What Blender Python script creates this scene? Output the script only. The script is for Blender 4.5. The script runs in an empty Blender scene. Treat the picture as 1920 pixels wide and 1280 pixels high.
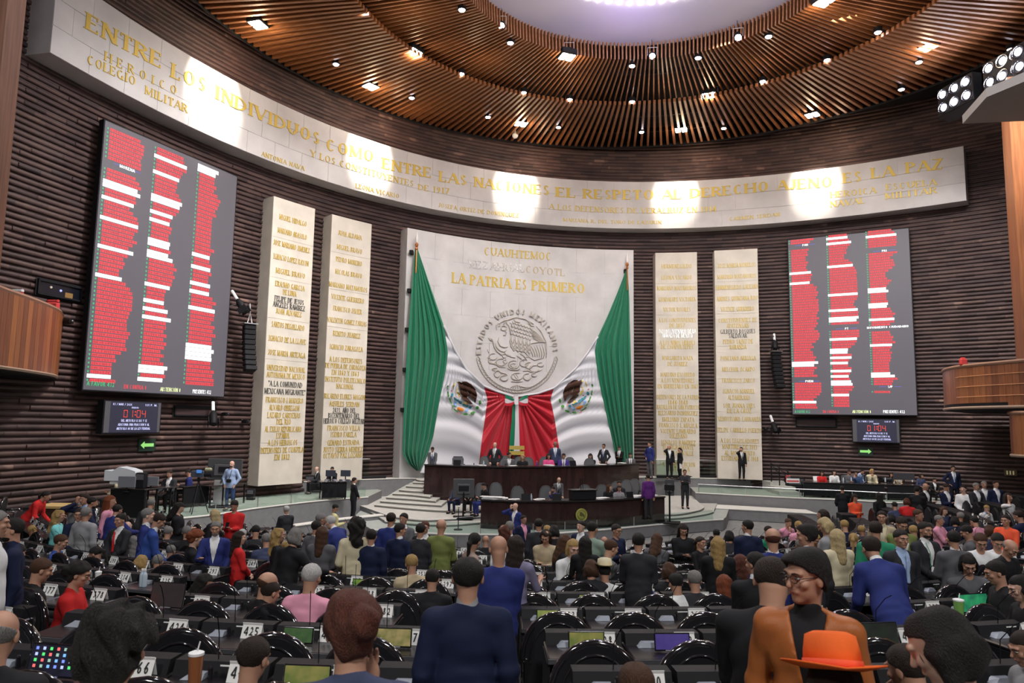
import bpy, math, random
import numpy as np
from mathutils import Matrix, Vector
PI = math.pi
SC = bpy.context.scene
COL = SC.collection
RND = random.Random(7)
# ---------------------------------------------------------------- camera
FPX, PIT, ROL, CZ = 1350.0, 0.11268, 0.01654, 4.3
cam = bpy.data.cameras.new('camera'); cam.sensor_width = 36; cam.lens = FPX / 1920 * 36
cam.clip_end = 300
CAM = bpy.data.objects.new('camera', cam); COL.objects.link(CAM)
U_ = Vector((0, -math.sin(PIT), math.cos(PIT))); X_ = Vector((1, 0, 0)); F_ = Vector((0, math.cos(PIT), math.sin(PIT)))
cr, sr = math.cos(ROL), math.sin(ROL)
R_ = X_ * cr + U_ * sr; UP_ = U_ * cr - X_ * sr
CAM.matrix_world = Matrix(((R_.x, UP_.x, -F_.x, 0), (R_.y, UP_.y, -F_.y, 0), (R_.z, UP_.z, -F_.z, CZ), (0, 0, 0, 1)))
SC.camera = CAM
cam.dof.use_dof = True; cam.dof.focus_distance = 26.0; cam.dof.aperture_fstop = 5.0
# ---------------------------------------------------------------- world, exposure
SC.view_settings.view_transform = 'Standard'; SC.view_settings.look = 'None'
SC.view_settings.gamma = 1; SC.view_settings.use_curve_mapping = False
SC.view_settings.exposure = 0.0
W = bpy.data.worlds.new('world'); SC.world = W; W.use_nodes = True
W.node_tree.nodes['Background'].inputs[0].default_value = (0.42, 0.40, 0.50, 1)
W.node_tree.nodes['Background'].inputs[1].default_value = 0.16
def v3(a): return Vector(a)
def light(name, kind, loc, power, color=(1, 1, 1), target=None, size=1.0, spot=60, blend=.5, size_y=None, radius=.1, spread=None):
    d = bpy.data.lights.new(name, kind); d.energy = power; d.color = color
    if kind == 'AREA':
        d.size = size
        if size_y: d.shape = 'RECTANGLE'; d.size_y = size_y
        else: d.shape = 'DISK'
    else: d.shadow_soft_size = radius
    if spread: d.spread = math.radians(spread)
    if kind == 'SPOT': d.spot_size = math.radians(spot); d.spot_blend = blend
    o = bpy.data.objects.new(name, d); COL.objects.link(o); o.location = loc
    if target is not None:
        o.rotation_euler = (v3(target) - v3(loc)).to_track_quat('-Z', 'Y').to_euler()
    return o
# pixel -> ray helpers (camera geometry)
def ray(px, py):
    x = (px - 960) / FPX; y = -(py - 640) / FPX
    return R_ * x + UP_ * y + F_
def atz(px, py, z):
    d = ray(px, py); return Vector((0, 0, CZ)) + d * ((z - CZ) / d.z)
def aty(px, py, Y):
    d = ray(px, py); return Vector((0, 0, CZ)) + d * (Y / d.y)
# wall plan: a slightly flattened circle
WC = (7.7298, 16.1191)
def WR(t): return 24.49477 * (1 - .00922 * math.cos(2 * t) + .01245 * math.sin(2 * t) + .02193 * math.cos(3 * t) - .03291 * math.sin(3 * t))
def wp(t, z, off=0.0):
    r = WR(t) - off; return Vector((WC[0] + r * math.sin(t), WC[1] + r * math.cos(t), z))
def onwall(px, py, off=0.0):
    d = ray(px, py); a = math.hypot(d.x, d.y); ux, uy = d.x / a, d.y / a; rr = 24.0
    for _ in range(25):
        b = -(ux * WC[0] + uy * WC[1]); c = WC[0] ** 2 + WC[1] ** 2 - rr * rr
        s = -b + math.sqrt(max(b * b - c, 0)); t = math.atan2(ux * s - WC[0], uy * s - WC[1]); rr = WR(t) - off
    return t, CZ + s / a * d.z
# ceiling plan
CC = (4.63, 22.9); HS = 20.15
light('stage_key_lamp', 'AREA', (2.5, 14, 19.2), 300, (1, .96, .93), (1, 38, 6), 5)
# ---------------------------------------------------------------- materials
MATS = {}
def mat(name, color, rough=.6, metal=0.0, emit=None, es=1.0, spec=.5, bump=0, bscale=40, noise=0, nscale=5, stretch=None, coat=0, alpha=1, trans=0, sheen=0):
    if name in MATS: return MATS[name]
    m = bpy.data.materials.new(name); m.use_nodes = True; nt = m.node_tree; b = nt.nodes['Principled BSDF']
    c = tuple(color) + (1,)
    b.inputs['Base Color'].default_value = c; b.inputs['Roughness'].default_value = rough; b.inputs['Metallic'].default_value = metal
    b.inputs['Specular IOR Level'].default_value = spec
    if coat: b.inputs['Coat Weight'].default_value = coat; b.inputs['Coat Roughness'].default_value = .06
    if sheen: b.inputs['Sheen Weight'].default_value = sheen
    if trans: b.inputs['Transmission Weight'].default_value = trans
    if alpha < 1: b.inputs['Alpha'].default_value = alpha
    if emit: b.inputs['Emission Color'].default_value = tuple(emit) + (1,); b.inputs['Emission Strength'].default_value = es
    if noise or bump:
        tc = nt.nodes.new('ShaderNodeTexCoord'); src = tc.outputs['Object']
        if stretch:
            mp = nt.nodes.new('ShaderNodeMapping'); mp.inputs['Scale'].default_value = stretch; nt.links.new(src, mp.inputs[0]); src = mp.outputs[0]
        if noise:
            n = nt.nodes.new('ShaderNodeTexNoise'); n.inputs['Scale'].default_value = nscale; n.inputs['Detail'].default_value = 4; nt.links.new(src, n.inputs['Vector'])
            mr = nt.nodes.new('ShaderNodeMapRange'); mr.inputs[1].default_value = .3; mr.inputs[2].default_value = .7; mr.inputs[3].default_value = 1 - noise; mr.inputs[4].default_value = 1 + noise
            nt.links.new(n.outputs[0], mr.inputs[0])
            mx = nt.nodes.new('ShaderNodeVectorMath'); mx.operation = 'SCALE'; mx.inputs[0].default_value = color; nt.links.new(mr.outputs[0], mx.inputs['Scale'])
            nt.links.new(mx.outputs[0], b.inputs['Base Color'])
        if bump:
            n2 = nt.nodes.new('ShaderNodeTexNoise'); n2.inputs['Scale'].default_value = bscale; nt.links.new(src, n2.inputs['Vector'])
            bp = nt.nodes.new('ShaderNodeBump'); bp.inputs['Strength'].default_value = bump; bp.inputs['Distance'].default_value = .02
            nt.links.new(n2.outputs[0], bp.inputs['Height']); nt.links.new(bp.outputs[0], b.inputs['Normal'])
    MATS[name] = m; return m
def glass_mat():
    if 'glass' in MATS: return MATS['glass']
    m = bpy.data.materials.new('glass'); m.use_nodes = True; nt = m.node_tree; nt.nodes.clear()
    o = nt.nodes.new('ShaderNodeOutputMaterial'); t = nt.nodes.new('ShaderNodeBsdfTransparent'); t.inputs[0].default_value = (.86, .93, .895, 1)
    g = nt.nodes.new('ShaderNodeBsdfGlossy'); g.inputs['Roughness'].default_value = .03; mx = nt.nodes.new('ShaderNodeMixShader')
    mx.inputs[0].default_value = .06
    nt.links.new(t.outputs[0], mx.inputs[1]); nt.links.new(g.outputs[0], mx.inputs[2]); nt.links.new(mx.outputs[0], o.inputs[0])
    MATS['glass'] = m; return m
# ---------------------------------------------------------------- mesh builder
class MB:
    def __init__(s): s.v = []; s.f = []; s.m = []; s.mats = []
    def mi(s, m):
        if m not in s.mats: s.mats.append(m)
        return s.mats.index(m)
    def add(s, vs, fs, m=None):
        o = len(s.v); s.v.extend([tuple(v) for v in vs]); k = s.mi(m) if m else 0
        for f in fs: s.f.append(tuple(i + o for i in f)); s.m.append(k)
        return s
    def box(s, lo, hi, m=None, M=None):
        x0, y0, z0 = lo; x1, y1, z1 = hi
        vs = [(x0, y0, z0), (x1, y0, z0), (x1, y1, z0), (x0, y1, z0), (x0, y0, z1), (x1, y0, z1), (x1, y1, z1), (x0, y1, z1)]
        if M: vs = [M @ v3(v) for v in vs]
        return s.add(vs, [(0, 3, 2, 1), (4, 5, 6, 7), (0, 1, 5, 4), (1, 2, 6, 5), (2, 3, 7, 6), (3, 0, 4, 7)], m)
    def bbox(s, lo, hi, b, m=None, M=None):
        # box with chamfered vertical+horizontal edges (stack of 4 rings)
        x0, y0, z0 = lo; x1, y1, z1 = hi
        def ring(z, i):
            q = b
            p = [(x0 + q + i, y0 + i), (x1 - q - i, y0 + i), (x1 - i, y0 + q + i), (x1 - i, y1 - q - i), (x1 - q - i, y1 - i), (x0 + q + i, y1 - i), (x0 + i, y1 - q - i), (x0 + i, y0 + q + i)]
            return [(a, c, z) for a, c in p]
        vs = ring(z0, b) + ring(z0 + b, 0) + ring(z1 - b, 0) + ring(z1, b)
        if M: vs = [M @ v3(v) for v in vs]
        fs = [tuple(range(7, -1, -1)), tuple(range(24, 32))]
        for k in range(3):
            for i in range(8): fs.append((k * 8 + i, k * 8 + (i + 1) % 8, k * 8 + 8 + (i + 1) % 8, k * 8 + 8 + i))
        return s.add(vs, fs, m)
    def tube(s, pts, r, n=6, m=None, closed=False):
        pts = [v3(p) for p in pts]; N = len(pts); rs = r if isinstance(r, (list, tuple)) else [r] * N
        vs = []; up = Vector((0, 0, 1)); prev = None
        for i, p in enumerate(pts):
            a = pts[(i - 1) % N] if (i > 0 or closed) else p; c = pts[(i + 1) % N] if (i < N - 1 or closed) else p
            t = (c - a).normalized() if (c - a).length > 1e-9 else Vector((0, 0, 1))
            if prev is None:
                q = up if abs(t.dot(up)) < .9 else Vector((1, 0, 0)); u = t.cross(q).normalized()
            else: u = (prev - t * prev.dot(t)); u = u.normalized() if u.length > 1e-6 else t.orthogonal().normalized()
            prev = u; w = t.cross(u)
            for k in range(n):
                an = 2 * PI * k / n; vs.append(p + (u * math.cos(an) + w * math.sin(an)) * rs[i])
        fs = []
        for i in range(N if closed else N - 1):
            j = (i + 1) % N
            for k in range(n): fs.append((i * n + k, i * n + (k + 1) % n, j * n + (k + 1) % n, j * n + k))
        if not closed: fs.append(tuple(range(n - 1, -1, -1))); fs.append(tuple((N - 1) * n + k for k in range(n)))
        return s.add(vs, fs, m)
    def lathe(s, prof, n=16, m=None, c=(0, 0, 0), M=None):
        vs = []
        for r, z in prof:
            for k in range(n): a = 2 * PI * k / n; vs.append(v3((c[0] + r * math.cos(a), c[1] + r * math.sin(a), c[2] + z)))
        if M: vs = [M @ v for v in vs]
        fs = []
        for i in range(len(prof) - 1):
            for k in range(n): fs.append((i * n + k, i * n + (k + 1) % n, (i + 1) * n + (k + 1) % n, (i + 1) * n + k))
        fs.append(tuple(range(n - 1, -1, -1))); fs.append(tuple((len(prof) - 1) * n + k for k in range(n)))
        return s.add(vs, fs, m)
    def prism(s, poly, z0, z1, m=None, M=None):
        n = len(poly); vs = [v3((x, y, z0)) for x, y in poly] + [v3((x, y, z1)) for x, y in poly]
        if M: vs = [M @ v for v in vs]
        fs = [tuple(range(n - 1, -1, -1)), tuple(range(n, 2 * n))] + [(i, (i + 1) % n, n + (i + 1) % n, n + i) for i in range(n)]
        return s.add(vs, fs, m)
    def grid(s, P, m=None, flip=False):
        # P: list of rows of points
        R, C = len(P), len(P[0]); vs = [p for row in P for p in row]; fs = []
        for i in range(R - 1):
            for j in range(C - 1):
                f = (i * C + j, i * C + j + 1, (i + 1) * C + j + 1, (i + 1) * C + j); fs.append(f[::-1] if flip else f)
        return s.add(vs, fs, m)
    def ball(s, c, r, m=None, n=10, k=6, sc=(1, 1, 1), M=None):
        pr = [(max(1e-4, r * math.sin(PI * i / k)), -r * math.cos(PI * i / k)) for i in range(k + 1)]
        T = Matrix.Translation(c) @ Matrix.Diagonal((*sc, 1))
        return s.lathe(pr, n, m, M=(M @ T) if M else T)
    def mesh(s, name, m=None, smooth=False):
        me = bpy.data.meshes.new(name); me.from_pydata(s.v, [], s.f)
        if s.mats:
            for x in s.mats: me.materials.append(x)
            me.polygons.foreach_set('material_index', s.m)
        elif m: me.materials.append(m)
        if smooth: me.polygons.foreach_set('use_smooth', [True] * len(me.polygons))
        me.update(); return me
    def obj(s, name, m=None, parent=None, smooth=False, auto=False, **kw):
        me = s.mesh(name, m, smooth)
        if auto: me.polygons.foreach_set('use_smooth', [True] * len(me.polygons)); me.set_sharp_from_angle(angle=math.radians(38))
        return link(name, me, parent, **kw)
def link(name, data, parent=None, label=None, cat=None, group=None, kind=None, M=None):
    o = bpy.data.objects.new(name, data); COL.objects.link(o)
    if parent is not None: o.parent = parent
    if M is not None: o.matrix_local = M
    tag(o, label, cat, group, kind); return o
def tag(o, label=None, cat=None, group=None, kind=None):
    if label: o['label'] = label
    if cat: o['category'] = cat
    if group: o['group'] = group
    if kind: o['kind'] = kind
    return o
def empty(name, M=None, label=None, cat=None, group=None, kind=None):
    o = bpy.data.objects.new(name, None); COL.objects.link(o); o.empty_display_size = .1
    if M is not None: o.matrix_world = M
    return tag(o, label, cat, group, kind)
def TR(x, y, z, rz=0): return Matrix.Translation((x, y, z)) @ Matrix.Rotation(rz, 4, 'Z')
def copy_tree(src, M=None, label=None, parent=None, group=None):
    o = src.copy(); COL.objects.link(o)
    if parent is not None: o.parent = parent
    if M is not None: o.matrix_local = M
    if label: o['label'] = label
    if group: o['group'] = group
    for ch in src.children: copy_tree(ch, parent=o)
    return o
# ---------------------------------------------------------------- stroke lettering
def _st(l): return l
LW = {'I': .32, 'M': .86, 'W': .9, 'N': .74, 'O': .78, 'Q': .78, 'C': .7, 'G': .76, 'D': .76, 'E': .58, 'F': .54, 'L': .55, 'J': .42, 'S': .54, 'T': .62, 'A': .74, 'V': .74, 'U': .74, 'H': .78,
      'P': .58, 'R': .68, 'B': .62, 'K': .7, 'X': .72, 'Y': .7, 'Z': .62, '1': .34, ' ': .34, '.': .2, ',': .2, ':': .22, '/': .4, '-': .36, '"': .3}
GL = {
 'A': 'd0,0,.5,1,t d.5,1,1,0,T h.22,.78,.36', 'B': 'v.1 b.1,.5,1,.62 b.1,0,.5,.72', 'C': 'a.5,.5,.46,.5,50,310', 'D': 'v.1 b.1,0,1,.86', 'E': 'v.1 h.1,.9,1 h.1,.72,.52 h.1,.95,0', 'F': 'v.1 h.1,.9,1 h.1,.72,.52',
 'G': 'a.5,.5,.46,.5,50,320 s.85,0,.45', 'H': 'v.1 v.9 h.1,.9,.5', 'I': 'v.5', 'J': 's.75,.2,1 a.4,.2,.35,.2,180,360', 'K': 'v.1 d.1,.45,.9,1,t d.35,.6,.95,0,T', 'L': 'v.1 h.1,.95,0',
 'M': 's.08,0,1 s.92,0,1 d.08,1,.5,.1,T d.5,.1,.92,1,t', 'N': 's.1,0,1 s.9,0,1 d.1,1,.9,0,T', 'Ñ': 's.1,0,1 s.9,0,1 d.1,1,.9,0,T h.3,.7,1.16', 'O': 'a.5,.5,.46,.5,0,360', 'P': 'v.1 b.1,.45,1,.8', 'Q': 'a.5,.5,.46,.5,0,360 d.55,.25,.95,-.1,T',
 'R': 'v.1 b.1,.48,1,.74 d.45,.48,.95,0,T', 'S': 'a.5,.74,.36,.26,20,265 a.5,.26,.38,.26,-150,90', 'T': 'v.5 h.02,.98,1', 'U': 's.12,.3,1 s.88,.3,1 a.5,.32,.38,.32,180,360', 'V': 'd0,1,.5,0,T d.5,0,1,1,t',
 'W': 'd0,1,.27,0,T d.27,0,.5,1,t d.5,1,.73,0,T d.73,0,1,1,t', 'X': 'd.02,1,.98,0,T d.02,0,.98,1,t', 'Y': 'd0,1,.5,.48,T d.5,.48,1,1,t s.5,0,.5', 'Z': 'h.05,.95,1 d.92,1,.06,0,T h.05,.97,0',
 '0': 'a.5,.5,.42,.5,0,360', '1': 's.6,0,1 d.15,.75,.6,1,t', '2': 'a.5,.7,.38,.3,-35,165 d.8,.52,.08,0,T h.05,.95,0', '3': 'a.46,.74,.36,.26,-90,150 a.46,.27,.4,.27,-150,90', '4': 's.72,0,1 d.72,1,.02,.28,T h.02,1,.28',
 '5': 'h.2,.88,1 s.2,.5,1 a.46,.32,.42,.3,-150,120', '6': 'a.5,.3,.4,.3,0,360 d.14,.4,.62,1,T', '7': 'h.05,.95,1 d.92,1,.35,0,T', '8': 'a.5,.75,.34,.25,0,360 a.5,.27,.41,.27,0,360', '9': 'a.5,.7,.4,.3,0,360 d.86,.6,.38,0,T',
 '.': 's.5,0,.12', ',': 's.5,-.1,.12', ':': 's.5,.1,.25 s.5,.6,.75', '/': 'd0,0,1,1,t', '-': 'h.1,.9,.45', '"': 's.25,.75,1 s.75,.75,1'}
def glyph(ch, w, T, t, serif):
    out = []
    def quad(a, b, c, d): out.append([a, b, c, d])
    for tok in GL.get(ch, '').split():
        k = tok[0]; a = tok[1:].split(',')
        tk = None
        if a[-1] in ('t', 'T'): tk = t if a[-1] == 't' else T; a = a[:-1]
        a = [float(x) for x in a]
        if k in 'vs':
            x = a[0] * w; y0, y1 = (0, 1) if k == 'v' else a[1:3]
            hw = (T if not (ch in 'NM' and serif) else (t + T) / 2) / 2
            quad((x - hw, y0), (x + hw, y0), (x + hw, y1), (x - hw, y1))
            if serif:
                for y, sg in ((0, 1), (1, -1)):
                    if abs(y0 - y) < .01 or abs(y1 - y) < .01:
                        quad((x - hw - .08, y), (x + hw + .08, y), (x + hw + .08, y + sg * t * .7), (x - hw - .08, y + sg * t * .7))
        elif k == 'h':
            x0, x1, y = a; x0 *= w; x1 *= w; y = min(max(y, t / 2), 1 - t / 2) if y <= 1 else y
            quad((x0, y - t / 2), (x1, y - t / 2), (x1, y + t / 2), (x0, y + t / 2))
            if serif and ch in 'EFLTZ' and y != .52:
                e = x1 if ch != 'T' else x1
                sg = -1 if y > .5 else 1
                quad((e - t * .8, y), (e, y), (e, y + sg * .2), (e - t * .8, y + sg * .2))
                if ch == 'T': quad((x0, y), (x0 + t * .8, y), (x0 + t * .8, y + sg * .2), (x0, y + sg * .2))
        elif k == 'd':
            x0, y0, x1, y1 = a; x0 *= w; x1 *= w; dx = tk / 2 * (1.15)
            quad((x0 - dx, y0), (x0 + dx, y0), (x1 + dx, y1), (x1 - dx, y1))
            if serif and ch in 'AVXYKW':
                for x, y in ((x0, y0), (x1, y1)):
                    if y in (0, 1) and not (ch == 'A' and y == 1) and not (ch == 'V' and y == 0):
                        sg = 1 if y == 0 else -1
                        quad((x - dx - .07, y), (x + dx + .07, y), (x + dx + .07, y + sg * t * .7), (x - dx - .07, y + sg * t * .7))
        elif k in 'ab':
            if k == 'a': cx, cy, rx, ry, a0, a1 = a; cx *= w; rx *= w
            else:
                x, y0, y1, xr = a; cx = x * w + T * .3; cy = (y0 + y1) / 2; rx = xr * w; ry = (y1 - y0) / 2; a0, a1 = -90, 90
            n = max(4, int(abs(a1 - a0) / 36)); P = []
            for i in range(n + 1):
                an = math.radians(a0 + (a1 - a0) * i / n); c, s_ = math.cos(an), math.sin(an)
                wd = t + (T - t) * abs(c) if ch != 'S' else t + (T - t) * .6
                P.append(((cx + rx * c, cy + ry * s_), (cx + max(rx - wd, .01) * c, cy + max(ry - max(t, wd * .6), .01) * s_)))
            for i in range(n): quad(P[i][0], P[i + 1][0], P[i + 1][1], P[i][1])
    return out
def fold(ch): return {'Á': 'A', 'É': 'E', 'Í': 'I', 'Ó': 'O', 'Ú': 'U'}.get(ch, ch)
def text_quads(s, h, width=None, serif=True, T=.17, th=.07, gap=.16, squash=1.0):
    """quads of a line of lettering, centred on x=0, baseline y=0, cap height h"""
    x = 0; items = []
    for ch in s.upper():
        b = fold(ch); w = LW.get(b, .6) * squash
        if b != ' ':
            for q in glyph(b, w, T, th, serif): items.append([(x + px, py) for px, py in q])
            if b != ch and ch not in 'Ñ': items.append([(x + w * .45, 1.08), (x + w * .55, 1.08), (x + w * .75, 1.24), (x + w * .6, 1.24)])
        x += w + gap
    x -= gap
    sx = h if width is None else width / x
    return [[((px - x / 2) * sx, py * h) for px, py in q] for q in items]
def letter_mesh(mb, quads, fn, m, depth=0.0):
    """fn(x, y, d) -> 3D"""
    vs = []; fs = []
    for q in quads:
        ar = sum(q[i][0] * q[(i + 1) % 4][1] - q[(i + 1) % 4][0] * q[i][1] for i in range(4))
        if ar < 0: q = q[::-1]
        o = len(vs)
        if depth:
            vs += [fn(x, y, depth) for x, y in q] + [fn(x, y, 0) for x, y in q]
            fs.append((o, o + 1, o + 2, o + 3))
            fs += [(o + i, o + 4 + i, o + 4 + (i + 1) % 4, o + (i + 1) % 4) for i in range(4)]
        else:
            vs += [fn(x, y, 0) for x, y in q]; fs.append((o, o + 1, o + 2, o + 3))
    mb.add(vs, fs, m)
# ================================================================ setting
M_carpet = mat('grey_carpet', (.20, .205, .20), .95, bump=.3, bscale=60, noise=.15, nscale=3)
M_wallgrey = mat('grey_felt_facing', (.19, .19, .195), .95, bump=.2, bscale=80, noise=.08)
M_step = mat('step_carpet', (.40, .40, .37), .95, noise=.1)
M_nose = mat('pale_nosing', (.62, .61, .57), .7)
M_stone = mat('travertine', (.57, .55, .545), .55, noise=.10, nscale=.9, bump=.15, bscale=9)
M_stone2 = mat('travertine_warm', (.62, .57, .49), .55, noise=.10, nscale=1.3, bump=.15, bscale=9)
M_gold = mat('gilt_bronze', (.60, .43, .08), .5, .3)
M_bright = mat('bright_lettering', (.9, .9, .9), .25, .8)  # pale metal, also painting the bright reflection on one name
M_darklet = mat('dark_bronze_lettering', (.10, .10, .09), .5, .3)
M_black = mat('matt_black', (.009, .009, .011), .6, spec=.2)
M_void = mat('dark_void', (.004, .004, .006), .9)
M_glossblack = mat('gloss_black', (.012, .011, .014), .12, coat=.6)
M_steel = mat('brushed_steel', (.55, .55, .56), .35, .9)
M_white = mat('white_paint', (.78, .78, .78), .6)
M_paper = mat('white_paper', (.85, .85, .84), .8)
M_wood = mat('oiled_wood', (.36, .135, .045), .45, noise=.35, nscale=6, stretch=(3, 3, .25))
M_glass = glass_mat()

def zfloor(x, y):
    R = math.hypot(x, y - 27.0); k = math.floor((20.8 + 1.2 - R) / 1.5)
    return max(0.0, 1.7 - .18 * k)
def tiers():
    mb = MB(); prof = []
    for k in range(-6, 11):
        R = 20.8 - 1.5 * k; z = max(0, 1.7 - .18 * k); prof += [(R + 1.2, z), (R - .3, z)]
    prof += [(0.05, 0.0)]
    n = 96; P = []
    for R, z in prof: P.append([(R * math.sin(-1.5 + 3.0 * i / n), 27 - R * math.cos(-1.5 + 3.0 * i / n), z) for i in range(n + 1)])
    mb.grid(P); return mb.obj('floor', M_carpet, kind='structure')
tiers()
MB().box((-60, -25, -.3), (60, 60, -.02)).obj('floor', M_carpet, kind='structure')
# --- brick wall: ribbed courses, every brick its own little block
def brick_wall():
    rng = np.random.default_rng(3); pitch = .20; t0, t1 = -1.95, 1.9
    V = []; F = []; T = []; base = 0
    nb = 118
    # recess surface
    m0 = MB(); n = 150
    m0.grid([[tuple(wp(t0 + (t1 - t0) * i / n, z, 0.0)) for i in range(n + 1)] for z in (-.2, 22.3)])
    V = [m0.v]; F = [np.array(m0.f)]; T = [np.full(len(m0.f), .25)]; base = len(m0.v)
    for c in range(0, 109):
        z0 = c * pitch; up = z0 > 18.4
        h = .172 if up else .138; p0 = .028 if up else .062
        tt = np.linspace(t0, t1, nb + 1) + (c % 2) * .5 * (t1 - t0) / nb
        rr = np.array([WR(t) for t in tt]); off = p0 + rng.uniform(-.024, .024, nb) * (0.5 if up else 1)
        tone = rng.uniform(0, 1, nb)
        s, k = np.sin(tt), np.cos(tt)
        def pt(i, o, z): r = rr[i] - o; return np.stack([WC[0] + r * s[i], WC[1] + r * k[i], np.full(len(i), z)], 1)
        a = np.arange(nb); b = a + 1; z1 = z0 + pitch; zb = z1 - h
        vs = np.stack([pt(a, off, zb), pt(b, off, zb), pt(b, off, z1 - .012), pt(a, off, z1 - .012), pt(a, off * 0, zb), pt(b, off * 0, zb), pt(b, off * 0, z1), pt(a, off * 0, z1)], 1).reshape(-1, 3)
        q = np.array([(0, 1, 2, 3), (4, 5, 1, 0), (3, 2, 6, 7)]); f = (np.arange(nb)[:, None, None] * 8 + q[None]).reshape(-1, 4) + base
        V.append(vs); F.append(f); T.append(np.repeat(tone, 3)); base += len(vs)
    V = np.concatenate([np.array(v) for v in V]); F = np.concatenate(F); T = np.concatenate(T)
    me = bpy.data.meshes.new('wall_main'); me.vertices.add(len(V)); me.vertices.foreach_set('co', V.ravel())
    me.loops.add(F.size); me.loops.foreach_set('vertex_index', F.ravel().astype(np.int32)); me.polygons.add(len(F))
    me.polygons.foreach_set('loop_start', np.arange(0, F.size, 4, dtype=np.int32)); me.polygons.foreach_set('loop_total', np.full(len(F), 4, dtype=np.int32))
    me.update(); at = me.attributes.new('tone', 'FLOAT', 'FACE'); at.data.foreach_set('value', T.astype(np.float32))
    m = bpy.data.materials.new('dark_brick'); m.use_nodes = True; nt = m.node_tree; b = nt.nodes['Principled BSDF']; b.inputs['Roughness'].default_value = .6
    an = nt.nodes.new('ShaderNodeAttribute'); an.attribute_name = 'tone'; cr_ = nt.nodes.new('ShaderNodeValToRGB')
    e = cr_.color_ramp.elements; e[0].color = (.030, .0165, .0165, 1); e[1].color = (.21, .125, .10, 1); e.new(.55).color = (.070, .038, .034, 1); e.new(.93).color = (.09, .05, .042, 1)
    tc = nt.nodes.new('ShaderNodeTexCoord'); nz = nt.nodes.new('ShaderNodeTexNoise'); nz.inputs['Scale'].default_value = 1.2; nt.links.new(tc.outputs['Object'], nz.inputs['Vector'])
    ad = nt.nodes.new('ShaderNodeMath'); ad.operation = 'MULTIPLY_ADD'; ad.inputs[1].default_value = .8; nt.links.new(nz.outputs[0], ad.inputs[0])
    sb = nt.nodes.new('ShaderNodeMath'); sb.operation = 'MULTIPLY'; sb.inputs[1].default_value = .8; nt.links.new(an.outputs['Fac'], sb.inputs[0]); nt.links.new(sb.outputs[0], ad.inputs[2])
    s2 = nt.nodes.new('ShaderNodeMath'); s2.operation = 'SUBTRACT'; s2.inputs[1].default_value = .30; nt.links.new(ad.outputs[0], s2.inputs[0])
    nt.links.new(s2.outputs[0], cr_.inputs[0]); nt.links.new(cr_.outputs[0], b.inputs['Base Color'])
    me.materials.append(m); MATS['brick'] = m; link('wall_back', me, kind='structure')
brick_wall()
# --- curved stone panels hung on the wall
def stone_panel(name, t0, t1, z0, z1, off, jh, jv, m, zwave=None, label=None, cat=None, n=24):
    """one stone slab body plus tiles with recessed joints"""
    root = empty(name, label=label, cat=cat)
    mb = MB(); G = [[], [], [], []]
    for i in range(n + 1):
        t = t0 + (t1 - t0) * i / n
        G[0].append(wp(t, z0, 0)); G[1].append(wp(t, z0, off - .02)); G[2].append(wp(t, z1, off - .02)); G[3].append(wp(t, z1, 0))
    mb.grid(G); mb.add([g[0] for g in G], [(0, 1, 2, 3)]); mb.add([g[-1] for g in G], [(0, 1, 2, 3)])
    mb.obj('slab', m, root)
    R = WR((t0 + t1) / 2) - off; gap = .012 / R
    arc = (t1 - t0); nv = max(1, round(arc * R / jv)); nh = max(1, round((z1 - z0) / jh)); meshes = {}
    for a in range(nh):
        for b in range(nv):
            sh = (.5 if a % 2 and nv > 2 else 0)
            ta = t0 + arc * max(0, (b - sh)) / nv; tb = t0 + arc * min(nv, (b + 1 - sh)) / nv
            if b == nv - 1 and sh: tb = t1
            za = z0 + (z1 - z0) * a / nh; zb = z0 + (z1 - z0) * (a + 1) / nh; q = MB(); g = .006; ns = max(1, int((tb - ta) * R / .8)); o2 = off + RND.uniform(-.003, .003)
            rows = []
            for zz, oo in ((za + g, off - .02), (za + g, o2), (zb - g, o2), (zb - g, off - .02)):
                rows.append([wp(ta + gap / 2 + (tb - ta - gap) * i / ns, zz, oo) for i in range(ns + 1)])
            q.grid(rows); q.add([r[0] for r in rows], [(0, 1, 2, 3)]); q.add([r[-1] for r in rows], [(0, 1, 2, 3)])
            q.obj('stone_tile', m, root)
    return root
def wall_text(root, s, t, z, h, width, m, off, serif=True, slope=0.0, **kw):
    R = WR(t) - off; q = text_quads(s, h, width, serif, **kw); mb = MB()
    letter_mesh(mb, q, lambda x, y, d: wp(t + x / R, z + y + slope * x, off + d), m, .03)
    return mb.obj('lettering', None, root)
BO = .95
tl = onwall(93, 110, BO)[0]; tr = onwall(1812, 373, BO)[0]
def meanz(pts, off): return sum(onwall(x, y, off)[1] for x, y in pts) / len(pts)
ZB0 = meanz([(333, 233), (640, 348), (973, 417), (1280, 425), (1547, 408)], BO); ZB1 = meanz([(300, 80), (640, 247), (973, 323), (1280, 337), (1563, 310)], BO)
banner = stone_panel('stone_frieze', tl, tr, ZB0, ZB1, BO, .98, 1.55, M_stone, label='long curved stone frieze with gilt motto above the tall slabs', cat='frieze', n=60)
def frieze_line(s, x0, y0, x1, y1, h, off=BO, root=banner, m=None, **kw):
    """fit lettering between two photographed baseline points"""
    ta, za = onwall(x0, y0, off); tb, zb = onwall(x1, y1, off); tm = (ta + tb) / 2; R = WR(tm) - off
    return wall_text(root, s, tm, (za + zb) / 2, h, (tb - ta) * R, m or M_gold, off, slope=(zb - za) / ((tb - ta) * R), **kw)
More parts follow.
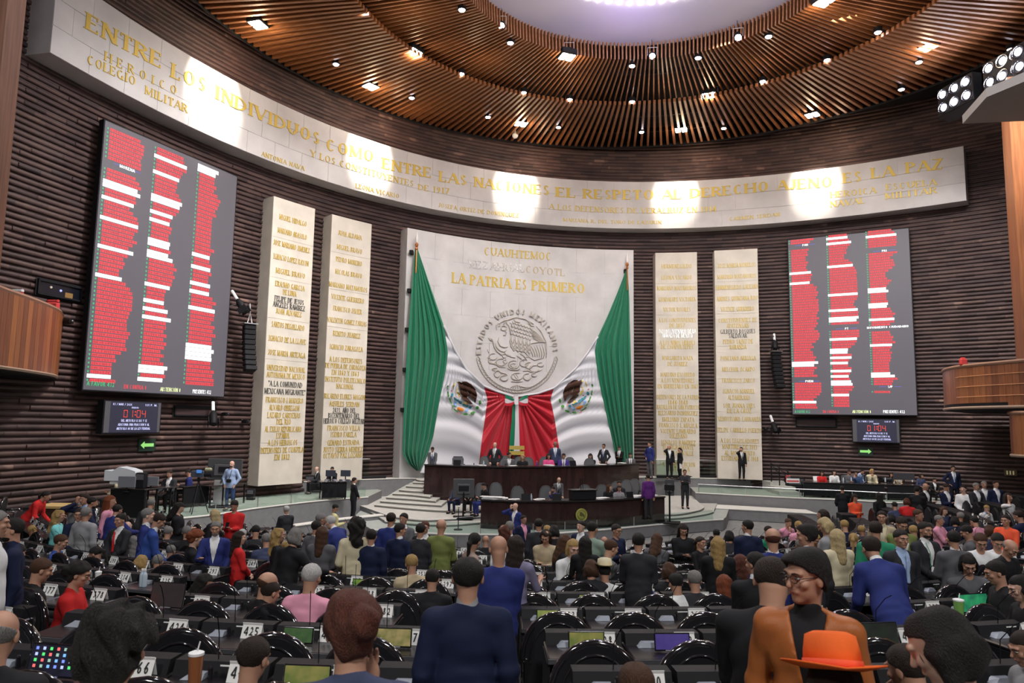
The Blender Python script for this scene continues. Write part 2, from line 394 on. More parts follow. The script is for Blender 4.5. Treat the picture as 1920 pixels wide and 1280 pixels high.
for s, x0, y0, x1, y1 in (('ENTRE', 161, 54, 301, 129), ('LOS', 321, 145, 385, 173), ('INDIVIDUOS', 402, 184, 599, 272), ('COMO', 611, 281, 700, 304), ('ENTRE', 717, 316, 808, 334), ('LAS', 824, 340, 875, 348), ('NACIONES', 889, 350, 1030, 366),
                          ('EL', 1043, 369, 1079, 371), ('RESPETO', 1094, 372, 1226, 374), ('AL', 1242, 374, 1278, 373), ('DERECHO', 1294, 372, 1441, 358), ('AJENO', 1458, 357, 1561, 350), ('ES', 1582, 344, 1616, 340), ('LA', 1635, 335, 1677, 330), ('PAZ', 1700, 325, 1767, 317)):
    frieze_line(s, x0, y0, x1, y1, .56, T=.2, th=.075)
for s, x0, y0, x1, y1, h in (('H E R O I C O', 195, 113, 330, 178, .32), ('COLEGIO', 163, 119, 253, 161, .31), ('MILITAR', 271, 176, 351, 212, .31), ('Y LOS CONSTITUYENTES', 582, 293, 775, 350, .31), ('DE 1917', 784, 356, 842, 364, .31),
                             ('ANTONIA NAVA', 490, 292, 570, 320, .2), ('LEONA VICARIO', 667, 352, 748, 372, .22), ('JOSEFA ORTIZ DE DOMINGUEZ', 822, 388, 972, 408, .22), ('A LOS DEFENSORES DE VERACRUZ EN 1914', 1030, 392, 1343, 397, .32),
                             ('MARIANA R. DEL TORO DE LAZARIN', 1056, 415, 1240, 420, .2), ('CARMEN SERDAN', 1368, 414, 1462, 405, .2), ('HEROICA', 1557, 371, 1643, 362, .32), ('ESCUELA', 1662, 357, 1756, 347, .32), ('NAVAL', 1557, 389, 1622, 381, .32), ('MILITAR', 1660, 374, 1757, 362, .32)):
    frieze_line(s, x0, y0, x1, y1, h, T=.16, th=.06)
def slab_on_wall(name, tlp, trp, blp, brp, off, m, jv, jh, label, cat):
    t0 = (onwall(*tlp, off)[0] + onwall(*blp, off)[0]) / 2; t1 = (onwall(*trp, off)[0] + onwall(*brp, off)[0]) / 2
    z1 = (onwall(*tlp, off)[1] + onwall(*trp, off)[1]) / 2
    return stone_panel(name, t0, t1, 1.5, z1, off, jh, jv, m, label=label, cat=cat, n=8)
SO = .85
slabs = [slab_on_wall('stone_slab', (513, 367), (591, 391), (485, 900), (567, 895), SO, M_stone2, 3, 1.9, 'outermost tall stone slab of gilt names, beside the left scoreboard', 'stone slab'),
         slab_on_wall('stone_slab', (622, 402), (697, 419), (601, 895), (679, 892), SO, M_stone2, 3, 1.9, 'tall stone slab of gilt names between the outermost left slab and the flag panel', 'stone slab'),
         slab_on_wall('stone_slab', (1229, 474), (1307, 472), (1231, 890), (1312, 892), SO, M_stone2, 3, 1.9, 'tall stone slab just right of the flag panel, two men standing at its foot', 'stone slab'),
         slab_on_wall('stone_slab', (1340, 468), (1421, 467), (1345, 893), (1429, 895), SO, M_stone2, 3, 1.9, 'tall stone slab beside the right scoreboard, one man with a phone at its foot', 'stone slab')]
central = slab_on_wall('stone_flag_panel', (757, 427), (1190, 467), (756, 892), (1187, 890), SO, M_stone, 1.7, 1.35, 'broad pale stone panel with carved seal behind the two draped flags', 'stone panel')
def slab_lines(root, xl, xr, xl2, xr2, lines):
    """lines: (text, y at centre, width fraction, height px, material)"""
    for s, yc, wf, m in lines:
        f = (yc - 470) / 430; a = xl + (xl2 - xl) * f; b = xr + (xr2 - xr) * f; c = (a + b) / 2; hw = (b - a) / 2 * wf
        ta, za = onwall(c - hw, yc, SO); tb, zb = onwall(c + hw, yc, SO); tc_, zc = onwall(c, yc, SO); R = WR(tc_) - SO
        wall_text(root, s, tc_, zc - .12, .23, (tb - ta) * R, m, SO, T=.17, th=.07)
g, k_, w_ = M_gold, M_darklet, M_bright
slab_lines(slabs[0], 505, 588, 485, 568, [('MIGUEL HIDALGO', 413, .62, g), ('MARIANO ABASOLO', 438, .66, g), ('JOSE MARIANO JIMENEZ', 462, .82, g), ('IGNACIO LOPEZ RAYON', 487, .8, g), ('MIGUEL BRAVO', 512, .66, g), ('ERASMO GARCIA', 536, .66, g), ('DE LUNA', 549, .3, g),
  ('FELIPE DE JESUS', 563, .66, k_), ('ANGELES RAMIREZ', 574, .72, k_), ('JUAN ALVAREZ', 586, .58, g), ('SANTOS DEGOLLADO', 611, .74, g), ('IGNACIO DE LA LLAVE', 637, .84, g), ('JOSE MARIA ARTEAGA', 663, .84, g), ('UNIVERSIDAD NACIONAL', 691, .86, g), ('AUTONOMA DE MEXICO', 704, .86, g),
  ('"A LA COMUNIDAD', 720, .76, k_), ('MEXICANA MIGRANTE"', 734, .92, k_), ('FRANCISCO I MADERO', 750, .84, g), ('ALVARO OBREGON', 764, .68, g), ('LAZARO CARDENAS', 778, .74, g), ('DEL RIO', 790, .32, g), ('AL EXILIO REPUBLICANO', 804, .82, g), ('ESPAÑOL', 816, .3, g), ('A LOS HEROICOS', 829, .66, g), ('DEFENSORES DE CUAUTLA', 843, .96, g), ('EN 1812', 856, .34, g)])
slab_lines(slabs[1], 617, 693, 602, 680, [('JUAN ALDAMA', 441, .58, g), ('MIGUEL BRAVO', 467, .62, g), ('PEDRO MORENO', 490, .64, g), ('NICOLAS BRAVO', 513, .66, g), ('MARIANO MATAMOROS', 538, .94, g), ('VICENTE GUERRERO', 560, .8, g), ('FRANCISCO JAVIER', 581, .7, g), ('VALENTIN GOMEZ FARIAS', 603, .96, g), ('BENITO JUAREZ', 627, .66, g), ('IGNACIO ZARAGOZA', 652, .8, g),
  ('A LOS DEFENSORES', 675, .8, g), ('DE PUEBLA DE ZARAGOZA', 687, .98, g), ('EN 1862 Y 1863', 699, .66, g), ('INSTITUTO POLITECNICO', 712, .98, g), ('NACIONAL', 724, .42, g), ('RICARDO FLORES MAGON', 743, .98, g), ('AQUILES SERDAN', 757, .72, g), ('2023, AÑO DEL', 769, .56, k_), ('BICENTENARIO DEL', 779, .76, k_), ('HEROICO COLEGIO MILITAR', 789, .98, k_),
  ('FRANCISCO VILLA', 802, .78, g), ('ISIDRO FABELA', 814, .62, g), ('GENARO ESTRADA', 829, .76, g), ('JUSTO SIERRA MENDEZ', 842, .94, g), ('OCTAVIO PAZ LOZANO', 853, .94, g)])
slab_lines(slabs[2], 1229, 1307, 1232, 1313, [('HERMENEGILDO', 499, .72, g), ('LEONA VICARIO', 520, .72, g), ('MARIANO MATAMOROS', 540, .94, g), ('GUADALUPE VICTORIA', 561, .88, g), ('VICTOR ROSALES', 580, .64, g), ('A LOS CONSTITUYENTES', 600, .88, g), ('DE 1857', 610, .36, g), ('2021 BICENTENARIO DE LA', 621, .88, w_), ('ARMADA DE MEXICO', 629, .72, w_), ('A LOS NIÑOS HEROES', 642, .84, g), ('DE CHAPULTEPEC', 650, .78, g), ('MARGARITA MAZA', 671, .72, g), ('DE JUAREZ', 682, .46, g),
  ('MARIANO ESCOBEDO', 702, .8, g), ('A LOS VENCEDORES', 713, .78, g), ('EN QUERETARO EN 1867', 724, .94, g), ('DEFENSORES DE LA PATRIA', 744, .98, g), ('1846-1848', 754, .46, g), ('BATALLON DE SAN PATRICIO', 763, .98, g), ('BELISARIO DOMINGUEZ', 774, .92, g), ('EMILIANO ZAPATA', 786, .74, g), ('FRANCISCO J. MUGICA', 797, .88, g), ('VICENTE LOMBARDO', 808, .82, g), ('TOLEDANO', 817, .42, g), ('IGNACIO RAMÍREZ', 829, .8, g), ('"EL NIGROMANTE"', 838, .78, g), ('VALLE DE VALLE', 849, .7, g), ('A LA REVOLUCION', 870, .76, g), ('HISTORICA', 879, .5, g)])
slab_lines(slabs[3], 1340, 1421, 1346, 1430, [('JOSE MARIA MORELOS', 497, .88, g), ('MARIANO MATAMOROS', 518, .9, g), ('HERMENEGILDO GALEANA', 538, .96, g), ('ANDRES QUINTANA ROO', 559, .94, g), ('VICENTE GUERRERO', 579, .76, g), ('CONSTITUYENTES DE', 600, .88, g), ('APATZINGAN', 610, .5, g), ('GILBERTO BOSQUES', 621, .8, k_), ('SALDIVAR', 629, .42, k_), ('PEDRO SAINZ DE', 640, .68, g), ('BARANDA', 650, .38, g), ('PONCIANO ARRIAGA', 671, .8, g),
  ('MELCHOR OCAMPO', 692, .74, g), ('FRANCISCO ZARCO', 713, .74, g), ('IGNACIO MANUEL', 733, .72, g), ('ALTAMIRANO', 745, .5, g), ('SOR JUANA INES', 760, .72, g), ('DE LA CRUZ', 770, .54, g), ('VENUSTIANO CARRANZA', 785, .96, g), ('FELIPE CARRILLO PUERTO', 806, .98, g), ('A LOS LEGISLADORES', 826, .86, g), ('MARTIRES DE 1913', 837, .78, g), ('AL MOVIMIENTO', 849, .68, g), ('ESTUDIANTIL DE 1968', 859, .82, g)])
frieze_line('CUAUHTEMOC', 908, 478, 1034, 488, .44, SO, central, T=.15, th=.07)
frieze_line('NEZ', 878, 502, 914, 505, .42, SO, central, M_bright, T=.2, th=.09)  # bright reflection on these letters painted as pale metal
frieze_line('AHUAL', 919, 506, 983, 511, .42, SO, central, M_bright, T=.2, th=.09)
frieze_line('COYOTL', 986, 511, 1059, 518, .4, SO, central, mat('dim_reflection_lettering', (.45, .36, .22), .4, .6), T=.14, th=.07)  # duller reflection at the end of the name put into the colour
frieze_line('LA', 848, 530, 872, 532,   .56, SO, central, T=.2, th=.08); frieze_line('PATRIA', 882, 534, 957, 541,   .56, SO, central, T=.2, th=.08)
frieze_line('ES', 968, 542, 987, 543,   .56, SO, central, T=.2, th=.08); frieze_line('PRIMERO', 998, 544, 1096, 550,   .56, SO, central, T=.2, th=.08)
# --- slatted timber ceiling
M_slat = mat('ceiling_timber', (.27, .105, .038), .42, noise=.3, nscale=4, stretch=(.6, 4, 4))
def ceiling():
    root = empty('ceiling', kind='structure')
    # near-black sheet, the void's darkness in its colour, open over the dome
    mb = MB(); n = 72; P = []
    for r, z in ((7.35, HS + .95), (7.4, HS + .8), (11, HS + 1.0), (20, HS + 1.2), (40, HS + 1.3)): P.append([(CC[0] + r * math.cos(2 * PI * i / n), CC[1] + r * math.sin(2 * PI * i / n), z) for i in range(n + 1)])
    mb.grid(P); mb.obj('plenum_soffit', M_void, root, kind='structure')
    # black band painting the dark gap where the slats stop
    mb = MB(); P = [[(CC[0] + r * math.cos(2 * PI * i / n), CC[1] + r * math.sin(2 * PI * i / n), z) for i in range(n + 1)] for r, z in ((17.35, HS + .05), (17.35, HS + .25), (17.6, HS + .25), (17.6, HS + 1.3))]
    mb.grid(P); mb.obj('dark_gap_band', M_void, root, kind='structure')
    # ribs that carry the slats
    for r, z in ((9.0, HS + .17), (13.2, HS - .02), (15.6, HS + .14)):
        mb = MB(); P = []
        for dr, dz in ((-.05, 0), (.05, 0), (.05, .22), (-.05, .22), (-.05, 0)): P.append([(CC[0] + (r + dr) * math.cos(2 * PI * i / n), CC[1] + (r + dr) * math.sin(2 * PI * i / n), z + .12 + dz) for i in range(n + 1)])
        mb.grid(P); mb.obj('carrier_ring', M_black, root, kind='structure')
    def bar(mb, r0, z0, r1, z1, w, h, M=None):
        vs = [(r0, -w / 2, z0), (r1, -w / 2, z1), (r1, w / 2, z1), (r0, w / 2, z0), (r0, -w / 2, z0 + h), (r1, -w / 2, z1 + h), (r1, w / 2, z1 + h), (r0, w / 2, z0 + h)]
        if M: vs = [M @ v3(v) for v in vs]
        mb.add(vs, [(0, 3, 2, 1), (4, 5, 6, 7), (0, 1, 5, 4), (1, 2, 6, 5), (2, 3, 7, 6), (3, 0, 4, 7)])
    def inner(mb, M=None):
        bar(mb, 6.95, HS, 11.35, HS + .12, .062, .15, M)
        vs = [(6.95, -.03, HS), (7.12, -.03, HS), (7.12, .03, HS), (6.95, .03, HS), (7.0, -.03, HS + .8), (7.14, -.03, HS + .8), (7.14, .03, HS + .8), (7.0, .03, HS + .8)]
        if M: vs = [M @ v3(v) for v in vs]
        mb.add(vs, [(0, 3, 2, 1), (4, 5, 6, 7), (0, 1, 5, 4), (1, 2, 6, 5), (2, 3, 7, 6), (3, 0, 4, 7)])
    def outer(mb, M=None): bar(mb, 10.95, HS - .22, 17.3, HS + .12, .12, .17, M)
    a = MB(); inner(a); mi = a.mesh('slat', M_slat); b = MB(); outer(b); mo = b.mesh('slat', M_slat)
    Ni, No = 260, 288; rest = MB(); cnt = 0
    for N, me, fn in ((Ni, mi, inner), (No, mo, outer)):
        for i in range(N):
            an = 2 * PI * i / N; d = (an - PI / 2 + PI) % (2 * PI) - PI
            M = Matrix.Translation((CC[0], CC[1], 0)) @ Matrix.Rotation(an, 4, 'Z')
            if abs(d) < PI * .545: link('slat', me, root, M=M)
            else: fn(rest, M)
    rest.obj('rear_slats', M_slat, root, kind='stuff')
    # dome
    mb = MB(); P = []
    for k in range(10):
        r = 7.4 * (1 - k / 9) + .01; z = HS + .85 + 1.1 * (1 - (r / 7.4) ** 2); P.append([(CC[0] + r * math.cos(2 * PI * i / n), CC[1] + r * math.sin(2 * PI * i / n), z) for i in range(n + 1)])
    mb.grid(P); mb.obj('dome', mat('dome_plaster', (.74, .72, .78), .8), root, smooth=True, kind='structure')
ceiling()
# rear of the hall behind the photographer, side walls are the same brick circle
MB().box((-26, -9.5, 0), (42, -9.2, 22.5)).obj('wall_rear', mat('rear_wall_paint', (.10, .07, .06), .8), kind='structure')
# ================================================================ lamps of the hall
M_glow = mat('lamp_glow', (1, 1, 1), .5, emit=(1, .93, .84), es=60)
M_glowc = mat('cool_lamp_glow', (1, 1, 1), .5, emit=(.86, .86, 1), es=45)
M_glowv = mat('violet_lamp_glow', (1, 1, 1), .5, emit=(.80, .66, 1), es=90)
def aimed(loc, target):
    q = (v3(target) - v3(loc)).to_track_quat('-Z', 'Y'); return Matrix.Translation(loc) @ q.to_matrix().to_4x4()
# big floods set between the slats: a housing with two lit lenses
FL = [(484, 46), (775, 97), (695, 162), (1063, 106), (977, 232), (1277, 243), (1330, 178), (1740, 88), (1523, 215), (1545, 3)]
FLP = []
fl_lab = ['flood lamp among the slats at the far left of the ceiling', 'flood lamp on the step between the slat rings, left of the dome', 'flood lamp low among the outer slats above the word INDIVIDUOS side', 'double flood lamp just under the dome rim with a hanging head beside it', 'flood lamp at the outer slat edge above the word NACIONES', 'flood lamp at the outer slat edge above the word RESPETO', 'flood lamp with two lit lenses in the middle of the outer slats', 'flood lamp in the slats beside the black lamp rack', 'flood lamp at the outer slat edge above the word AJENO', 'flood lamp at the top edge right of the dome']
def flood(i, px, py):
    p = atz(px, py, HS - .02); FLP.append(p)
    an = math.atan2(p.y - CC[1], p.x - CC[0]); M = TR(p.x, p.y, p.z, an)
    r = empty('flood_lamp', M, fl_lab[i], 'ceiling lamp', 'flood lamps in the slatted ceiling')
    MB().bbox((-.34, -.36, -.02), (.34, .36, .26), .04).obj('housing', M_black, r)
    for s in (-1, 1): MB().bbox((-.27, s * .17 - .13, -.05), (.27, s * .17 + .13, .0), .02).obj('lens', M_glow, r)
    MB().tube([(0, -.4, .1), (0, -.4, .35), (0, .4, .35), (0, .4, .1)], .02, 6).obj('yoke', M_steel, r)
for i, (x, y) in enumerate(FL): flood(i, x, y)
DL = [(630, 120), (683, 22), (866, 18), (772, 183), (957, 80), (865, 138), (915, 219), (982, 173), (1068, 186), (1047, 238), (1185, 123), (1185, 190), (1203, 247), (1309, 108), (1357, 240), (1430, 152), (1441, 68), (1551, 112), (1646, 60), (1690, 167), (1723, 116), (1895, 92)]
DL.sort()
def od(i): return '%d%s' % (i + 1, {1: 'st', 2: 'nd', 3: 'rd'}.get(i + 1 if i < 10 else (i + 1) % 10 if i > 19 else 0, 'th'))
def downlights():
    src = None
    for i, (x, y) in enumerate(DL):
        p = atz(x, y, HS - .06)
        if src is None:
            src = empty('downlight', TR(p.x, p.y, p.z), 'small round downlight, %s from the left among the slats' % od(i), 'downlight', 'small round downlights among the slats')
            MB().lathe([(.15, -.02), (.17, .0), (.17, .16), (.06, .24), (.02, .26)], 14).obj('can', M_black, src, auto=True)
            MB().ball((0, 0, -.02), .13, None, 12, 6, (1, 1, .45)).obj('lens', M_glowc, src, smooth=True)
        else: copy_tree(src, TR(p.x, p.y, p.z), 'small round downlight, %s from the left among the slats' % od(i))
downlights()
def stage_head(x, y, lab, glow, z=HS + .12):
    p = atz(x, y, z); r = empty('hanging_spotlight', aimed(p, (p.x * .6, 12, 2)), lab, 'spotlight', 'spotlights hanging from the dome rim')
    MB().lathe([(.05, .34), (.14, .30), (.15, .05), (.18, .0), (.16, -.02)], 14).obj('can', M_black, r, auto=True)
    MB().lathe([(.14, -.005), (.10, -.05), (.002, -.07)], 14).obj('lens', glow, r, smooth=True)
    MB().tube([(-.2, 0, .12), (-.2, .3, .2), (.2, .3, .2), (.2, 0, .12)], .014, 6).obj('yoke', M_white, r)
    a = r.matrix_world.inverted() @ v3((p.x, p.y + .1, p.z + .8)); MB().tube([(0, .3, .2), tuple(a)], .012, 6).obj('suspension_rod', M_black, r)
    return p
HP = [stage_head(940, 48, 'white spotlight head hanging from the dome rim, left of the double flood', M_glowc), stage_head(1067, 96, 'spotlight head hanging directly over the double flood lamp', M_glowc), stage_head(1223, 105, 'brightest violet spotlight head hanging from the dome rim', M_glowv), stage_head(1384, 70, 'violet spotlight head at the right of the dome rim', M_glowv)]
# pin lights of the dome
def dome_pins():
    mb = MB(); src = None; g = 'pin lights set in the pale dome'
    def z(r): return HS + .85 + 1.1 * (1 - (r / 7.4) ** 2) - .03
    for R, N in ((5.05, 72), (4.2, 60)):
        for i in range(N):
            a = 2 * PI * i / N; d = (a - PI / 2 + PI) % (2 * PI) - PI
            if abs(d) > 1.1: continue
            M = TR(CC[0] + R * math.cos(a), CC[1] + R * math.sin(a), z(R))
            if src is None: src = MB().ball((0, 0, 0), .06, None, 8, 5, (1, 1, .5)).obj('pin_light', M_glow, None, smooth=True, label='tiny round pin light set in the pale dome', cat='pin light', group=g); src.matrix_world = M
            else: copy_tree(src, M)
dome_pins()
# black lamp racks on the right
def lamp_rack():
    def rack(c, rz, ncol, lab):
        r = empty('lamp_rack', TR(*c, rz), lab, 'lamp rack', 'black lamp racks at the right end of the ceiling')
        w = ncol * .62
        MB().bbox((-w / 2, 0, -.62), (w / 2, .5, .62), .03).obj('case', M_black, r)
        MB().add([(-w / 2, 0, -.62), (w / 2, 0, -.62), (w / 2, .5, -.62), (-w / 2, .5, -.62), (-w / 2 + .4, .2, -1.0), (w / 2, .2, -1.0)], [(0, 1, 5, 4), (1, 2, 5), (2, 3, 4, 5), (3, 0, 4)]).obj('lower_cowl', M_black, r)
        for i in range(ncol):
            for j in (-1, 1):
                x = -w / 2 + .31 + i * .62; zz = j * .3
                MB().tube([(x + .26 * math.cos(a * PI / 8), -.03, zz + .24 * math.sin(a * PI / 8)) for a in range(16)], .025, 5, closed=True).obj('lamp_ring', M_glossblack, r)
                MB().ball((x + .03 * ((i + j) % 3 - 1), -.02, zz), .15, None, 12, 6, (1, .5, 1)).obj('lens', M_glowc, r, smooth=True)
        return r
    a = aty(1790, 178, 29.5); b = aty(1880, 128, 27.2); c = aty(1938, 96, 25.6)
    rz = math.atan2(b.y - a.y, b.x - a.x)
    rack(a, rz, 3, 'black rack of six lit lenses nearest the brick wall at the slats end')
    rack(b, rz, 3, 'black lamp rack of lit lenses between two racks, right end of the slats')
    rack(c, rz, 3, 'black lamp rack cut by the right edge of the picture')
    return a, b, c
RK = lamp_rack()
# beams of those fittings, then added glows and washes with no fitting
for i, (px, pw) in enumerate(((400, 1.0), (692, .9), (968, .85), (1268, .8), (1530, .8))):
    t, z = onwall(px, {400: 190, 692: 300, 968: 365, 1268: 375, 1530: 350}[px], 1.0)
    light('frieze_spot', 'SPOT', wp(t, HS - .1, 3.6), 4200 * pw, (1, .90, .76), wp(t, z - .3, 0), spot=44, blend=.5, radius=.12)
    light('edge_glow', 'POINT', wp(t + .06, HS - .9, 1.1), 45, (1, .70, .48), radius=.15)  # warm points added to brighten the upper bricks
for i, p in enumerate(FLP):
    light('flood_glow', 'POINT', (p.x, p.y, p.z - .28), 80, (1, .74, .46), radius=.2)
    light('flood_beam', 'SPOT', (p.x, p.y, p.z - .3), 520, (1, .93, .85), (p.x * .75, p.y - 6, 0), spot=100, blend=.8, radius=.25)
for i in range(8):
    a = PI / 2 + (i - 3.5) * .5; light('ring_glow', 'POINT', (CC[0] + 9.5 * math.cos(a), CC[1] + 9.5 * math.sin(a), HS - .9), 38, (1, .75, .5), radius=.3)  # points added to light the slats, no lamp sits there
light('violet_wash', 'POINT', (CC[0], CC[1] + 4.5, HS - .2), 90, (.55, .38, 1), radius=.4)
light('dome_wash', 'POINT', (CC[0], CC[1], HS - .3), 260, (.80, .74, 1), radius=1.0)  # fills the dome with light, no fitting of its own
for t, pw in ((-1.08, 760), (-.66, 300), (-.3, 170), (0.05, 240), (.45, 360), (.85, 640)):
    light('wall_wash', 'AREA', wp(t, HS - .5, 13), pw, (1, .95, .92), wp(t, 6.0, 0), size=2.0, spread=80)  # added washes, placed and narrowed to light the stone evenly
light('flag_wash', 'SPOT', (2.5, 24, HS - .5), 500, (1, .97, .95), wp(onwall(967, 650)[0], 6.5, 0), spot=42, blend=.5, radius=.5)  # flag light with no fitting of its own
for x, y, tx, pw in ((-8, -5, -5, 700), (2, -5, 1, 900), (12, -5, 8, 700)):
    light('rear_fill', 'AREA', (x, y, 14.5), pw, (1, .98, .96), (tx, 14, 1), size=1.5)  # unseen lights behind the camera, added to brighten placards and backs
for x, y, pw in ((-7, 10, 500), (3, 10, 500), (13, 12, 500), (-3, 18, 500), (9, 19, 500)):
    light('hall_lamp', 'AREA', (x, y, HS - .4), pw, (.95, .95, 1), size=1.2)  # unseen overall light from above, no fitting
# ================================================================ scoreboards and screens
def led(n, c, s): return mat(n, (.02, .02, .02), .6, emit=c, es=s)
L_red = led('led_red', (.84, .055, .075), 1.0); L_wh = led('led_white', (1, 1, 1), 1.5); L_gr = led('led_green', (.08, .62, .25), .8); L_ye = led('led_yellow', (.85, .95, .45), 1.2); L_bl = led('led_blue', (.18, .16, .75), .8); L_dk = led('led_dark_red', (.16, .01, .02), 1)
L_panel = mat('led_panel_grey', (.05, .047, .055), .5, emit=(.07, .065, .078), es=1)
class Board:
    """flat screen hung on the curved wall, drawn on in its own plane"""
    def __init__(s, corners, off, label, name, cat, depth=.25, frame=M_black):
        tlc, trc, blc, brc = corners
        tL = (onwall(*tlc, off)[0] + onwall(*blc, off)[0]) / 2; tR = (onwall(*trc, off)[0] + onwall(*brc, off)[0]) / 2
        zt = (onwall(*tlc, off)[1] + onwall(*trc, off)[1]) / 2; zb = (onwall(*blc, off)[1] + onwall(*brc, off)[1]) / 2
        s.p0 = wp(tL, zb, off); p1 = wp(tR, zb, off); s.w = (p1 - s.p0).length; s.h = zt - zb
        s.u = (p1 - s.p0).normalized(); s.n = Vector((s.u.y, -s.u.x, 0)); s.M = Matrix(((s.u.x, 0, -s.n.x, s.p0.x), (s.u.y, 0, -s.n.y, s.p0.y), (0, 1, 0, zb), (0, 0, 0, 1)))
        # local axes: x right, y up, z into the wall
        s.M = Matrix(((s.u.x, 0, -s.n.x, s.p0.x), (s.u.y, 0, -s.n.y, s.p0.y), (0, 1, 0, zb), (0, 0, 0, 1)))
        s.root = empty(name, s.M, label, cat); s.Mi = s.M.inverted()
        MB().box((-.04, -.04, 0.012), (s.w + .04, s.h + .04, depth), frame).obj('casing', None, s.root)
    def loc(s, px, py):
        d = ray(px, py); o = Vector((0, 0, CZ)); t = (s.p0 - o).dot(s.n) / d.dot(s.n); p = s.Mi @ (o + d * t); return p.x, p.y
    def quad(s, mb, x0, y0, x1, y1, m=None, z=-.004): mb.add([(x0, y0, z), (x1, y0, z), (x1, y1, z), (x0, y1, z)], [(0, 1, 2, 3)], m)
    def text(s, mb, t, x, y, h, w=None, T=.2, m=None, z=-.008, center=False):
        q = text_quads(t, h, w, False, T=T, th=T * .8, gap=.2)
        xs = [p[0] for a in q for p in a]; dx = -min(xs) if not center else 0
        letter_mesh(mb, q, lambda a, b, d: (x + a + dx, y + b, z), m)
def scoreboard(corners, label, cols, foot_px, heads, n_rows):
    B = Board(corners, .55, label, 'scoreboard', 'scoreboard')
    MB().box((0, 0, 0), (B.w, B.h, .012)).obj('display_panel', L_panel, B.root)
    rng = random.Random(int(B.w * 100)); red = MB(); wh = MB(); gr = MB(); dk = MB(); bl = MB()
    for ci, (xa, ya, xb, yb, whites, gaps) in enumerate(cols):
        u0, v0 = B.loc(xa, ya); u1, v1 = B.loc(xb, yb); u = (u0 + u1) / 2; pitch = (v0 - v1) / n_rows[ci]; y = v0; cw = B.w * .235
        wv = [B.loc(xa + (xb - xa) * (w - ya) / (yb - ya), w)[1] for w in whites]; gv = [(B.loc(xa + (xb - xa) * (w - ya) / (yb - ya), w)[1], t) for w, t in gaps]
        L = .8
        for k in range(n_rows[ci]):
            y = v0 - pitch * k; yc = y - pitch / 2
            hit = [t for g_, t in gv if abs(g_ - yc) < pitch * 1.05]
            if hit:
                if min(abs(g_ - yc) for g_, t in gv) <= pitch * .5:
                    B.quad(bl, u + cw * .2, yc - .015, u + cw * .45, yc + .012); B.quad(bl, u + cw * .7, yc - .015, u + cw * .95, yc + .012)
                    B.text(wh, hit[0], u + cw * .575, yc - .06, .11, None, T=.25, center=True)
                continue
            L = min(1, max(.55, L + rng.uniform(-.16, .16))); x1 = u + .07 + (cw - .07) * L
            isw = any(abs(w - yc) < pitch * .52 for w in wv)
            if isw:
                B.quad(wh, u - .06, y - pitch * .94, x1, y - pitch * .02)
            else:
                B.quad(gr, u - .06, y - pitch * .7, u - .0, y - pitch * .25); B.quad(red, u + .05, y - pitch * .9, x1, y - pitch * .1)
                # dark gaps between the narrow capitals
                x = u + .09
                while x < x1 - .06:
                    B.quad(dk, x, y - pitch * .82, x + .012, y - pitch * (.35 if rng.random() < .6 else .15), z=-.007); x += rng.uniform(.06, .12)
                    if rng.random() < .4: B.quad(dk, x - .05, y - pitch * .5, x - .01, y - pitch * .42, z=-.007)
    for mb, m, n in ((red, L_red, 'red_name_rows'), (wh, L_wh, 'white_name_rows'), (gr, L_gr, 'green_vote_dots'), (dk, L_dk, 'letter_gaps'), (bl, L_bl, 'party_heading_lines')): mb.obj(n, m, B.root, kind='stuff')
    ft = MB()
    for (px, py, w, t, m) in foot_px:
        x, y = B.loc(px, py); B.text(ft, t, x, y - .06, .15, w, T=.24, m=m)
    ft.obj('lettering', None, B.root, kind='stuff'); return B
BL = scoreboard(((200, 233), (447, 327), (153, 730), (417, 743)), 'left electronic scoreboard listing names in red and white rows', [
    (203, 237, 166, 716, (311, 338, 345, 370, 408, 458, 518, 704), ((303, 'MORENA'),)),
    (292, 273, 261, 714, (293, 319, 369, 374, 394, 409, 450, 456, 470, 476, 532, 564, 579, 591, 690, 696, 712), ()),
    (372, 306, 347, 721, (307, 316, 477, 496, 530, 544, 573, 643, 652, 659, 668), ())],
    [(162, 719, 1.0, 'A FAVOR 432', L_gr), (232, 725, .9, 'EN CONTRA 0', L_red), (300, 730, .9, 'ABSTENCIÓN 0', L_ye), (361, 734, .9, 'PRESENTES 432', L_wh)], None, (62, 58, 54))
BR = scoreboard(((1477, 450), (1703, 428), (1487, 777), (1720, 777)), 'right electronic scoreboard listing names in red and white rows', [
    (1481, 450, 1489, 766, (460, 515, 534, 680, 684, 753), ((464, 'PAN'), (714, 'PVEM'))),
    (1551, 441, 1562, 763, (446, 459, 500, 552, 581, 599, 604, 638, 655, 659, 669, 681, 696, 707, 715, 719, 742), ((615, 'PT'),)),
    (1625, 433, 1637, 737, (446, 543, 547, 573, 577, 598, 648, 702, 706), ((472, 'PRI'), (615, 'Movimiento Ciudadano'), (726, 'S/P')))],
    [(1490, 772, .75, 'A FAVOR 432', L_gr), (1543, 772, .75, 'EN CONTRA 0', L_red), (1598, 772, .85, 'ABSTENCIÓN 0', L_ye), (1656, 772, .95, 'PRESENTES 432', L_wh)], None, (66, 66, 64))
M_bezel = mat('grey_bezel', (.09, .09, .10), .4)
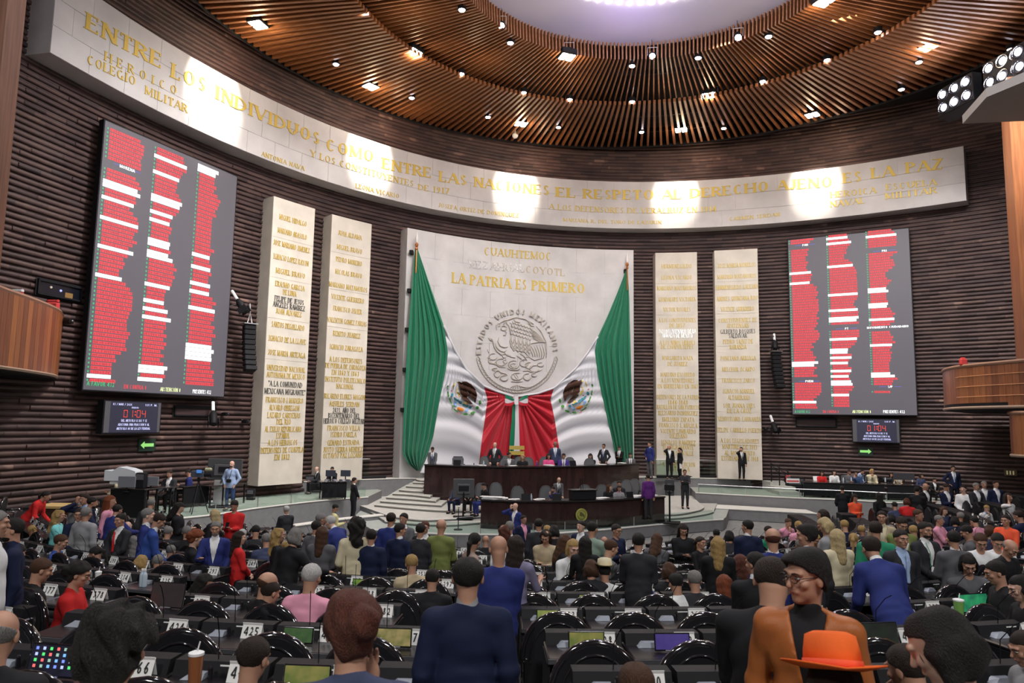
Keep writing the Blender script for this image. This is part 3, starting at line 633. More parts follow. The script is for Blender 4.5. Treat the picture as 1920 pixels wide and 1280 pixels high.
def seg(mb, B, x, y, w, h, ch, m):
    S = {'0': 'abcdef', '1': 'bc', '4': 'fgbc'}[ch]; t = h * .12; g = t * .25
    R = {'a': (0, h - t, w, h), 'g': (0, h / 2 - t / 2, w, h / 2 + t / 2), 'd': (0, 0, w, t), 'f': (0, h / 2, t, h), 'b': (w - t, h / 2, w, h), 'e': (0, 0, t, h / 2), 'c': (w - t, 0, w, h / 2)}
    for k in S: a = R[k]; B.quad(mb, x + a[0] + g, y + a[1] + g, x + a[2] - g, y + a[3] - g, m, z=-.01)
def timer_screen(c, label):
    B = Board(c, .6, label, 'wall_screen', 'screen', .3); w, h = B.w, B.h
    MB().box((0, 0, -.006), (w * .09, h, .01)).obj('side_bezel', M_bezel, B.root); MB().box((w * .95, 0, -.006), (w, h, .01)).obj('side_bezel', M_bezel, B.root)
    MB().box((w * .09, 0, 0), (w * .95, h, .01)).obj('display_panel', led('screen_black', (.004, .004, .03), 1), B.root)
    t = MB(); Lw = led('screen_text', (.62, .64, 1), 1.3); Lr = led('screen_timer', (1, .07, .03), 1.4)
    B.text(t, '03 / mar / 2026', w * .13, h * .88, h * .07, w * .33, .2, Lw); B.text(t, '1:11 P. M.', w * .70, h * .88, h * .07, w * .22, .2, Lw); B.text(t, 'Orador:', w * .52, h * .79, h * .055, w * .13, .2, Lw, center=True)
    x = w * .32; dw = w * .085
    for ch in '01:04':
        if ch == ':': B.quad(t, x + .02, h * .56, x + .06, h * .6, Lr, z=-.01); B.quad(t, x + .02, h * .66, x + .06, h * .70, Lr, z=-.01); x += w * .04; continue
        seg(t, B, x, h * .49, dw * .86, h * .25, ch, Lr); x += dw * 1.12
    for i, (s_, ww) in enumerate((('DEL ARTÍCULO 83 BIS Y SE', .46), ('ADICIONA UNA FRACCIÓN V AL', .56), ('ARTÍCULO 84 DE LA LEY FEDERAL', .60))): B.text(t, s_, w * .52, h * (.35 - .13 * i), h * .08, w * ww, .22, Lw, center=True)
    t.obj('lettering', None, B.root, kind='stuff'); return B
TL_ = timer_screen(((199, 750), (302, 757), (192, 808), (298, 813)), 'small wall screen with red 01:04 timer under the left scoreboard')
TR_ = timer_screen(((1598, 787), (1686, 786), (1600, 828), (1686, 829)), 'small wall screen with red 01:04 timer under the right scoreboard')
# exit arrows
def arrow(px, py, dirn, label):
    t, z = onwall(px, py, .14); R = WR(t); M = Matrix.Translation(wp(t, z, .14)) @ Matrix.Rotation(-t, 4, 'Z') @ Matrix.Rotation(PI / 2, 4, 'X')
    r = empty('exit_arrow_sign', M, label, 'exit sign'); MB().box((-.34, -.22, -.1), (.34, .22, 0)).obj('back_plate', mat('dark_green_plate', (.01, .03, .02), .5), r)
    s = dirn; pl = [(s * .27, 0), (s * .12, .13), (s * .12, .06), (-s * .26, .06), (-s * .26, -.06), (s * .12, -.06), (s * .12, -.13)]
    MB().prism(pl, .002, .012).obj('arrow', led('arrow_green', (.35, .85, .22), .9), r)
arrow(276, 834, -1, 'lit green exit arrow pointing left on the brick wall under the left screen'); arrow(1623, 846, 1, 'lit green exit arrow pointing right under the right wall screen')
def wall_box(name, px, py, w, h, d, m, label, cat, off=0): # plain fitting frame on the wall: recess with lip
    t, z = onwall(px, py, .1); M = Matrix.Translation(wp(t, z, .1 + off)) @ Matrix.Rotation(-t, 4, 'Z') @ Matrix.Rotation(PI / 2, 4, 'X')
    return empty(name, M, label, cat)
# booth windows and recesses: flat panels with the recess dark painted on
def booth(c4, label, inner, lit=False):
    B = Board(c4, .13, label, 'booth_window', 'booth window', .02, M_void); w, h = B.w, B.h
    MB().box((0, 0, 0.003), (w, h, .012)).obj('dark_panel', inner, B.root)
    for a in ((0, h - .06, w, h), (0, 0, w, .05), (0, 0, .05, h), (w - .05, 0, w, h)): MB().box((a[0], a[1], -.05), (a[2], a[3], .02)).obj('frame_rail', M_black, B.root)
    if lit:
        MB().box((w * .62, .05, -.01), (w * .8, h * .45, .0)).obj('equipment', mat('booth_equipment', (.25, .14, .04), .5), B.root)
        MB().ball((w * .3, h * .6, 0), .04, n=8, k=4).obj('pilot_lamp', led('booth_lamp', (.6, .5, .4), 1), B.root); MB().ball((w * .52, h * .5, 0), .04, n=8, k=4).obj('pilot_lamp', led('booth_lamp_blue', (.3, .35, 1), 2), B.root)
    return B
booth(((70, 521), (152, 539), (70, 549), (152, 568)), 'dark booth window in the brick wall above the left balcony', mat('booth_dark', (.005, .006, .012), .3), True)
booth(((327, 760), (404, 765), (326, 776), (403, 784)), 'narrow dark recess in the brick wall under the left scoreboard', mat('recess_brown', (.04, .02, .02), .7))
booth(((1492, 785), (1568, 784), (1494, 800), (1568, 800)), 'narrow dark recess in the brick wall under the right scoreboard', mat('recess_brown', (.04, .02, .02), .7))
# ---------------------------------------------------------------- speakers, cameras on the wall
def array_speaker(px0, py0, px1, py1, off, label):
    t, zt = onwall(px0, py0, off); _, zb = onwall(px1, py1, off); n = 9; h = (zt - zb) / n
    p = wp(t, zt, off); r = empty('line_array_speaker', Matrix.Translation(p) @ Matrix.Rotation(-t - .3 * (1 if px0 < 900 else -1), 4, 'Z'), label, 'loudspeaker', 'line array speakers')
    for i in range(n):
        c = MB().bbox((-.24, -.18, -h * .94), (.24, .2, 0), .03).obj('speaker_cabinet', M_black, r, M=Matrix.Translation((0, -.012 * i * i * .5, -h * i)) @ Matrix.Rotation(-.03 * i, 4, 'X'))
    MB().box((-.28, -.25, .02), (.28, .25, .06)).obj('top_frame', M_steel, r)
    MB().tube([(-.1, 0, .05), (0, 0, .5), (.1, 0, .05)], .02, 6).obj('shackle', M_white, r)
    b = MB(); b.tube([(0, 0, .5), (0, .1, .9), (0, off, .9)], .025, 6); b.obj('wall_bracket', M_steel, r)
    return r
array_speaker(468, 609, 463, 697, .9, 'hanging black line array speaker left of the outermost stone slab')
array_speaker(1455, 660, 1452, 729, .8, 'hanging black line array speaker right of the last stone slab')
def wall_spot(px, py, label, rx=0.0, tilt=-.6):
    t, z = onwall(px, py, .8); r = empty('wall_spotlight', Matrix.Translation(wp(t, z, .8)) @ Matrix.Rotation(-t + rx, 4, 'Z') @ Matrix.Rotation(tilt, 4, 'X'), label, 'spotlight', 'wall spotlights')
    MB().lathe([(.13, -.34), (.15, -.3), (.15, .1), (.09, .25), (.05, .3)], 12).obj('can', M_black, r, auto=True)
    MB().bbox((-.06, -.05, .3), (.06, .05, .75), .02).obj('white_back_box', M_white, r); MB().box((-.2, -.2, -.36), (-.18, .2, -.1)).obj('barn_door', M_black, r); MB().box((.18, -.2, -.36), (.2, .2, -.1)).obj('barn_door', M_black, r)
    MB().tube([(0, 0, .1), (0, .3, .2), (0, .75, .3)], .02, 6).obj('bracket', M_steel, r); return r
wall_spot(452, 572, 'black wall spotlight with white back box above the left line array speaker', .6)
wall_spot(1453, 645, 'wall spotlight with white back box above the right line array speaker', 0)
wall_spot(400, 782, 'black wall spotlight beside the recess under the left scoreboard', -.5); wall_spot(1452, 800, 'cluster spotlight low on the brick right of the last stone slab', .4)
def wall_cam(px, py, label):
    t, z = onwall(px, py, .3); r = empty('security_camera', Matrix.Translation(wp(t, z, .3)) @ Matrix.Rotation(-t, 4, 'Z'), label, 'camera', 'wall cameras')
    MB().bbox((-.09, -.2, -.07), (.09, .15, .07), .02).obj('housing', M_black, r); MB().ball((0, -.2, 0), .07, n=10, k=6).obj('lens', M_glossblack, r, smooth=True); MB().tube([(0, .1, 0), (0, .3, .1)], .025, 6).obj('bracket', M_steel, r)
wall_cam(126, 603, 'dark wall camera between the left balcony and the left scoreboard'); wall_cam(422, 776, 'pale small camera on an arm beside the low left spotlight'); wall_cam(460, 790, 'camera with a hanging cable beside the outermost slab'); wall_cam(1435, 803, 'small camera with white label right of the last slab')
t_, z_ = onwall(966, 250, 1.4); pc = empty('ceiling_camera', Matrix.Translation(wp(t_, z_, 1.4)), 'white dome camera on a short post under the slat edge', 'camera')
MB().tube([(0, 0, 0), (0, 0, .45)], .045, 8).obj('post', M_white, pc); MB().box((-.15, -.05, .45), (.15, .05, .5)).obj('mounting_plate', M_white, pc); MB().ball((0, 0, -.12), .17, n=12, k=8).obj('dome_head', M_white, pc, smooth=True)
# ---------------------------------------------------------------- stage platforms
def poly_px(pts, z): return [tuple(atz(x, y, z))[:2] for x, y in pts]
def smooth_poly(P, n=6):
    out = []
    for i in range(len(P) - 1):
        p0 = P[max(i - 1, 0)]; p1 = P[i]; p2 = P[i + 1]; p3 = P[min(i + 2, len(P) - 1)]
        for k in range(n):
            t = k / n; out.append(tuple(.5 * (2 * p1[j] + (p2[j] - p0[j]) * t + (2 * p0[j] - 5 * p1[j] + 4 * p2[j] - p3[j]) * t * t + (3 * p1[j] - p0[j] - 3 * p2[j] + p3[j]) * t ** 3) for j in (0, 1)))
    out.append(P[-1]); return out
def platform(name, rim, back, z, mtop, mside, nose=True, z0=0.0, rail=None, smooth=True):
    R = smooth_poly(rim) if smooth else rim; poly = R + back
    from mathutils.geometry import tessellate_polygon
    tri = tessellate_polygon([[Vector((x, y, 0)) for x, y in poly]]); root = empty(name, kind='structure'); n = len(poly)
    mb = MB(); mb.add([(x, y, z) for x, y in poly], [tuple(t) for t in tri], mtop); mb.obj('deck', None, root, kind='structure')
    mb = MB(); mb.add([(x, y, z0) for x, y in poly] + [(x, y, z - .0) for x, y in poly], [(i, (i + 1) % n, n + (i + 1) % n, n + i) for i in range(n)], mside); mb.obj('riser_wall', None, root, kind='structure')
    if nose:
        mb = MB(); mb.tube([(x, y, z - .015) for x, y in R], .035, 6); mb.obj('nosing', M_nose, root, kind='structure')
    return root, R
# U: ledge along the foot of the wall
rimU = poly_px([(455, 903), (573, 902), (690, 898), (774, 896)], 1.5) + [(-4.0, 35.2), (0.0, 35.9), (5.6, 37.2)] + poly_px([(1207, 894), (1330, 896), (1464, 898)], 1.5)
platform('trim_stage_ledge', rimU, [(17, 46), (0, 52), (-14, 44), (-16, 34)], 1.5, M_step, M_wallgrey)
for pa, pb in (((510, 903), (573, 902)), ((573, 902), (722, 897)), ((1232, 895), (1430, 897))):
    a = atz(*pa, 1.5) + Vector((0, .12, 0)); b = atz(*pb, 1.5) + Vector((0, .12, 0)); MB().tube([(a.x, a.y, 1.56), ((a.x + b.x) / 2, (a.y + b.y) / 2 + .08, 1.56), (b.x, b.y, 1.56)], .075, 4).obj('trim_cable_duct', M_black, kind='structure')
# M: the dais floor, two shallow steps down to the front landing
gM = .65
rimM = poly_px([(727, 966), (790, 973), (850, 971), (902, 967)], gM) + [(1.2, 30.3), (4.6, 31.3)] + poly_px([(1256, 963), (1306, 956), (1320, 950)], gM)
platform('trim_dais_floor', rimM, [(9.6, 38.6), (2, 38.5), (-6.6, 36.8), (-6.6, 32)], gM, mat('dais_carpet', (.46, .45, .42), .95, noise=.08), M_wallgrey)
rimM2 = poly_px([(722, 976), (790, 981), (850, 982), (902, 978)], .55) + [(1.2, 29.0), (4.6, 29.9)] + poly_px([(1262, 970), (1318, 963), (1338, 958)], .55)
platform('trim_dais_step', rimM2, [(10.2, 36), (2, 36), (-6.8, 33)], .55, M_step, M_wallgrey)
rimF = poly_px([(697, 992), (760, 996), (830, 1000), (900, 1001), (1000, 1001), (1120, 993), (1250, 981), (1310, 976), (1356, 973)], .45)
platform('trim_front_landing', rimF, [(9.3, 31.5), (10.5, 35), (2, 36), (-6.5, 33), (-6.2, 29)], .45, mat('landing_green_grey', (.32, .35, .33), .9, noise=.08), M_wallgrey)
# flight of eight steps beside the high desk
ST = [((774, 903), (793, 904), (793, 904)), ((761, 910), (776, 911), (793, 912)), ((748, 917), (770, 919), (793, 920)), ((736, 924), (770, 926), (806, 930)), ((724, 931), (770, 934), (817, 938)), ((713, 938), (765, 942), (828, 946)), ((702, 945), (765, 951), (819, 955), (860, 956), (902, 956))]
for k, pts in enumerate(ST):
    z = 1.5 - .106 * (k + 1); R = poly_px(pts, z)
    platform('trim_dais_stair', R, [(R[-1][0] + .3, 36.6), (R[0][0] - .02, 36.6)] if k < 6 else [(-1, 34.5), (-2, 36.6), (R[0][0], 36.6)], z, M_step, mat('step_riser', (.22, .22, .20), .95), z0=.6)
# small steps at the left foot of the landing
for k in range(3):
    z = .36 - .1 * k; a = poly_px([(697 - 5 * k, 993 + 7 * k), (722 + 0 * k, 994 + 7 * k)], z); platform('trim_landing_stair', a, [(a[1][0], a[1][1] + 1.6), (a[0][0], a[0][1] + 1.6)], z, M_step, M_wallgrey, z0=0)
# L: press platform on the left, R: press platform on the right
platform('trim_left_platform', poly_px([(-60, 972), (30, 973), (150, 977), (300, 973), (400, 964), (480, 952), (600, 938), (690, 931)], 1.0), [(-6.1, 35), (-9, 40), (-18, 34), (-20, 22)], 1.0, mat('platform_green_grey', (.31, .34, .31), .9, noise=.1), M_wallgrey)
platform('trim_left_parapet', poly_px([(553, 985), (640, 973), (727, 964)], .62), [(p[0] - .25, p[1] + .3) for p in reversed(poly_px([(553, 985), (640, 973), (727, 964)], .62))], .62, M_nose, M_wallgrey, smooth=False)
platform('trim_right_platform', poly_px([(1304, 923), (1400, 928), (1500, 933), (1600, 937), (1665, 941), (1745, 943), (1835, 945)], 1.0), [(24, 34), (26, 40), (15, 46), (10, 41)], 1.0, mat('platform_green_grey', (.31, .34, .31), .9, noise=.1), M_wallgrey)
platform('trim_right_lower_wall', poly_px([(1303, 950), (1400, 955), (1532, 962)], .5), [(13.9, 34.4), (11.4, 35.5), (9.0, 36.4)], .5, M_nose, M_wallgrey)
# block steps at the ends of the ledge
p = atz(500, 926, 1.0); MB().box((p.x - .9, p.y + .4, 1.0), (p.x + .75, p.y + 1.0, 1.2)).obj('trim_block_step', M_step, kind='structure')
for k in range(3):
    a = atz(1466 + 9 * k, 903 + 9 * k, 1.5 - .16 * k); MB().box((a.x - .6, a.y, .95), (a.x + .45, a.y + 1.2, 1.48 - .16 * k)).obj('trim_side_stair', M_step, kind='structure')
# glass balustrades
def glass_rail(pts, z, h, label, posts=True, top=False):
    r = empty('glass_balustrade', None, label, 'balustrade')
    for i in range(len(pts) - 1):
        a, b = v3((*pts[i], z)), v3((*pts[i + 1], z)); d = (b - a); L = d.length; n = max(1, round(L / 1.8))
        for k in range(n):
            p0 = a + d * ((k + .01) / n); p1 = a + d * ((k + .99) / n); q = Vector((-d.y, d.x, 0)).normalized() * .006
            MB().add([p0 - q, p1 - q, p1 + q, p0 + q] + [v + Vector((0, 0, h)) for v in (p0 - q, p1 - q, p1 + q, p0 + q)], [(0, 3, 2, 1), (4, 5, 6, 7), (0, 1, 5, 4), (1, 2, 6, 5), (2, 3, 7, 6), (3, 0, 4, 7)]).obj('glass_pane', M_glass, r)
            if posts: MB().tube([tuple(p0), tuple(p0 + Vector((0, 0, h * .9)))], .018, 6).obj('clamp_post', M_steel, r)
    if top: MB().tube([(x, y, z + h) for x, y in pts], .02, 6).obj('top_rail', M_steel, r)
inF = [(x - .02, y + .12) for x, y in poly_px([(730, 995), (800, 999), (900, 1001), (1000, 1001), (1060, 997), (1120, 993), (1190, 987), (1250, 981), (1340, 974)], .45)]
glass_rail(inF, .45, .38, 'low glass balustrade along the curved front landing below the lower desk')
inL = [(x, y + .12) for x, y in poly_px([(150, 977), (300, 973), (400, 964), (480, 952), (600, 938), (685, 931)], 1.0)]
glass_rail(inL, 1.0, .42, 'low glass balustrade along the edge of the left press platform')
inR = [(x, y + .12) for x, y in poly_px([(1310, 923), (1400, 928), (1500, 933), (1600, 937), (1665, 941), (1740, 943)], 1.0)]
glass_rail(inR, 1.0, .4, 'low glass balustrade along the edge of the right press platform', top=True)
inU = [(x, y + .3) for x, y in poly_px([(1232, 895), (1330, 896), (1428, 897)], 1.5)]
glass_rail(inU, 1.5, .95, 'chest high glass screen in front of the two right stone slabs', posts=False, top=True)
inU2 = [(x, y + .3) for x, y in poly_px([(575, 902), (690, 898)], 1.5)]
glass_rail(inU2, 1.5, .95, 'glass screen with rail in front of the inner left stone slab', top=True)
# ---------------------------------------------------------------- balconies, pillars
M_pan = mat('balcony_timber', (.24, .08, .028), .35, noise=.3, nscale=5, stretch=(6, 6, .3))
def balcony(path, z0, z1, label, planks=True, strips=False):
    r = empty('balcony', None, label, 'balcony'); S = smooth_poly(path, 8); acc = 0
    # plank facing
    tot = [0]
    for i in range(len(S) - 1): tot.append(tot[-1] + math.hypot(S[i + 1][0] - S[i][0], S[i + 1][1] - S[i][1]))
    def at(d):
        for i in range(len(S) - 1):
            if tot[i + 1] >= d: f = (d - tot[i]) / (tot[i + 1] - tot[i]); return (S[i][0] + (S[i + 1][0] - S[i][0]) * f, S[i][1] + (S[i + 1][1] - S[i][1]) * f)
        return S[-1]
    L = tot[-1]; pw = .28; n = int(L / pw); tones = [mat('balcony_timber', (.24, .08, .028)), mat('balcony_timber_dark', (.17, .052, .02), .35, noise=.3, nscale=5, stretch=(6, 6, .3)), mat('balcony_timber_light', (.30, .105, .035), .35, noise=.25, nscale=5, stretch=(6, 6, .3))]
    for k in range(n):
        a, b = at(L * (k + .02) / n), at(L * (k + .98) / n); d = v3((b[0] - a[0], b[1] - a[1], 0)).normalized(); q = Vector((-d.y, d.x, 0)) * .04
        vs = [v3((*a, z0)), v3((*b, z0)), v3((*b, z0)) + q, v3((*a, z0)) + q]; up = Vector((0, 0, z1 - z0))
        MB().add(vs + [v + up for v in vs], [(0, 3, 2, 1), (4, 5, 6, 7), (0, 1, 5, 4), (1, 2, 6, 5), (2, 3, 7, 6), (3, 0, 4, 7)]).obj('plank', RND.choice(tones), r)
    back = [(x, y) for x, y in S]
    mb = MB(); mb.tube([(x, y, z1 + .03) for x, y in S], .07, 6); mb.obj('cap_rail', mat('balcony_cap', (.30, .16, .10), .4), r)
    mb = MB(); mb.tube([(x, y, z0 - .02) for x, y in S], .06, 6); mb.obj('bottom_trim', mat('balcony_trim', (.35, .25, .18), .4), r)
    return r, S
# left balcony: curved front ending beside the left scoreboard
D = 24.5
pl = [tuple(aty(x, y, Y))[:2] for x, y, Y in ((118, 580, 23.6), (112, 577, 22.2), (90, 572, 21.0), (50, 563, 19.6), (0, 553, 18.2), (-60, 543, 16.5), (-140, 530, 14.5))]
zt = aty(60, 563, 19.9).z; zb = aty(60, 693, 19.9).z
rb, S = balcony(pl, zb, zt, 'curved timber fronted balcony on the left wall')
def slab_under(S, z, wallpts, root, m, th=.25):
    from mathutils.geometry import tessellate_polygon
    poly = S + wallpts; n = len(poly); tri = tessellate_polygon([[Vector((x, y, 0)) for x, y in poly]])
    MB().add([(x, y, z) for x, y in poly] + [(x, y, z + th) for x, y in poly], [tuple(t) for t in tri] + [tuple(a + n for a in t) for t in tri] + [(i, (i + 1) % n, n + (i + 1) % n, n + i) for i in range(n)]).obj('floor_slab', m, root)
slab_under(S, zb - .1, [(-20, 12), (-17.5, 22), (-14.5, 25.2)], rb, M_black)
for x, y, m in ((30, 549, 'red_cloth'), (98, 568, 'red_cloth2')):
    p = aty(x, y, 20.4 if x < 50 else 22.2); o = empty('coat', TR(p.x, p.y, p.z - .1), 'red jacket hung on the left balcony rail, ' + ('nearer the picture edge' if x < 50 else 'nearer the scoreboard'), 'jacket')
    MB().bbox((-.22, -.06, -.28), (.22, .1, .14), .06).obj('cloth', mat(m, (.6, .05, .05), .9), o); MB().bbox((-.2, -.02, .1), (.2, .08, .22), .04).obj('collar', M_white if x < 50 else mat(m, (.6, .05, .05), .9), o)
pr = [tuple(aty(x, 700, Y))[:2] for x, Y in ((1767, 31.0), (1775, 29.6), (1800, 28.2), (1850, 26.8), (1925, 25.2), (2010, 23.5), (2100, 21.5))]
zt2 = aty(1850, 683, 26.8).z; zb2 = aty(1850, 762, 26.8).z
rb2, S2 = balcony(pr, zb2, zt2, 'timber fronted balcony on the right wall beneath the scoreboard side')
for k in range(1, 4):
    z = zb2 + (zt2 - zb2) * k / 4; MB().tube([(x - .03, y - .03, z) for x, y in S2[14:]], .014, 4).obj('bead_line', mat('balcony_bead', (.6, .28, .12), .4), rb2)
slab_under(S2, zb2 - .1, [(29, 22), (27, 30), (22, 34.2)], rb2, M_black)
p = aty(1806, 678, 28); o = empty('coat', TR(p.x, p.y, p.z - .05), 'small red garment on the right balcony rail', 'jacket'); MB().bbox((-.15, -.08, -.1), (.15, .08, .18), .05).obj('cloth', mat('red_cloth', (.6, .05, .05), .9), o); MB().bbox((-.1, -.05, .14), (.1, .05, .22), .03).obj('collar', mat('red_cloth', (.6, .05, .05), .9), o)
def pillar(name, P, z0, z1, m, label):
    r = empty(name, None, kind='structure'); n = len(P)
    MB().add([(x, y, z0) for x, y in P] + [(x, y, z1) for x, y in P], [(i, (i + 1) % n, n + (i + 1) % n, n + i) for i in range(n)] + [tuple(range(n)), tuple(range(n, 2 * n))]).obj('timber_cladding', m, r, kind='structure')
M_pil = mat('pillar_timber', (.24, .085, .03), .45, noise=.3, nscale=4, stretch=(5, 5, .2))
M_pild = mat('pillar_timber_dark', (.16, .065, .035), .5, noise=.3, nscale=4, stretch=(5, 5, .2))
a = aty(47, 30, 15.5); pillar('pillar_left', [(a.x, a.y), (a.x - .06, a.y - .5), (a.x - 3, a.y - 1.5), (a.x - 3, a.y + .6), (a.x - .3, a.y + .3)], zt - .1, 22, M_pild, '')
b1 = aty(1892, 400, 27.4); b2 = aty(1904, 400, 26.6); pillar('pillar_right', [(b1.x, b1.y), (b2.x, b2.y), (b2.x + 2.6, b2.y - .8), (b2.x + 2.6, b2.y + 1.6), (b1.x + .2, b1.y + .4)], zb2, aty(1892, 172, 27.4).z + .2, M_pil, '')
# low timber drum at the right under the balcony
dr = [tuple(aty(x, 800, Y))[:2] for x, Y in ((1893, 26.4), (1910, 25.6), (1945, 25.0), (1990, 24.4))]
balcony(dr, aty(1905, 853, 25.8).z, aty(1905, 775, 25.8).z, 'lower end of a timber balcony at the right edge under the upper one')
# pale soffit at the upper right
sp = [atz(x, y, 15.0) for x, y in ((1805, 232), (1850, 182), (1925, 151), (2060, 110), (2060, 222), (1890, 228))]
MB().add([(q.x, q.y, q.z) for q in sp] + [(q.x, q.y, q.z + .3) for q in sp], [tuple(range(6)), tuple(range(6, 12))] + [(i, (i + 1) % 6, 6 + (i + 1) % 6, 6 + i) for i in range(6)]).obj('ceiling_soffit', mat('soffit_plaster', (.34, .32, .30), .8), kind='structure')
# ================================================================ rostrum
M_walnut = mat('dark_walnut', (.030, .014, .013), .22, noise=.35, nscale=2.5, stretch=(1.5, 1.5, .4), coat=.35)
M_walnut_top = mat('dark_desk_top', (.022, .018, .018), .25, coat=.3)
M_leather = mat('grey_leather', (.075, .08, .085), .42)
M_mesh = mat('grey_mesh_fabric', (.10, .10, .11), .7)
def offs(P, d):
    out = []
    for i in range(len(P)):
        a = P[max(i - 1, 0)]; b = P[min(i + 1, len(P) - 1)]; t = v3((b[0] - a[0], b[1] - a[1], 0)).normalized(); out.append((P[i][0] - t.y * d, P[i][1] + t.x * d))
    return out
def curved_desk(pts, ztop, z0, label, depth=.75, npan=6):
    S = smooth_poly(poly_px(pts, ztop), 8); B = offs(S, depth); r = empty('rostrum_desk', None, label, 'desk'); n = len(S)
    Fi = offs(S, .06); seg_ = (n - 1) // npan
    for k in range(npan):
        i0 = k * (n - 1) // npan; i1 = (k + 1) * (n - 1) // npan; A = Fi[i0:i1 + 1]; A2 = offs(A, .05)
        A = [(A[0][0] * .998 + A[1][0] * .002, A[0][1])] + A[1:]
        rows = [[(x, y, z) for x, y in P_] for z, P_ in ((z0 + .12, A2), (z0 + .12, A), (ztop - .09, A), (ztop - .09, A2))]
        MB().grid(rows).obj('front_panel', M_walnut, r)
    MB().grid([[(x, y, z) for x, y in offs(S, .12)] for z in (z0, z0 + .13)]).obj('plinth', M_black, r)
    top = [[(x, y, z) for x, y in P_] for P_, z in ((S, ztop - .06), (S, ztop), (B, ztop), (B, ztop - .06), (S, ztop - .06))]
    mb = MB().grid(top); mb.add([t[0] for t in top[:4]], [(0, 1, 2, 3)]); mb.add([t[-1] for t in top[:4]], [(0, 1, 2, 3)]); mb.obj('worktop', M_walnut_top, r)
    for e, nm in ((0, 'end_panel'), (-1, 'end_panel')):
        a, b = Fi[e], B[e]; MB().add([(a[0], a[1], z0), (b[0], b[1], z0), (b[0], b[1], ztop - .06), (a[0], a[1], ztop - .06)], [(0, 1, 2, 3)]).obj(nm, M_walnut, r)
    MB().grid([[(x, y, z) for x, y in offs(S, .6)] for z in (z0 + .5, ztop - .06)]).obj('modesty_board', M_walnut, r)
    return S, B
SU, BU = curved_desk([(795, 870), (860, 872.5), (930, 874), (1000, 874), (1070, 873.5), (1140, 871.5), (1200, 868)], 2.4, .6, 'long curved dark high rostrum desk below the flags')
SL, BL_ = curved_desk([(901, 936), (950, 938), (1000, 938.5), (1060, 938.5), (1120, 937), (1180, 934), (1248, 930)], 1.5, .45, 'lower curved dark rostrum desk with round golden seal')
# raised floor behind the high desk
MB().prism([(x, y + .8) for x, y in SU] + [(6.8, 41), (-3.4, 39)], .6, 1.5, M_step).obj('trim_high_dais', None, kind='structure')
# golden seal on the lower desk
def gold_seal():
    c = aty(1097, 966, 25.9); best = min(SL, key=lambda p: abs(p[0] - c.x)); i = SL.index(best); a, b = SL[i - 1], SL[i + 1]; rz = math.atan2(b[1] - a[1], b[0] - a[0])
    M = Matrix.Translation((best[0], best[1] - .0, .98)) @ Matrix.Rotation(rz, 4, 'Z') @ Matrix.Rotation(PI / 2, 4, 'X')
    r = empty('round_seal', M, 'round golden seal with eagle on the front of the lower desk', 'seal'); g1 = mat('seal_gold', (.42, .42, .10), .4, .4); g2 = mat('seal_dark_gold', (.10, .11, .03), .5, .3)
    MB().lathe([(.235, 0), (.235, .02), (.2, .03), (.001, .03)], 28).obj('disc', g1, r, auto=True)
    MB().tube([(.225 * math.cos(i * PI / 12), .225 * math.sin(i * PI / 12), .03) for i in range(24)], .012, 5, closed=True).obj('rim', g1, r)
    mb = MB(); mb.tube([(.165 * math.cos(i * PI / 12), .165 * math.sin(i * PI / 12), .035) for i in range(24)], .007, 4, closed=True); mb.prism([(-.09, -.02), (-.06, .07), (-.1, .09), (-.03, .11), (.04, .06), (.11, -.0), (.1, -.09), (.05, -.03), (.0, -.05)], .03, .045)
    for k in range(9): a = PI * (1.1 + .1 * k); mb.tube([(.13 * math.cos(a), .13 * math.sin(a), .035), (.15 * math.cos(a + .12), .15 * math.sin(a + .12), .04)], .01, 4)
    mb.obj('eagle_emblem', g2, r)
gold_seal()
# ---------------------------------------------------------------- chairs of the rostrum
def chair_master(style):
    r = empty('office_chair')
    w = .27
    if style == 'leather':
        pr = [(-w, .5), (-w - .01, .8), (-w + .03, 1.02), (-w + .1, 1.13), (-.08, 1.18), (.08, 1.18), (w - .1, 1.13), (w - .03, 1.02), (w + .01, .8), (w, .5)]
        MB().prism(pr, -.05, .05, M=Matrix.Translation((0, .24, 0)) @ Matrix.Rotation(PI / 2, 4, 'X')).obj('backrest', M_leather, r)
        MB().prism([(x * .82, .1 + z * .88) for x, z in pr], -.065, .065, M=Matrix.Translation((0, .24, 0)) @ Matrix.Rotation(PI / 2, 4, 'X')).obj('cushion_panel', mat('grey_leather_light', (.12, .125, .13), .45), r)
    else:
        pr = [(-w, .55), (-w, .95), (-w + .05, 1.05), (w - .05, 1.05), (w, .95), (w, .55)]
        MB().prism([(x * .92, z * .98) for x, z in pr], -.012, .012, M=Matrix.Translation((0, .24, 0)) @ Matrix.Rotation(PI / 2, 4, 'X')).obj('mesh_panel', M_mesh, r)
        MB().tube([(x, .24, z) for x, z in pr], .022, 6, closed=True).obj('back_frame', M_black, r)
    MB().bbox((-.26, -.26, .42), (.26, .24, .52), .04).obj('seat', M_leather, r)
    for s in (-1, 1): MB().tube([(s * .28, .2, .6), (s * .3, .1, .68), (s * .3, -.18, .68), (s * .29, -.2, .5)], .025, 6).obj('armrest', M_black, r)
    MB().tube([(0, 0, .08), (0, 0, .42)], .035, 8).obj('pedestal', M_steel, r)
    b = MB()
    for k in range(5): a = 2 * PI * k / 5; b.tube([(0, 0, .1), (.28 * math.cos(a), .28 * math.sin(a), .05)], [.03, .018], 6)
    b.obj('star_base', M_black, r); return r
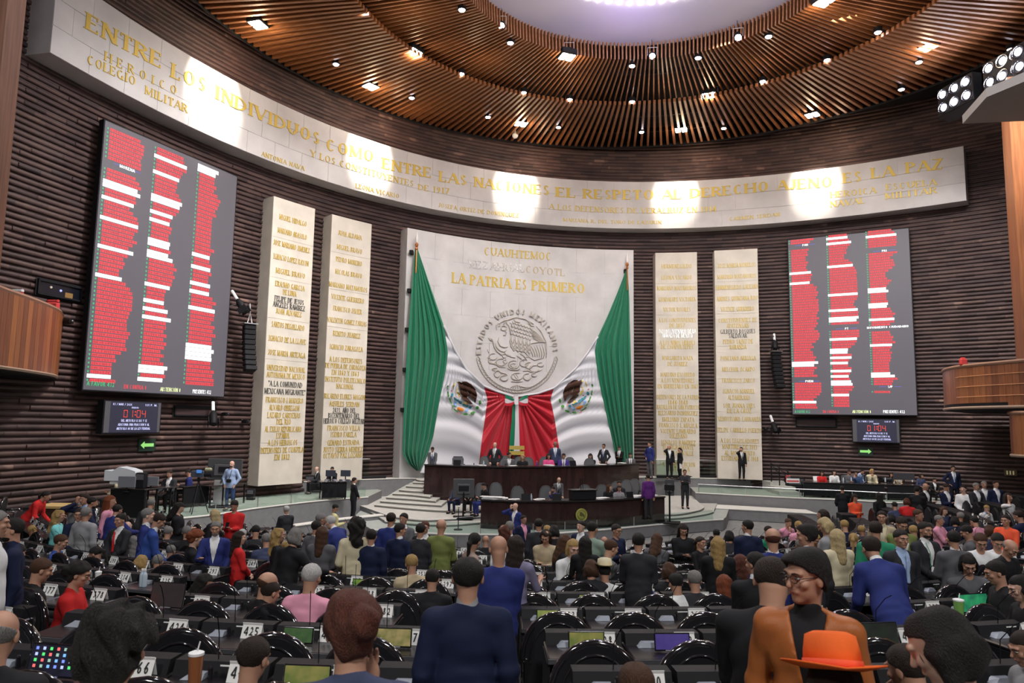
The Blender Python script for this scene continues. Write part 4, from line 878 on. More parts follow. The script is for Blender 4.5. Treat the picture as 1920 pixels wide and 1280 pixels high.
def chairs(style, spots, z, labels, group):
    src = None
    for (px, py, dz), lab in zip(spots, labels):
        h = 1.18 if style == 'leather' else 1.06
        p = atz(px, py, z + h); M = TR(p.x, p.y, z, dz)
        if src is None: src = chair_master(style); src.matrix_world = M; tag(src, lab, 'chair', group)
        else: copy_tree(src, M, lab)
chairs('mesh', [(860, 856, .2), (878, 854, .1)], 1.5, ['square backed grey mesh chair at the left of the high desk', 'rounded grey mesh chair second from the left at the high desk'], 'mesh chairs of the high desk')
chairs('leather', [(910, 855, .1), (947, 854, 0), (974, 856, 0), (991, 857, 0), (1021, 856, 0), (1052, 856, 0), (1069, 857, 0), (1105, 859, -.1)], 1.5,
       ['grey leather chair behind the standing man left of the ribbon', 'grey leather chair next right of the standing man in dark suit', 'grey leather chair left of the blonde woman at the high desk', 'grey leather chair right of the blonde woman at the high desk', 'grey leather chair left of the woman in pink', 'grey leather chair left of the man in violet suit', 'grey leather chair right of the man in violet suit', 'grey leather chair of the dark haired woman reading at the high desk'], 'leather chairs of the high desk')
chairs('leather', [(905, 906, .3), (932, 905, .2), (972, 912, .1), (1024, 911, 0), (1098, 909, 0), (1129, 909, -.1), (1154, 903, -.3), (1173, 900, -.3), (1187, 898, -.4)], .65,
       ['grey chair of the woman at the left of the lower desk', 'empty grey leather chair behind the papers of the lower desk', 'empty grey leather chair beside a black screen, lower desk', 'grey chair with blue jacket over it, lower desk', 'grey chair hidden behind the lectern', 'grey leather chair right of the lectern', 'grey chair behind the two women at the right of the lower desk', 'second grey chair from the right end, lower desk', 'rightmost grey chair beside the man in purple'], 'leather chairs of the lower desk')
# lectern and desk clutter
def on_desk(path, px, ztop, back=.35):
    """point on a curved desktop nearest to a pixel column"""
    P = offs(path, back); best = None
    for x, y in P:
        d = v3((x, y, ztop - CZ)); f = d.dot(F_); u = 960 + FPX * d.dot(R_) / f
        if best is None or abs(u - px) < best[0]: best = (abs(u - px), x, y)
    i = min(range(len(P)), key=lambda k: abs(P[k][0] - best[1])); a, b = P[max(i - 1, 0)], P[min(i + 1, len(P) - 1)]
    u0 = None
    # refine between samples
    bx = best
    for k in range(len(P) - 1):
        for f_ in (0, .25, .5, .75):
            x = P[k][0] + (P[k + 1][0] - P[k][0]) * f_; y = P[k][1] + (P[k + 1][1] - P[k][1]) * f_; d = v3((x, y, ztop - CZ)); u = 960 + FPX * d.dot(R_) / d.dot(F_)
            if abs(u - px) < bx[0]: bx = (abs(u - px), x, y)
    return bx[1], bx[2], math.atan2(b[1] - a[1], b[0] - a[0])
x, y, rz = on_desk(SL, 1092, 1.5, .3); r = empty('lectern', TR(x, y, 1.5, rz), 'black lectern with two thin microphones on the lower desk', 'lectern')
MB().bbox((-.48, -.2, 0), (.48, .2, .34), .02).obj('body', M_black, r); MB().bbox((-.52, -.24, .34), (.52, .24, .38), .01).obj('reading_top', M_walnut_top, r)
for k in (-.03, .05): MB().tube([(k, .05, .38), (k - .03, .05, .6), (k - .07, 0, .78)], .012, 5).obj('microphone', M_black, r)
def laptop(name, M, label, lid=M_black, scr=None, w=.34, h=.23, back=True):
    r = empty(name, M, label, 'laptop'); MB().box((-w / 2, -.12, 0), (w / 2, .1, .015)).obj('keyboard_base', M_bezel, r)
    L = Matrix.Translation((0, .1, .012)) @ Matrix.Rotation(math.radians(15), 4, 'X') if not back else Matrix.Translation((0, -.12, .012)) @ Matrix.Rotation(math.radians(-15), 4, 'X')
    MB().box((-w / 2, -.008, 0), (w / 2, .008, h), None, L).obj('lid', lid, r); return r
for px, ds, z, lab in ((858, SU, 2.4, 'small black laptop before the mesh chairs of the high desk'), (1072, SU, 2.4, 'black laptop right of the man in violet suit'), (986, SL, 1.5, 'black screen on the lower desk between two empty chairs'), (1042, SL, 1.5, 'black laptop before the leaning man, lower desk'), (1177, SL, 1.5, 'black laptop before the two women, lower desk')):
    x, y, rz = on_desk(ds, px, z, .2); laptop('laptop', TR(x, y, z, rz), lab)
def papers(px, path, z, w, n, lab):
    x, y, rz = on_desk(path, px, z, .4); r = empty('paper_stack', TR(x, y, z, rz), lab, 'papers', 'papers on the rostrum desks')
    for k in range(n): a = RND.uniform(-.2, .2); MB().box((-w / 2, -.14, k * .012), (w / 2, .14, k * .012 + .01), None, Matrix.Rotation(a, 4, 'Z') @ Matrix.Translation((RND.uniform(-.08, .08), 0, 0))).obj('sheet', M_paper, r)
for a in ((905, SU, 2.4, .3, 3, 'papers left of the dark suited man, high desk'), (962, SU, 2.4, .25, 2, 'papers below the ribbon, high desk'), (1030, SU, 2.4, .4, 4, 'white papers before the woman in pink'), (1125, SU, 2.4, .5, 2, 'papers at the standing men, right of the high desk'), (1165, SU, 2.4, .4, 4, 'tall white papers near the right end of the high desk'),
          (927, SL, 1.5, .9, 7, 'large heap of white papers at the left of the lower desk'), (965, SL, 1.5, .3, 2, 'papers beside the black screen on the lower desk'), (1011, SL, 1.5, .3, 3, 'papers left of the leaning man'), (1127, SL, 1.5, .5, 3, 'papers right of the lectern'), (1195, SL, 1.5, .6, 4, 'papers near the right end of the lower desk'), (1225, SL, 1.5, .2, 3, 'small white stack at the right end of the lower desk')): papers(*a)
M_bottle = mat('bottle_water', (.55, .65, .75), .15, alpha=.8); M_cup = mat('cup_white', (.8, .8, .78), .5)
def bottle(M, label, m=None, cat='bottle', group=None, cap=None):
    r = empty('bottle', M, label, cat, group); MB().lathe([(.03, 0), (.034, .02), (.034, .14), (.028, .165), (.014, .19), (.014, .2)], 12).obj('body', m or M_bottle, r, auto=True); MB().lathe([(.016, .198), (.016, .225)], 10).obj('cap', cap or M_white, r); return r
for px, ds, z, lab in ((907, SU, 2.4, 'small bottle left of the dark suited man, high desk'), (1007, SU, 2.4, 'blue bottle in the middle of the high desk'), (996, SL, 1.5, 'white cup like bottle beside the black screen, lower desk')):
    x, y, rz = on_desk(ds, px, z, .3); bottle(TR(x, y, z), lab, mat('blue_plastic', (.06, .08, .35), .3) if px == 1007 else None)
# golden name boards beneath the ribbon
for yy, lab in ((839, 'upper golden strip of the stand beneath the ribbon'), (849, 'lower golden strip of the stand beneath the ribbon')):
    a = aty(955, yy, 36.3); b = aty(983, yy, 36.5); r = empty('gilt_strip', None, lab, 'gilt strip'); MB().box((a.x, a.y, a.z - .09), (b.x, b.y + .05, a.z + .09)).obj('strip', mat('gilt_flat', (.5, .38, .08), .5, .3), r); MB().box((a.x + .1, a.y + .05, 1.5), (a.x + .14, a.y + .09, a.z)).obj('post', M_black, r); MB().box((b.x - .14, a.y + .05, 1.5), (b.x - .1, a.y + .09, a.z)).obj('post', M_black, r)
# display screens on stands
def tv_back(pts, Y, zf, label, pole=True, legs=True, rz=0.0, m=None):
    (x0, y0), (x1, y1) = pts; a = aty(x0, y0, Y); b = aty(x1, y1, Y); c = (a + b) / 2; w = abs(b.x - a.x); h = abs(a.z - b.z); r = empty('display_screen', TR(c.x, c.y, c.z, rz), label, 'screen')
    MB().bbox((-w / 2, -.03, -h / 2), (w / 2, .04, h / 2), .015).obj('screen_back', m or mat('screen_back_grey', (.06, .062, .066), .4), r)
    MB().bbox((-w * .3, -.08, -h * .3), (w * .3, -.03, h * .25), .02).obj('rear_housing', M_bezel, r); MB().box((-.2, -.11, -.1), (.2, -.08, .1)).obj('wall_mount', M_black, r)
    if pole:
        MB().tube([(0, -.06, -h * .2), (0, -.06, zf - c.z + .05)], .035, 8).obj('pole', M_black, r); MB().bbox((-.4, -.4, zf - c.z), (.4, .3, zf - c.z + .06), .02).obj('base_plate', M_black, r)
    return r
tv_back(((850, 897), (889, 933)), 28.6, .6, 'large grey display seen from behind, left of the lower desk', rz=.1)
tv_back(((1247, 898), (1264, 929)), 29.3, .45, 'display on a black pole right of the lower desk, seen edge on', rz=-.3)
tv_back(((391, 859), (453, 900)), 27.5, 1.0, 'very large grey display behind the white totem on the left platform', rz=0)
mp_ = aty(860, 950, 26.5); r = empty('microphone_stand', TR(mp_.x, mp_.y, .45), 'black microphone stand before the seated people at the left of the lower desk', 'microphone stand')
MB().tube([(0, 0, 0), (0, 0, .75)], .018, 6).obj('pole', M_black, r); MB().lathe([(.16, 0), (.16, .03), (.02, .05)], 14).obj('base', M_black, r); MB().ball((0, 0, .8), .04, n=8, k=6).obj('microphone', M_steel, r)
# ---------------------------------------------------------------- press platforms
def table(name, a, b, z0, z1, depth, label, skirt=True, m=None):
    """a, b: left and right front corners in plan"""
    d = v3((b[0] - a[0], b[1] - a[1], 0)); L = d.length; rz = math.atan2(d.y, d.x); r = empty(name, TR(a[0], a[1], z0, rz), label, 'table'); h = z1 - z0; m = m or M_black
    MB().bbox((0, 0, h - .04), (L, depth, h), .01).obj('table_top', M_walnut_top, r)
    if skirt: MB().box((.03, .03, .08), (L - .03, .06, h - .04)).obj('front_skirt', m, r)
    for x in (.05, L - .09):
        for y in (.08, depth - .1): MB().box((x, y, 0), (x + .05, y + .05, h - .04)).obj('leg', M_black, r)
    return r
def pp(x, y, z): q = atz(x, y, z); return (q.x, q.y)
table('press_table', pp(205, 914, 2.0), pp(272, 917, 2.0), 1.0, 2.0, .7, 'black press table at the left end of the left platform')
table('press_table', pp(276, 915, 2.0), pp(336, 912, 2.0), 1.0, 2.0, .6, 'black press table before the man in grey, left platform', skirt=False)
table('press_table', pp(345, 912, 1.78), pp(395, 908, 1.78), 1.0, 1.78, .8, 'black press table carrying the television camera', skirt=True)
table('press_table', pp(396, 911, 1.78), pp(465, 905, 1.78), 1.0, 1.78, .7, 'open black table behind the photographer', skirt=False)
table('press_table', pp(603, 903, 1.75), pp(652, 902, 1.75), 1.0, 1.75, .7, 'black table with two monitors before the inner left stone slab')
table('press_table', pp(1505, 903, 1.72), pp(1660, 908, 1.72), 1.0, 1.72, .8, 'long black draped table on the right platform')
table('press_table', pp(1662, 908, 1.72), pp(1725, 910, 1.72), 1.0, 1.72, .8, 'shorter black draped table at the end of the long one, right platform')
def monitor(px, py, Y, w, h, zf, label, m=None, rz=0):
    p = aty(px, py, Y); r = empty('computer_monitor', TR(p.x, p.y, p.z, rz), label, 'monitor'); MB().bbox((-w / 2, -.02, -h / 2), (w / 2, .03, h / 2), .01).obj('panel', m or mat('monitor_back', (.035, .04, .055), .4), r)
    MB().tube([(0, .02, -h / 2), (0, .03, -h / 2 - .12)], .025, 6).obj('neck', M_black, r); MB().lathe([(.12, 0), (.12, .015), (.03, .02)], 12, c=(0, .03, -h / 2 - .14)).obj('foot', M_black, r)
monitor(620, 887, 31.6, .43, .27, 1.75, 'left of the two dark monitors before the inner left stone slab'); monitor(648, 887, 31.6, .43, .27, 1.75, 'right of the two dark monitors before the inner left stone slab')
monitor(238, 903, 23.6, .56, .36, 2.0, 'grey monitor beside the woman at the left end of the left platform', mat('monitor_light', (.16, .17, .19), .4)); monitor(283, 902, 24.0, .5, .3, 2.0, 'grey monitor before the brick wall beside the striped object', mat('monitor_light', (.16, .17, .19), .4))
p = aty(235, 882, 24.3); r = empty('printer', TR(p.x, p.y, p.z - .12), 'white angular printer like machine above the monitor, left platform', 'machine'); MB().prism([(-.55, -.2), (.2, -.2), (.5, -.02), (.45, .12), (.2, .2), (-.1, .25), (-.3, .12), (-.55, .14)], -.25, .25, None, Matrix.Rotation(PI / 2, 4, 'X')).obj('body', mat('machine_white', (.55, .58, .62), .4), r); MB().bbox((-.4, -.2, -.32), (.4, .2, -.22), .02).obj('tray', M_white, r); MB().box((-.05, -.05, 1.78 - p.z + .12), (.05, .05, -.2)).obj('stand', M_black, r)
# white totem lectern
p = atz(413, 947, 1.0); r = empty('totem_lectern', TR(p.x, p.y, 1.0), 'tall white totem lectern before the very large display', 'lectern'); MB().bbox((-.26, -.1, .06), (.26, .14, 1.55), .02).obj('column', mat('totem_white', (.62, .63, .64), .5), r); MB().bbox((-.42, -.3, 0), (.42, .3, .06), .02).obj('base', mat('totem_white', (.62, .63, .64)), r); MB().ball((.08, -.12, 1.0), .05, n=10, k=6).obj('microphone_knob', M_black, r)
# television camera
def tv_camera(px, py, Y, zf, label, rz=0.0, s=1.0):
    p = aty(px, py, Y); r = empty('television_camera', TR(p.x, p.y, p.z, rz), label, 'camera'); c1 = mat('camera_body', (.05, .06, .08), .4)
    MB().bbox((-.3 * s, -.1, -.1), (.15 * s, .1, .13), .02).obj('camera_body', c1, r); MB().lathe([(.09, 0), (.09, .22), (.11, .24), (.11, .3)], 12, None, M=Matrix.Translation((.12 * s, 0, 0)) @ Matrix.Rotation(PI / 2, 4, 'Y')).obj('lens', M_black, r, auto=True)
    MB().lathe([(.04, 0), (.065, .02), (.065, .2), (.03, .24)], 10, None, M=Matrix.Translation((.15, 0, .17)) @ Matrix.Rotation(PI / 2, 4, 'Y')).obj('fur_microphone', mat('mic_fur', (.28, .28, .18), .95), r, auto=True)
    MB().bbox((-.1, -.13, .05), (.08, -.1, .16), .01).obj('viewfinder', mat('camera_blue', (.08, .22, .5), .3, emit=(.05, .2, .6), es=.5), r); MB().tube([(-.05, 0, -.1), (-.05, 0, -.25)], .05, 8).obj('tripod_head', M_black, r)
    for k in range(3): a = 2 * PI * k / 3 + .5; MB().tube([(-.05, 0, -.22), (-.05 + .38 * math.cos(a), .38 * math.sin(a), zf - p.z)], .018, 5).obj('tripod_leg', M_black, r)
    return r
tv_camera(376, 889, 25.6, 1.0, 'television camera with furry microphone pointing right, left platform')
def box_item(name, px, py, z, w, d, h, m, label, cat, rz=0, b=.02):
    p = atz(px, py, z); r = empty(name, TR(p.x, p.y, z, rz), label, cat); MB().bbox((-w / 2, -d / 2, 0), (w / 2, d / 2, h), b).obj('body', m, r); MB().bbox((-w * .42, -d / 2 - .01, h * .55), (w * .42, -d / 2, h * .9), .005).obj('front_flap', M_bezel, r); return r
box_item('equipment_case', 588, 922, 1.0, .72, .5, .78, mat('case_black', (.02, .02, .025), .5), 'black equipment case on a table frame beside the two monitors', 'case')
box_item('bag', 470, 937, 1.0, .3, .25, .45, M_black, 'black bag standing at the end of the open table', 'bag'); box_item('bag', 280, 960, 1.0, .4, .3, .5, mat('olive_bag', (.16, .15, .09), .8), 'olive bag on the left platform behind the blue suits', 'bag'); box_item('equipment_case', 264, 915, 2.0, .3, .25, .5, M_black, 'upright black case on the leftmost press table', 'case')
for i in range(4):
    p = atz(612 + 13 * i, 904, 1.75); r = empty('photo_camera', TR(p.x, p.y + .1, 1.75, i), 'small photo camera on the monitor table, %s from the left' % ('first', 'second', 'third', 'fourth')[i], 'camera', 'photo cameras on the monitor table'); MB().bbox((-.09, -.05, 0), (.09, .05, .12), .01).obj('camera_body', M_bezel, r); MB().lathe([(.05, 0), (.05, .12)], 10, None, M=Matrix.Translation((0, -.05, .06)) @ Matrix.Rotation(PI / 2, 4, 'X')).obj('lens', mat('lens_grey', (.3, .3, .35), .3), r)
# red topped lectern box at the far left, where the woman in red leans
p = atz(112, 944, 1.95); r = empty('wooden_lectern', TR(p.x, p.y, 1.0), 'dark box lectern with a pale wooden top edge, leaned on by a woman in red', 'lectern'); MB().bbox((-.45, -.3, 0), (.45, .4, .86), .03).obj('body', mat('lectern_brown', (.07, .035, .02), .5), r); MB().box((-.5, -.35, .86), (.5, .45, .92), None).obj('top_board', mat('lectern_top', (.55, .38, .16), .5), r)
# gear on the right tables
def laptop_px(px, py, z, label, lid=None): q = atz(px, py, z); laptop('laptop', TR(q.x, q.y + .2, z), label, lid or M_black)
for px, lab, lid in ((1540, 'black laptop before the woman in red, right platform', None), (1563, 'grey laptop before the woman in white, right platform', mat('laptop_grey', (.12, .12, .13), .4)), (1533, 'white card like laptop at the left end of the long black table', M_white)): laptop_px(px, 902, 1.72, lab, lid)
for k, px in enumerate((1585, 1600, 1664, 1690, 1715)): p = atz(px, 904, 1.72); bottle(TR(p.x, p.y + .2, 1.72), 'clear water bottle on the right platform tables, %s from the left' % ('first', 'second', 'third', 'fourth', 'fifth')[k], group='bottles on the right platform')
monitor(1695, 893, 33.2, .95, .3, 1.72, 'wide black sound mixing monitor on the shorter table', mat('mixer_grey', (.05, .05, .055), .5)); box_item('mixing_desk', 1660, 902, 1.72, .5, .4, .2, M_black, 'black control box at the joint of the two tables', 'console')
for i, px in enumerate((1606, 1652, 1768)):
    p = atz(px, 893 if i < 2 else 882, 2.0 + .1); M = TR(p.x * 1.03, p.y + 1.9, 1.0); r = chair_master('mesh'); r.matrix_world = M; tag(r, ('empty black chair back at the centre of the long black table', 'black chair beside the control box', 'black chair with pale rim right of the mixing monitor')[i], 'chair')
# stair rail and racks at the right end of the ledge
p0 = atz(1440, 873, 2.5); r = empty('stair_rail', None, 'black sloping stair rail at the right end of the stage ledge', 'rail')
A = [aty(1444, 868, 38.2), aty(1478, 884, 37.6)]
for dz in (0, -.12, -.24): MB().tube([tuple(A[0] + Vector((0, 0, dz))), tuple(A[1] + Vector((0, 0, dz)))], .022, 6).obj('rail_bar', M_black, r)
for f in (0.05, .5, .98): q = A[0] + (A[1] - A[0]) * f; MB().tube([tuple(q), (q.x, q.y, 1.0)], .03, 6).obj('post', M_black, r)
for k in range(3):
    p = atz(1442 + 6 * k, 897, 1.5); r = empty('white_stanchion', TR(p.x, p.y, 1.5), 'white upright box by the stair rail, %s from the left' % ('first', 'second', 'third')[k], 'box', 'white boxes by the stair rail'); MB().bbox((-.07, -.07, .1), (.07, .07, .6), .015).obj('body', M_white, r); MB().bbox((-.09, -.09, .55), (.09, .09, .62), .01).obj('lid', M_paper, r); MB().bbox((-.06, -.06, 0), (.06, .06, .1), .01).obj('foot', M_black, r)
box_item('equipment_rack', 1490, 922, 1.0, .9, .5, .75, M_black, 'black equipment rack with a red sign on it, left of the long black table', 'rack'); box_item('fire_box', 1478, 903, 1.75, .18, .15, .3, mat('alarm_red', (.55, .03, .03), .5), 'small red box by the foot of the stair rail', 'box')
p = atz(1487, 905, 1.75); r = empty('table_sign', TR(p.x, p.y, 1.75), 'white table sign with a red band on the equipment rack', 'sign'); MB().box((-.3, 0, 0), (.3, .02, .2)).obj('card', M_paper, r); MB().box((-.28, -.004, .04), (.28, -.001, .12)).obj('red_band', mat('sign_red', (.6, .1, .08), .6), r)
t_, z_ = onwall(1895, 886, .1); r = empty('wall_sign', Matrix.Translation(wp(t_, z_, .12)) @ Matrix.Rotation(-t_, 4, 'Z'), 'small pale wall sign with three marks under the right balcony', 'sign')
MB().box((-.25, -.01, -.15), (.25, .02, .15)).obj('plate', mat('sign_brown', (.12, .09, .05), .6), r)
for k in range(3): MB().box((-.16 + .12 * k, -.02, -.09), (-.1 + .12 * k, -.012, .09)).obj('mark', mat('sign_cream', (.7, .65, .35), .6, emit=(.6, .55, .3), es=.2), r)
# ================================================================ hemicycle: chairs, desks, placards
M_chairblk = mat('black_leatherette', (.008, .008, .010), .38, spec=.35)
M_rim = mat('lacquered_rim', (.014, .012, .014), .10, coat=1.0)
M_desk = mat('desk_laminate', (.012, .010, .012), .3, coat=.15, spec=.35)
M_deskedge = mat('desk_edge', (.09, .09, .10), .3, .3)
M_console = mat('console_plastic', (.30, .32, .37), .3)
M_card = mat('placard_card', (.82, .81, .79), .7)
M_ink = mat('placard_ink', (.02, .02, .02), .7)
HC = (0.0, 27.0)
def armchair_master():
    r = empty('armchair'); W2 = .33
    arch = [(-W2, .42), (-W2, .62)] + [(W2 * math.cos(a), .66 + .36 * math.sin(a)) for a in [PI * i / 12 for i in range(12, -1, -1)]] + [(W2, .62), (W2, .42)]
    T = Matrix.Translation((0, -.30, 0)) @ Matrix.Rotation(math.radians(-8), 4, 'X')
    X = T @ Matrix.Rotation(PI / 2, 4, 'X')
    MB().prism([(x * .95, z - .01) for x, z in arch], -.03, .045, None, X).obj('backrest', M_chairblk, r)
    MB().tube([tuple(T @ v3((x, 0, z))) for x, z in arch], .034, 7).obj('rim', M_rim, r, smooth=True)
    ins = [(x * .80, .42 + (z - .42) * .88) for x, z in arch[1:-1]]
    MB().tube([tuple(T @ v3((x, -.047, z))) for x, z in ins], .010, 5).obj('piping', M_rim, r, smooth=True)
    MB().bbox((-.28, -.28, .36), (.28, .24, .47), .045).obj('seat', M_chairblk, r)
    for s in (-1, 1): MB().tube([(s * .3, -.26, .62), (s * .31, -.1, .65), (s * .31, .14, .64), (s * .3, .18, .42)], .03, 6).obj('armrest', M_rim, r, smooth=True)
    MB().lathe([(.24, 0), (.24, .03), (.05, .07), (.045, .36)], 12).obj('pedestal', M_black, r)
    return r
def desk_master():
    r = empty('legislator_desk')
    MB().bbox((-.33, -.26, .71), (.33, .24, .75), .012).obj('desk_top', M_desk, r)
    MB().box((-.33, -.268, .712), (.33, -.258, .748)).obj('front_edge', M_deskedge, r)
    MB().box((-.32, .20, .1), (.32, .23, .71)).obj('modesty_panel', M_black, r)
    for s in (-1, 1): MB().box((s * .325 - .012, -.24, 0), (s * .325 + .012, .22, .71)).obj('side_panel', M_black, r)
    MB().add([(-.32, .10, .75), (.32, .10, .75), (.32, .27, .75), (-.32, .27, .75), (-.32, .14, .84), (.32, .14, .84), (.32, .27, .84), (-.32, .27, .84)], [(0, 3, 2, 1), (4, 5, 6, 7), (0, 1, 5, 4), (1, 2, 6, 5), (2, 3, 7, 6), (3, 0, 4, 7)]).obj('raised_ledge', M_black, r)
    MB().add([(-.23, .03, .752), (-.08, .03, .752), (-.08, .12, .752), (-.23, .12, .752), (-.17, .06, .788), (-.08, .06, .788), (-.08, .11, .788), (-.19, .11, .788)], [(0, 3, 2, 1), (4, 5, 6, 7), (0, 1, 5, 4), (1, 2, 6, 5), (2, 3, 7, 6), (3, 0, 4, 7)]).obj('voting_console', M_console, r)
    MB().lathe([(.016, 0), (.016, .07), (.008, .08)], 8, c=(-.045, .07, .75)).obj('console_button', M_rim, r)
    MB().box((-.01, .128, .80), (.10, .139, .822)).obj('name_strip', M_paper, r)
    MB().tube([(-.05, .18, .84), (-.05, .17, 1.0), (-.02, .08, 1.12), (.0, .02, 1.16)], .0038, 5).obj('gooseneck_microphone', M_black, r)
    return r
def placard(num, M, label, col=None):
    r = empty('number_placard', M, label, 'placard', None)
    T = Matrix.Translation((0, 0, 0)) @ Matrix.Rotation(math.radians(-24), 4, 'X')
    w, h = .175, .125
    MB().box((-w / 2, 0, 0), (w / 2, .004, h), None, T).obj('front_card', M_card, r)
    MB().box((-w / 2, .0, 0), (w / 2, .003, h), None, Matrix.Translation((0, .075, 0)) @ Matrix.Rotation(math.radians(17), 4, 'X')).obj('rear_card', M_card, r)
    mb = MB(); letter_mesh(mb, text_quads(str(num), h * .56, w * .72, False, T=.19, th=.17, gap=.22), lambda x, y, d: T @ v3((x, -.002, y + h * .2)), M_ink); mb.obj('lettering', None, r, kind='stuff')
    return r
ROWS = {-1: (-.51, 469, .75, 470, 4.75), 0: (-.99, 427, .65, 428, None), 1: (-1.46, 382, .47, 383, None), 2: (-1.24, 339, .27 + .68 - .68, 340, None), 3: (-1.05, 297, .24, 298, None), 4: (-.93, 254, .3, 255, None), 5: (-.75, 214, .35, 215, None),
        6: (-.8, 174, .35, 175, None), 7: (-.75, 134, .4, 135, None), 8: (-.7, 95, .4, 96, None), 9: (-.7, 60, .45, 61, None)}
SEATS = []
def project(p):
    d = v3(p) - Vector((0, 0, CZ)); f = d.dot(F_); return (960 + FPX * d.dot(R_) / f, 640 - FPX * d.dot(UP_) / f, f)
ordw = ['first', 'second', 'third', 'fourth', 'fifth', 'sixth', 'seventh', 'eighth', 'ninth', 'tenth', 'eleventh', 'twelfth', 'thirteenth', 'fourteenth', 'fifteenth', 'sixteenth', 'seventeenth', 'eighteenth', 'nineteenth', 'twentieth']
def build_seats():
    for r, (ls, ln, rs, rn, _) in ROWS.items():
        R = 20.8 - 1.5 * r; z = max(0, 1.7 - .18 * r)
        for side in (-1, 1):
            s = ls if side < 0 else rs; num = ln if side < 0 else rn; k = 0; b = 0; gap = False
            while abs(s) < R * 1.5:
                a = abs(s)
                if any(g0 < a < g1 for g0, g1 in ((3.75, 4.6), (9.7, 10.6), (16.2, 17.0))): s += side * .2; gap = True; continue
                if gap: b += 1; k = 0; gap = False
                th = s / R; x = HC[0] + R * math.sin(th); y = HC[1] - R * math.cos(th); ok = y > 3
                if math.hypot(x - WC[0], y - WC[1]) > 24.49 - 2.6: ok = False
                if -8.2 < x < 9.4 and y > 22.6: ok = False
                if x <= -8.2 and y > 21.3: ok = False
                if x >= 9.4 and y > 27.0: ok = False
                u, v, f = project((x, y, z + .9))
                if not (-90 < u < 2010 and v < 1330 and f > 0): ok = False
                if ok: SEATS.append(dict(r=r, side=side, k=k, b=b, num=num, x=x, y=y, z=z, th=th, u=u, v=v, f=f))
                k += 1; num += side; s += side * .68
build_seats()
SEATS.sort(key=lambda s: s['f'])
print('SEATS', len(SEATS))
def rowname(r): return 'row %s from the front' % ordw[max(0, 9 - r)] if r >= 0 else 'nearest row'
def furnish():
    cm = dm = None; rest = SEATS[296:]; pm = None
    for i, s in enumerate(SEATS[:296]):
        M = TR(s['x'], s['y'], s['z'], s['th']); rn = ('%s row from rostrum' % ordw[9 - s['r']]) if s['r'] >= 0 else 'row nearest the camera'
        blk = ('inner', 'second', 'third', 'outer')[min(s['b'], 3)] + (' left' if s['side'] < 0 else ' right') + ' block'; pos = 'seat %s of %s, %s' % (ordw[min(s['k'], 19)], blk, rn)
        C = M @ Matrix.Translation((0, -.58, 0)) @ Matrix.Rotation(RND.uniform(-.12, .12), 4, 'Z')
        lc = 'black round backed armchair, ' + pos; ld = 'black desk with console, ' + pos
        if cm is None:
            cm = armchair_master(); cm.matrix_world = C; tag(cm, lc, 'armchair', 'armchairs of the hemicycle'); dm = desk_master(); dm.matrix_world = M; tag(dm, ld, 'desk', 'desks of the hemicycle')
        else: copy_tree(cm, C, lc); copy_tree(dm, M, ld)
        P = M @ Matrix.Translation((.17, .02, .752)) @ Matrix.Rotation(RND.uniform(-.06, .06), 4, 'Z')
        placard(s['num'], P, 'card placard reading %d, ' % s['num'] + pos)
    if rest:
        mb = MB()
        for s in rest:
            M = TR(s['x'], s['y'], s['z'], s['th']); mb.bbox((-.33, -.26, .1), (.33, .24, .75), .02, M_black, M); mb.prism([(-.3, .3), (-.3, .62), (-.2, .85), (0, .96), (.2, .85), (.3, .62), (.3, .3)], -.03, .03, M_chairblk, M @ Matrix.Translation((0, -.85, 0)) @ Matrix.Rotation(PI / 2, 4, 'X'))
        tag(mb.obj('distant_seating', None), 'far desks and black chairs at the sides of the hall', 'seating', kind='stuff')
furnish()
# tablets and laptops standing on desks
def near_seat(px, py):
    return min(SEATS, key=lambda s: (s['u'] - px) ** 2 + ((s['v'] - py) * 2) ** 2)
def tablet(px, py, w, h, col, label, es=.55, tilt=-12, off=None, rz=0.0, z=.76):
    s = near_seat(px, py); M = TR(s['x'], s['y'], s['z'], s['th'])
    # place so that the pixel column matches
    base = None
    for k in range(61):
        dx = -.45 + .9 * k / 60; u, v, f = project(M @ v3((dx, -.1, z + h / 2)))
        if base is None or abs(u - px) < base[0]: base = (abs(u - px), dx)
    r = empty('tablet_screen', M @ Matrix.Translation((base[1], -.08, z)) @ Matrix.Rotation(rz, 4, 'Z') @ Matrix.Rotation(math.radians(tilt), 4, 'X'), label, 'tablet')
    MB().bbox((-w / 2, 0, 0), (w / 2, .014, h), .004).obj('bezel', M_glossblack, r)
    m = bpy.data.materials.new('screen_glow_reflection'); m.use_nodes = True; nt = m.node_tree; b = nt.nodes['Principled BSDF']; b.inputs['Roughness'].default_value = .12; b.inputs['Base Color'].default_value = (.02, .02, .02, 1)  # mottled emission paints screen reflections along with the display glow
    tc = nt.nodes.new('ShaderNodeTexCoord'); nz = nt.nodes.new('ShaderNodeTexNoise'); nz.inputs['Scale'].default_value = 9; nt.links.new(tc.outputs['Object'], nz.inputs['Vector']); rp = nt.nodes.new('ShaderNodeValToRGB')
    rp.color_ramp.elements[0].position = .35; rp.color_ramp.elements[1].position = .68; rp.color_ramp.elements[0].color = (*col[0], 1); rp.color_ramp.elements[1].color = (*col[1], 1); nt.links.new(nz.outputs[0], rp.inputs[0]); nt.links.new(rp.outputs[0], b.inputs['Emission Color']); b.inputs['Emission Strength'].default_value = es
    MB().box((-w / 2 + .01, -.003, .012), (w / 2 - .01, -.001, h - .01)).obj('display', m, r); MB().tube([(0, .02, h * .5), (0, .1, .0)], .01, 5).obj('stand', M_black, r)
    MB().box((-.06, -.006, .002), (.06, -.001, .009)).obj('hinge_strip', M_console, r)
    return r
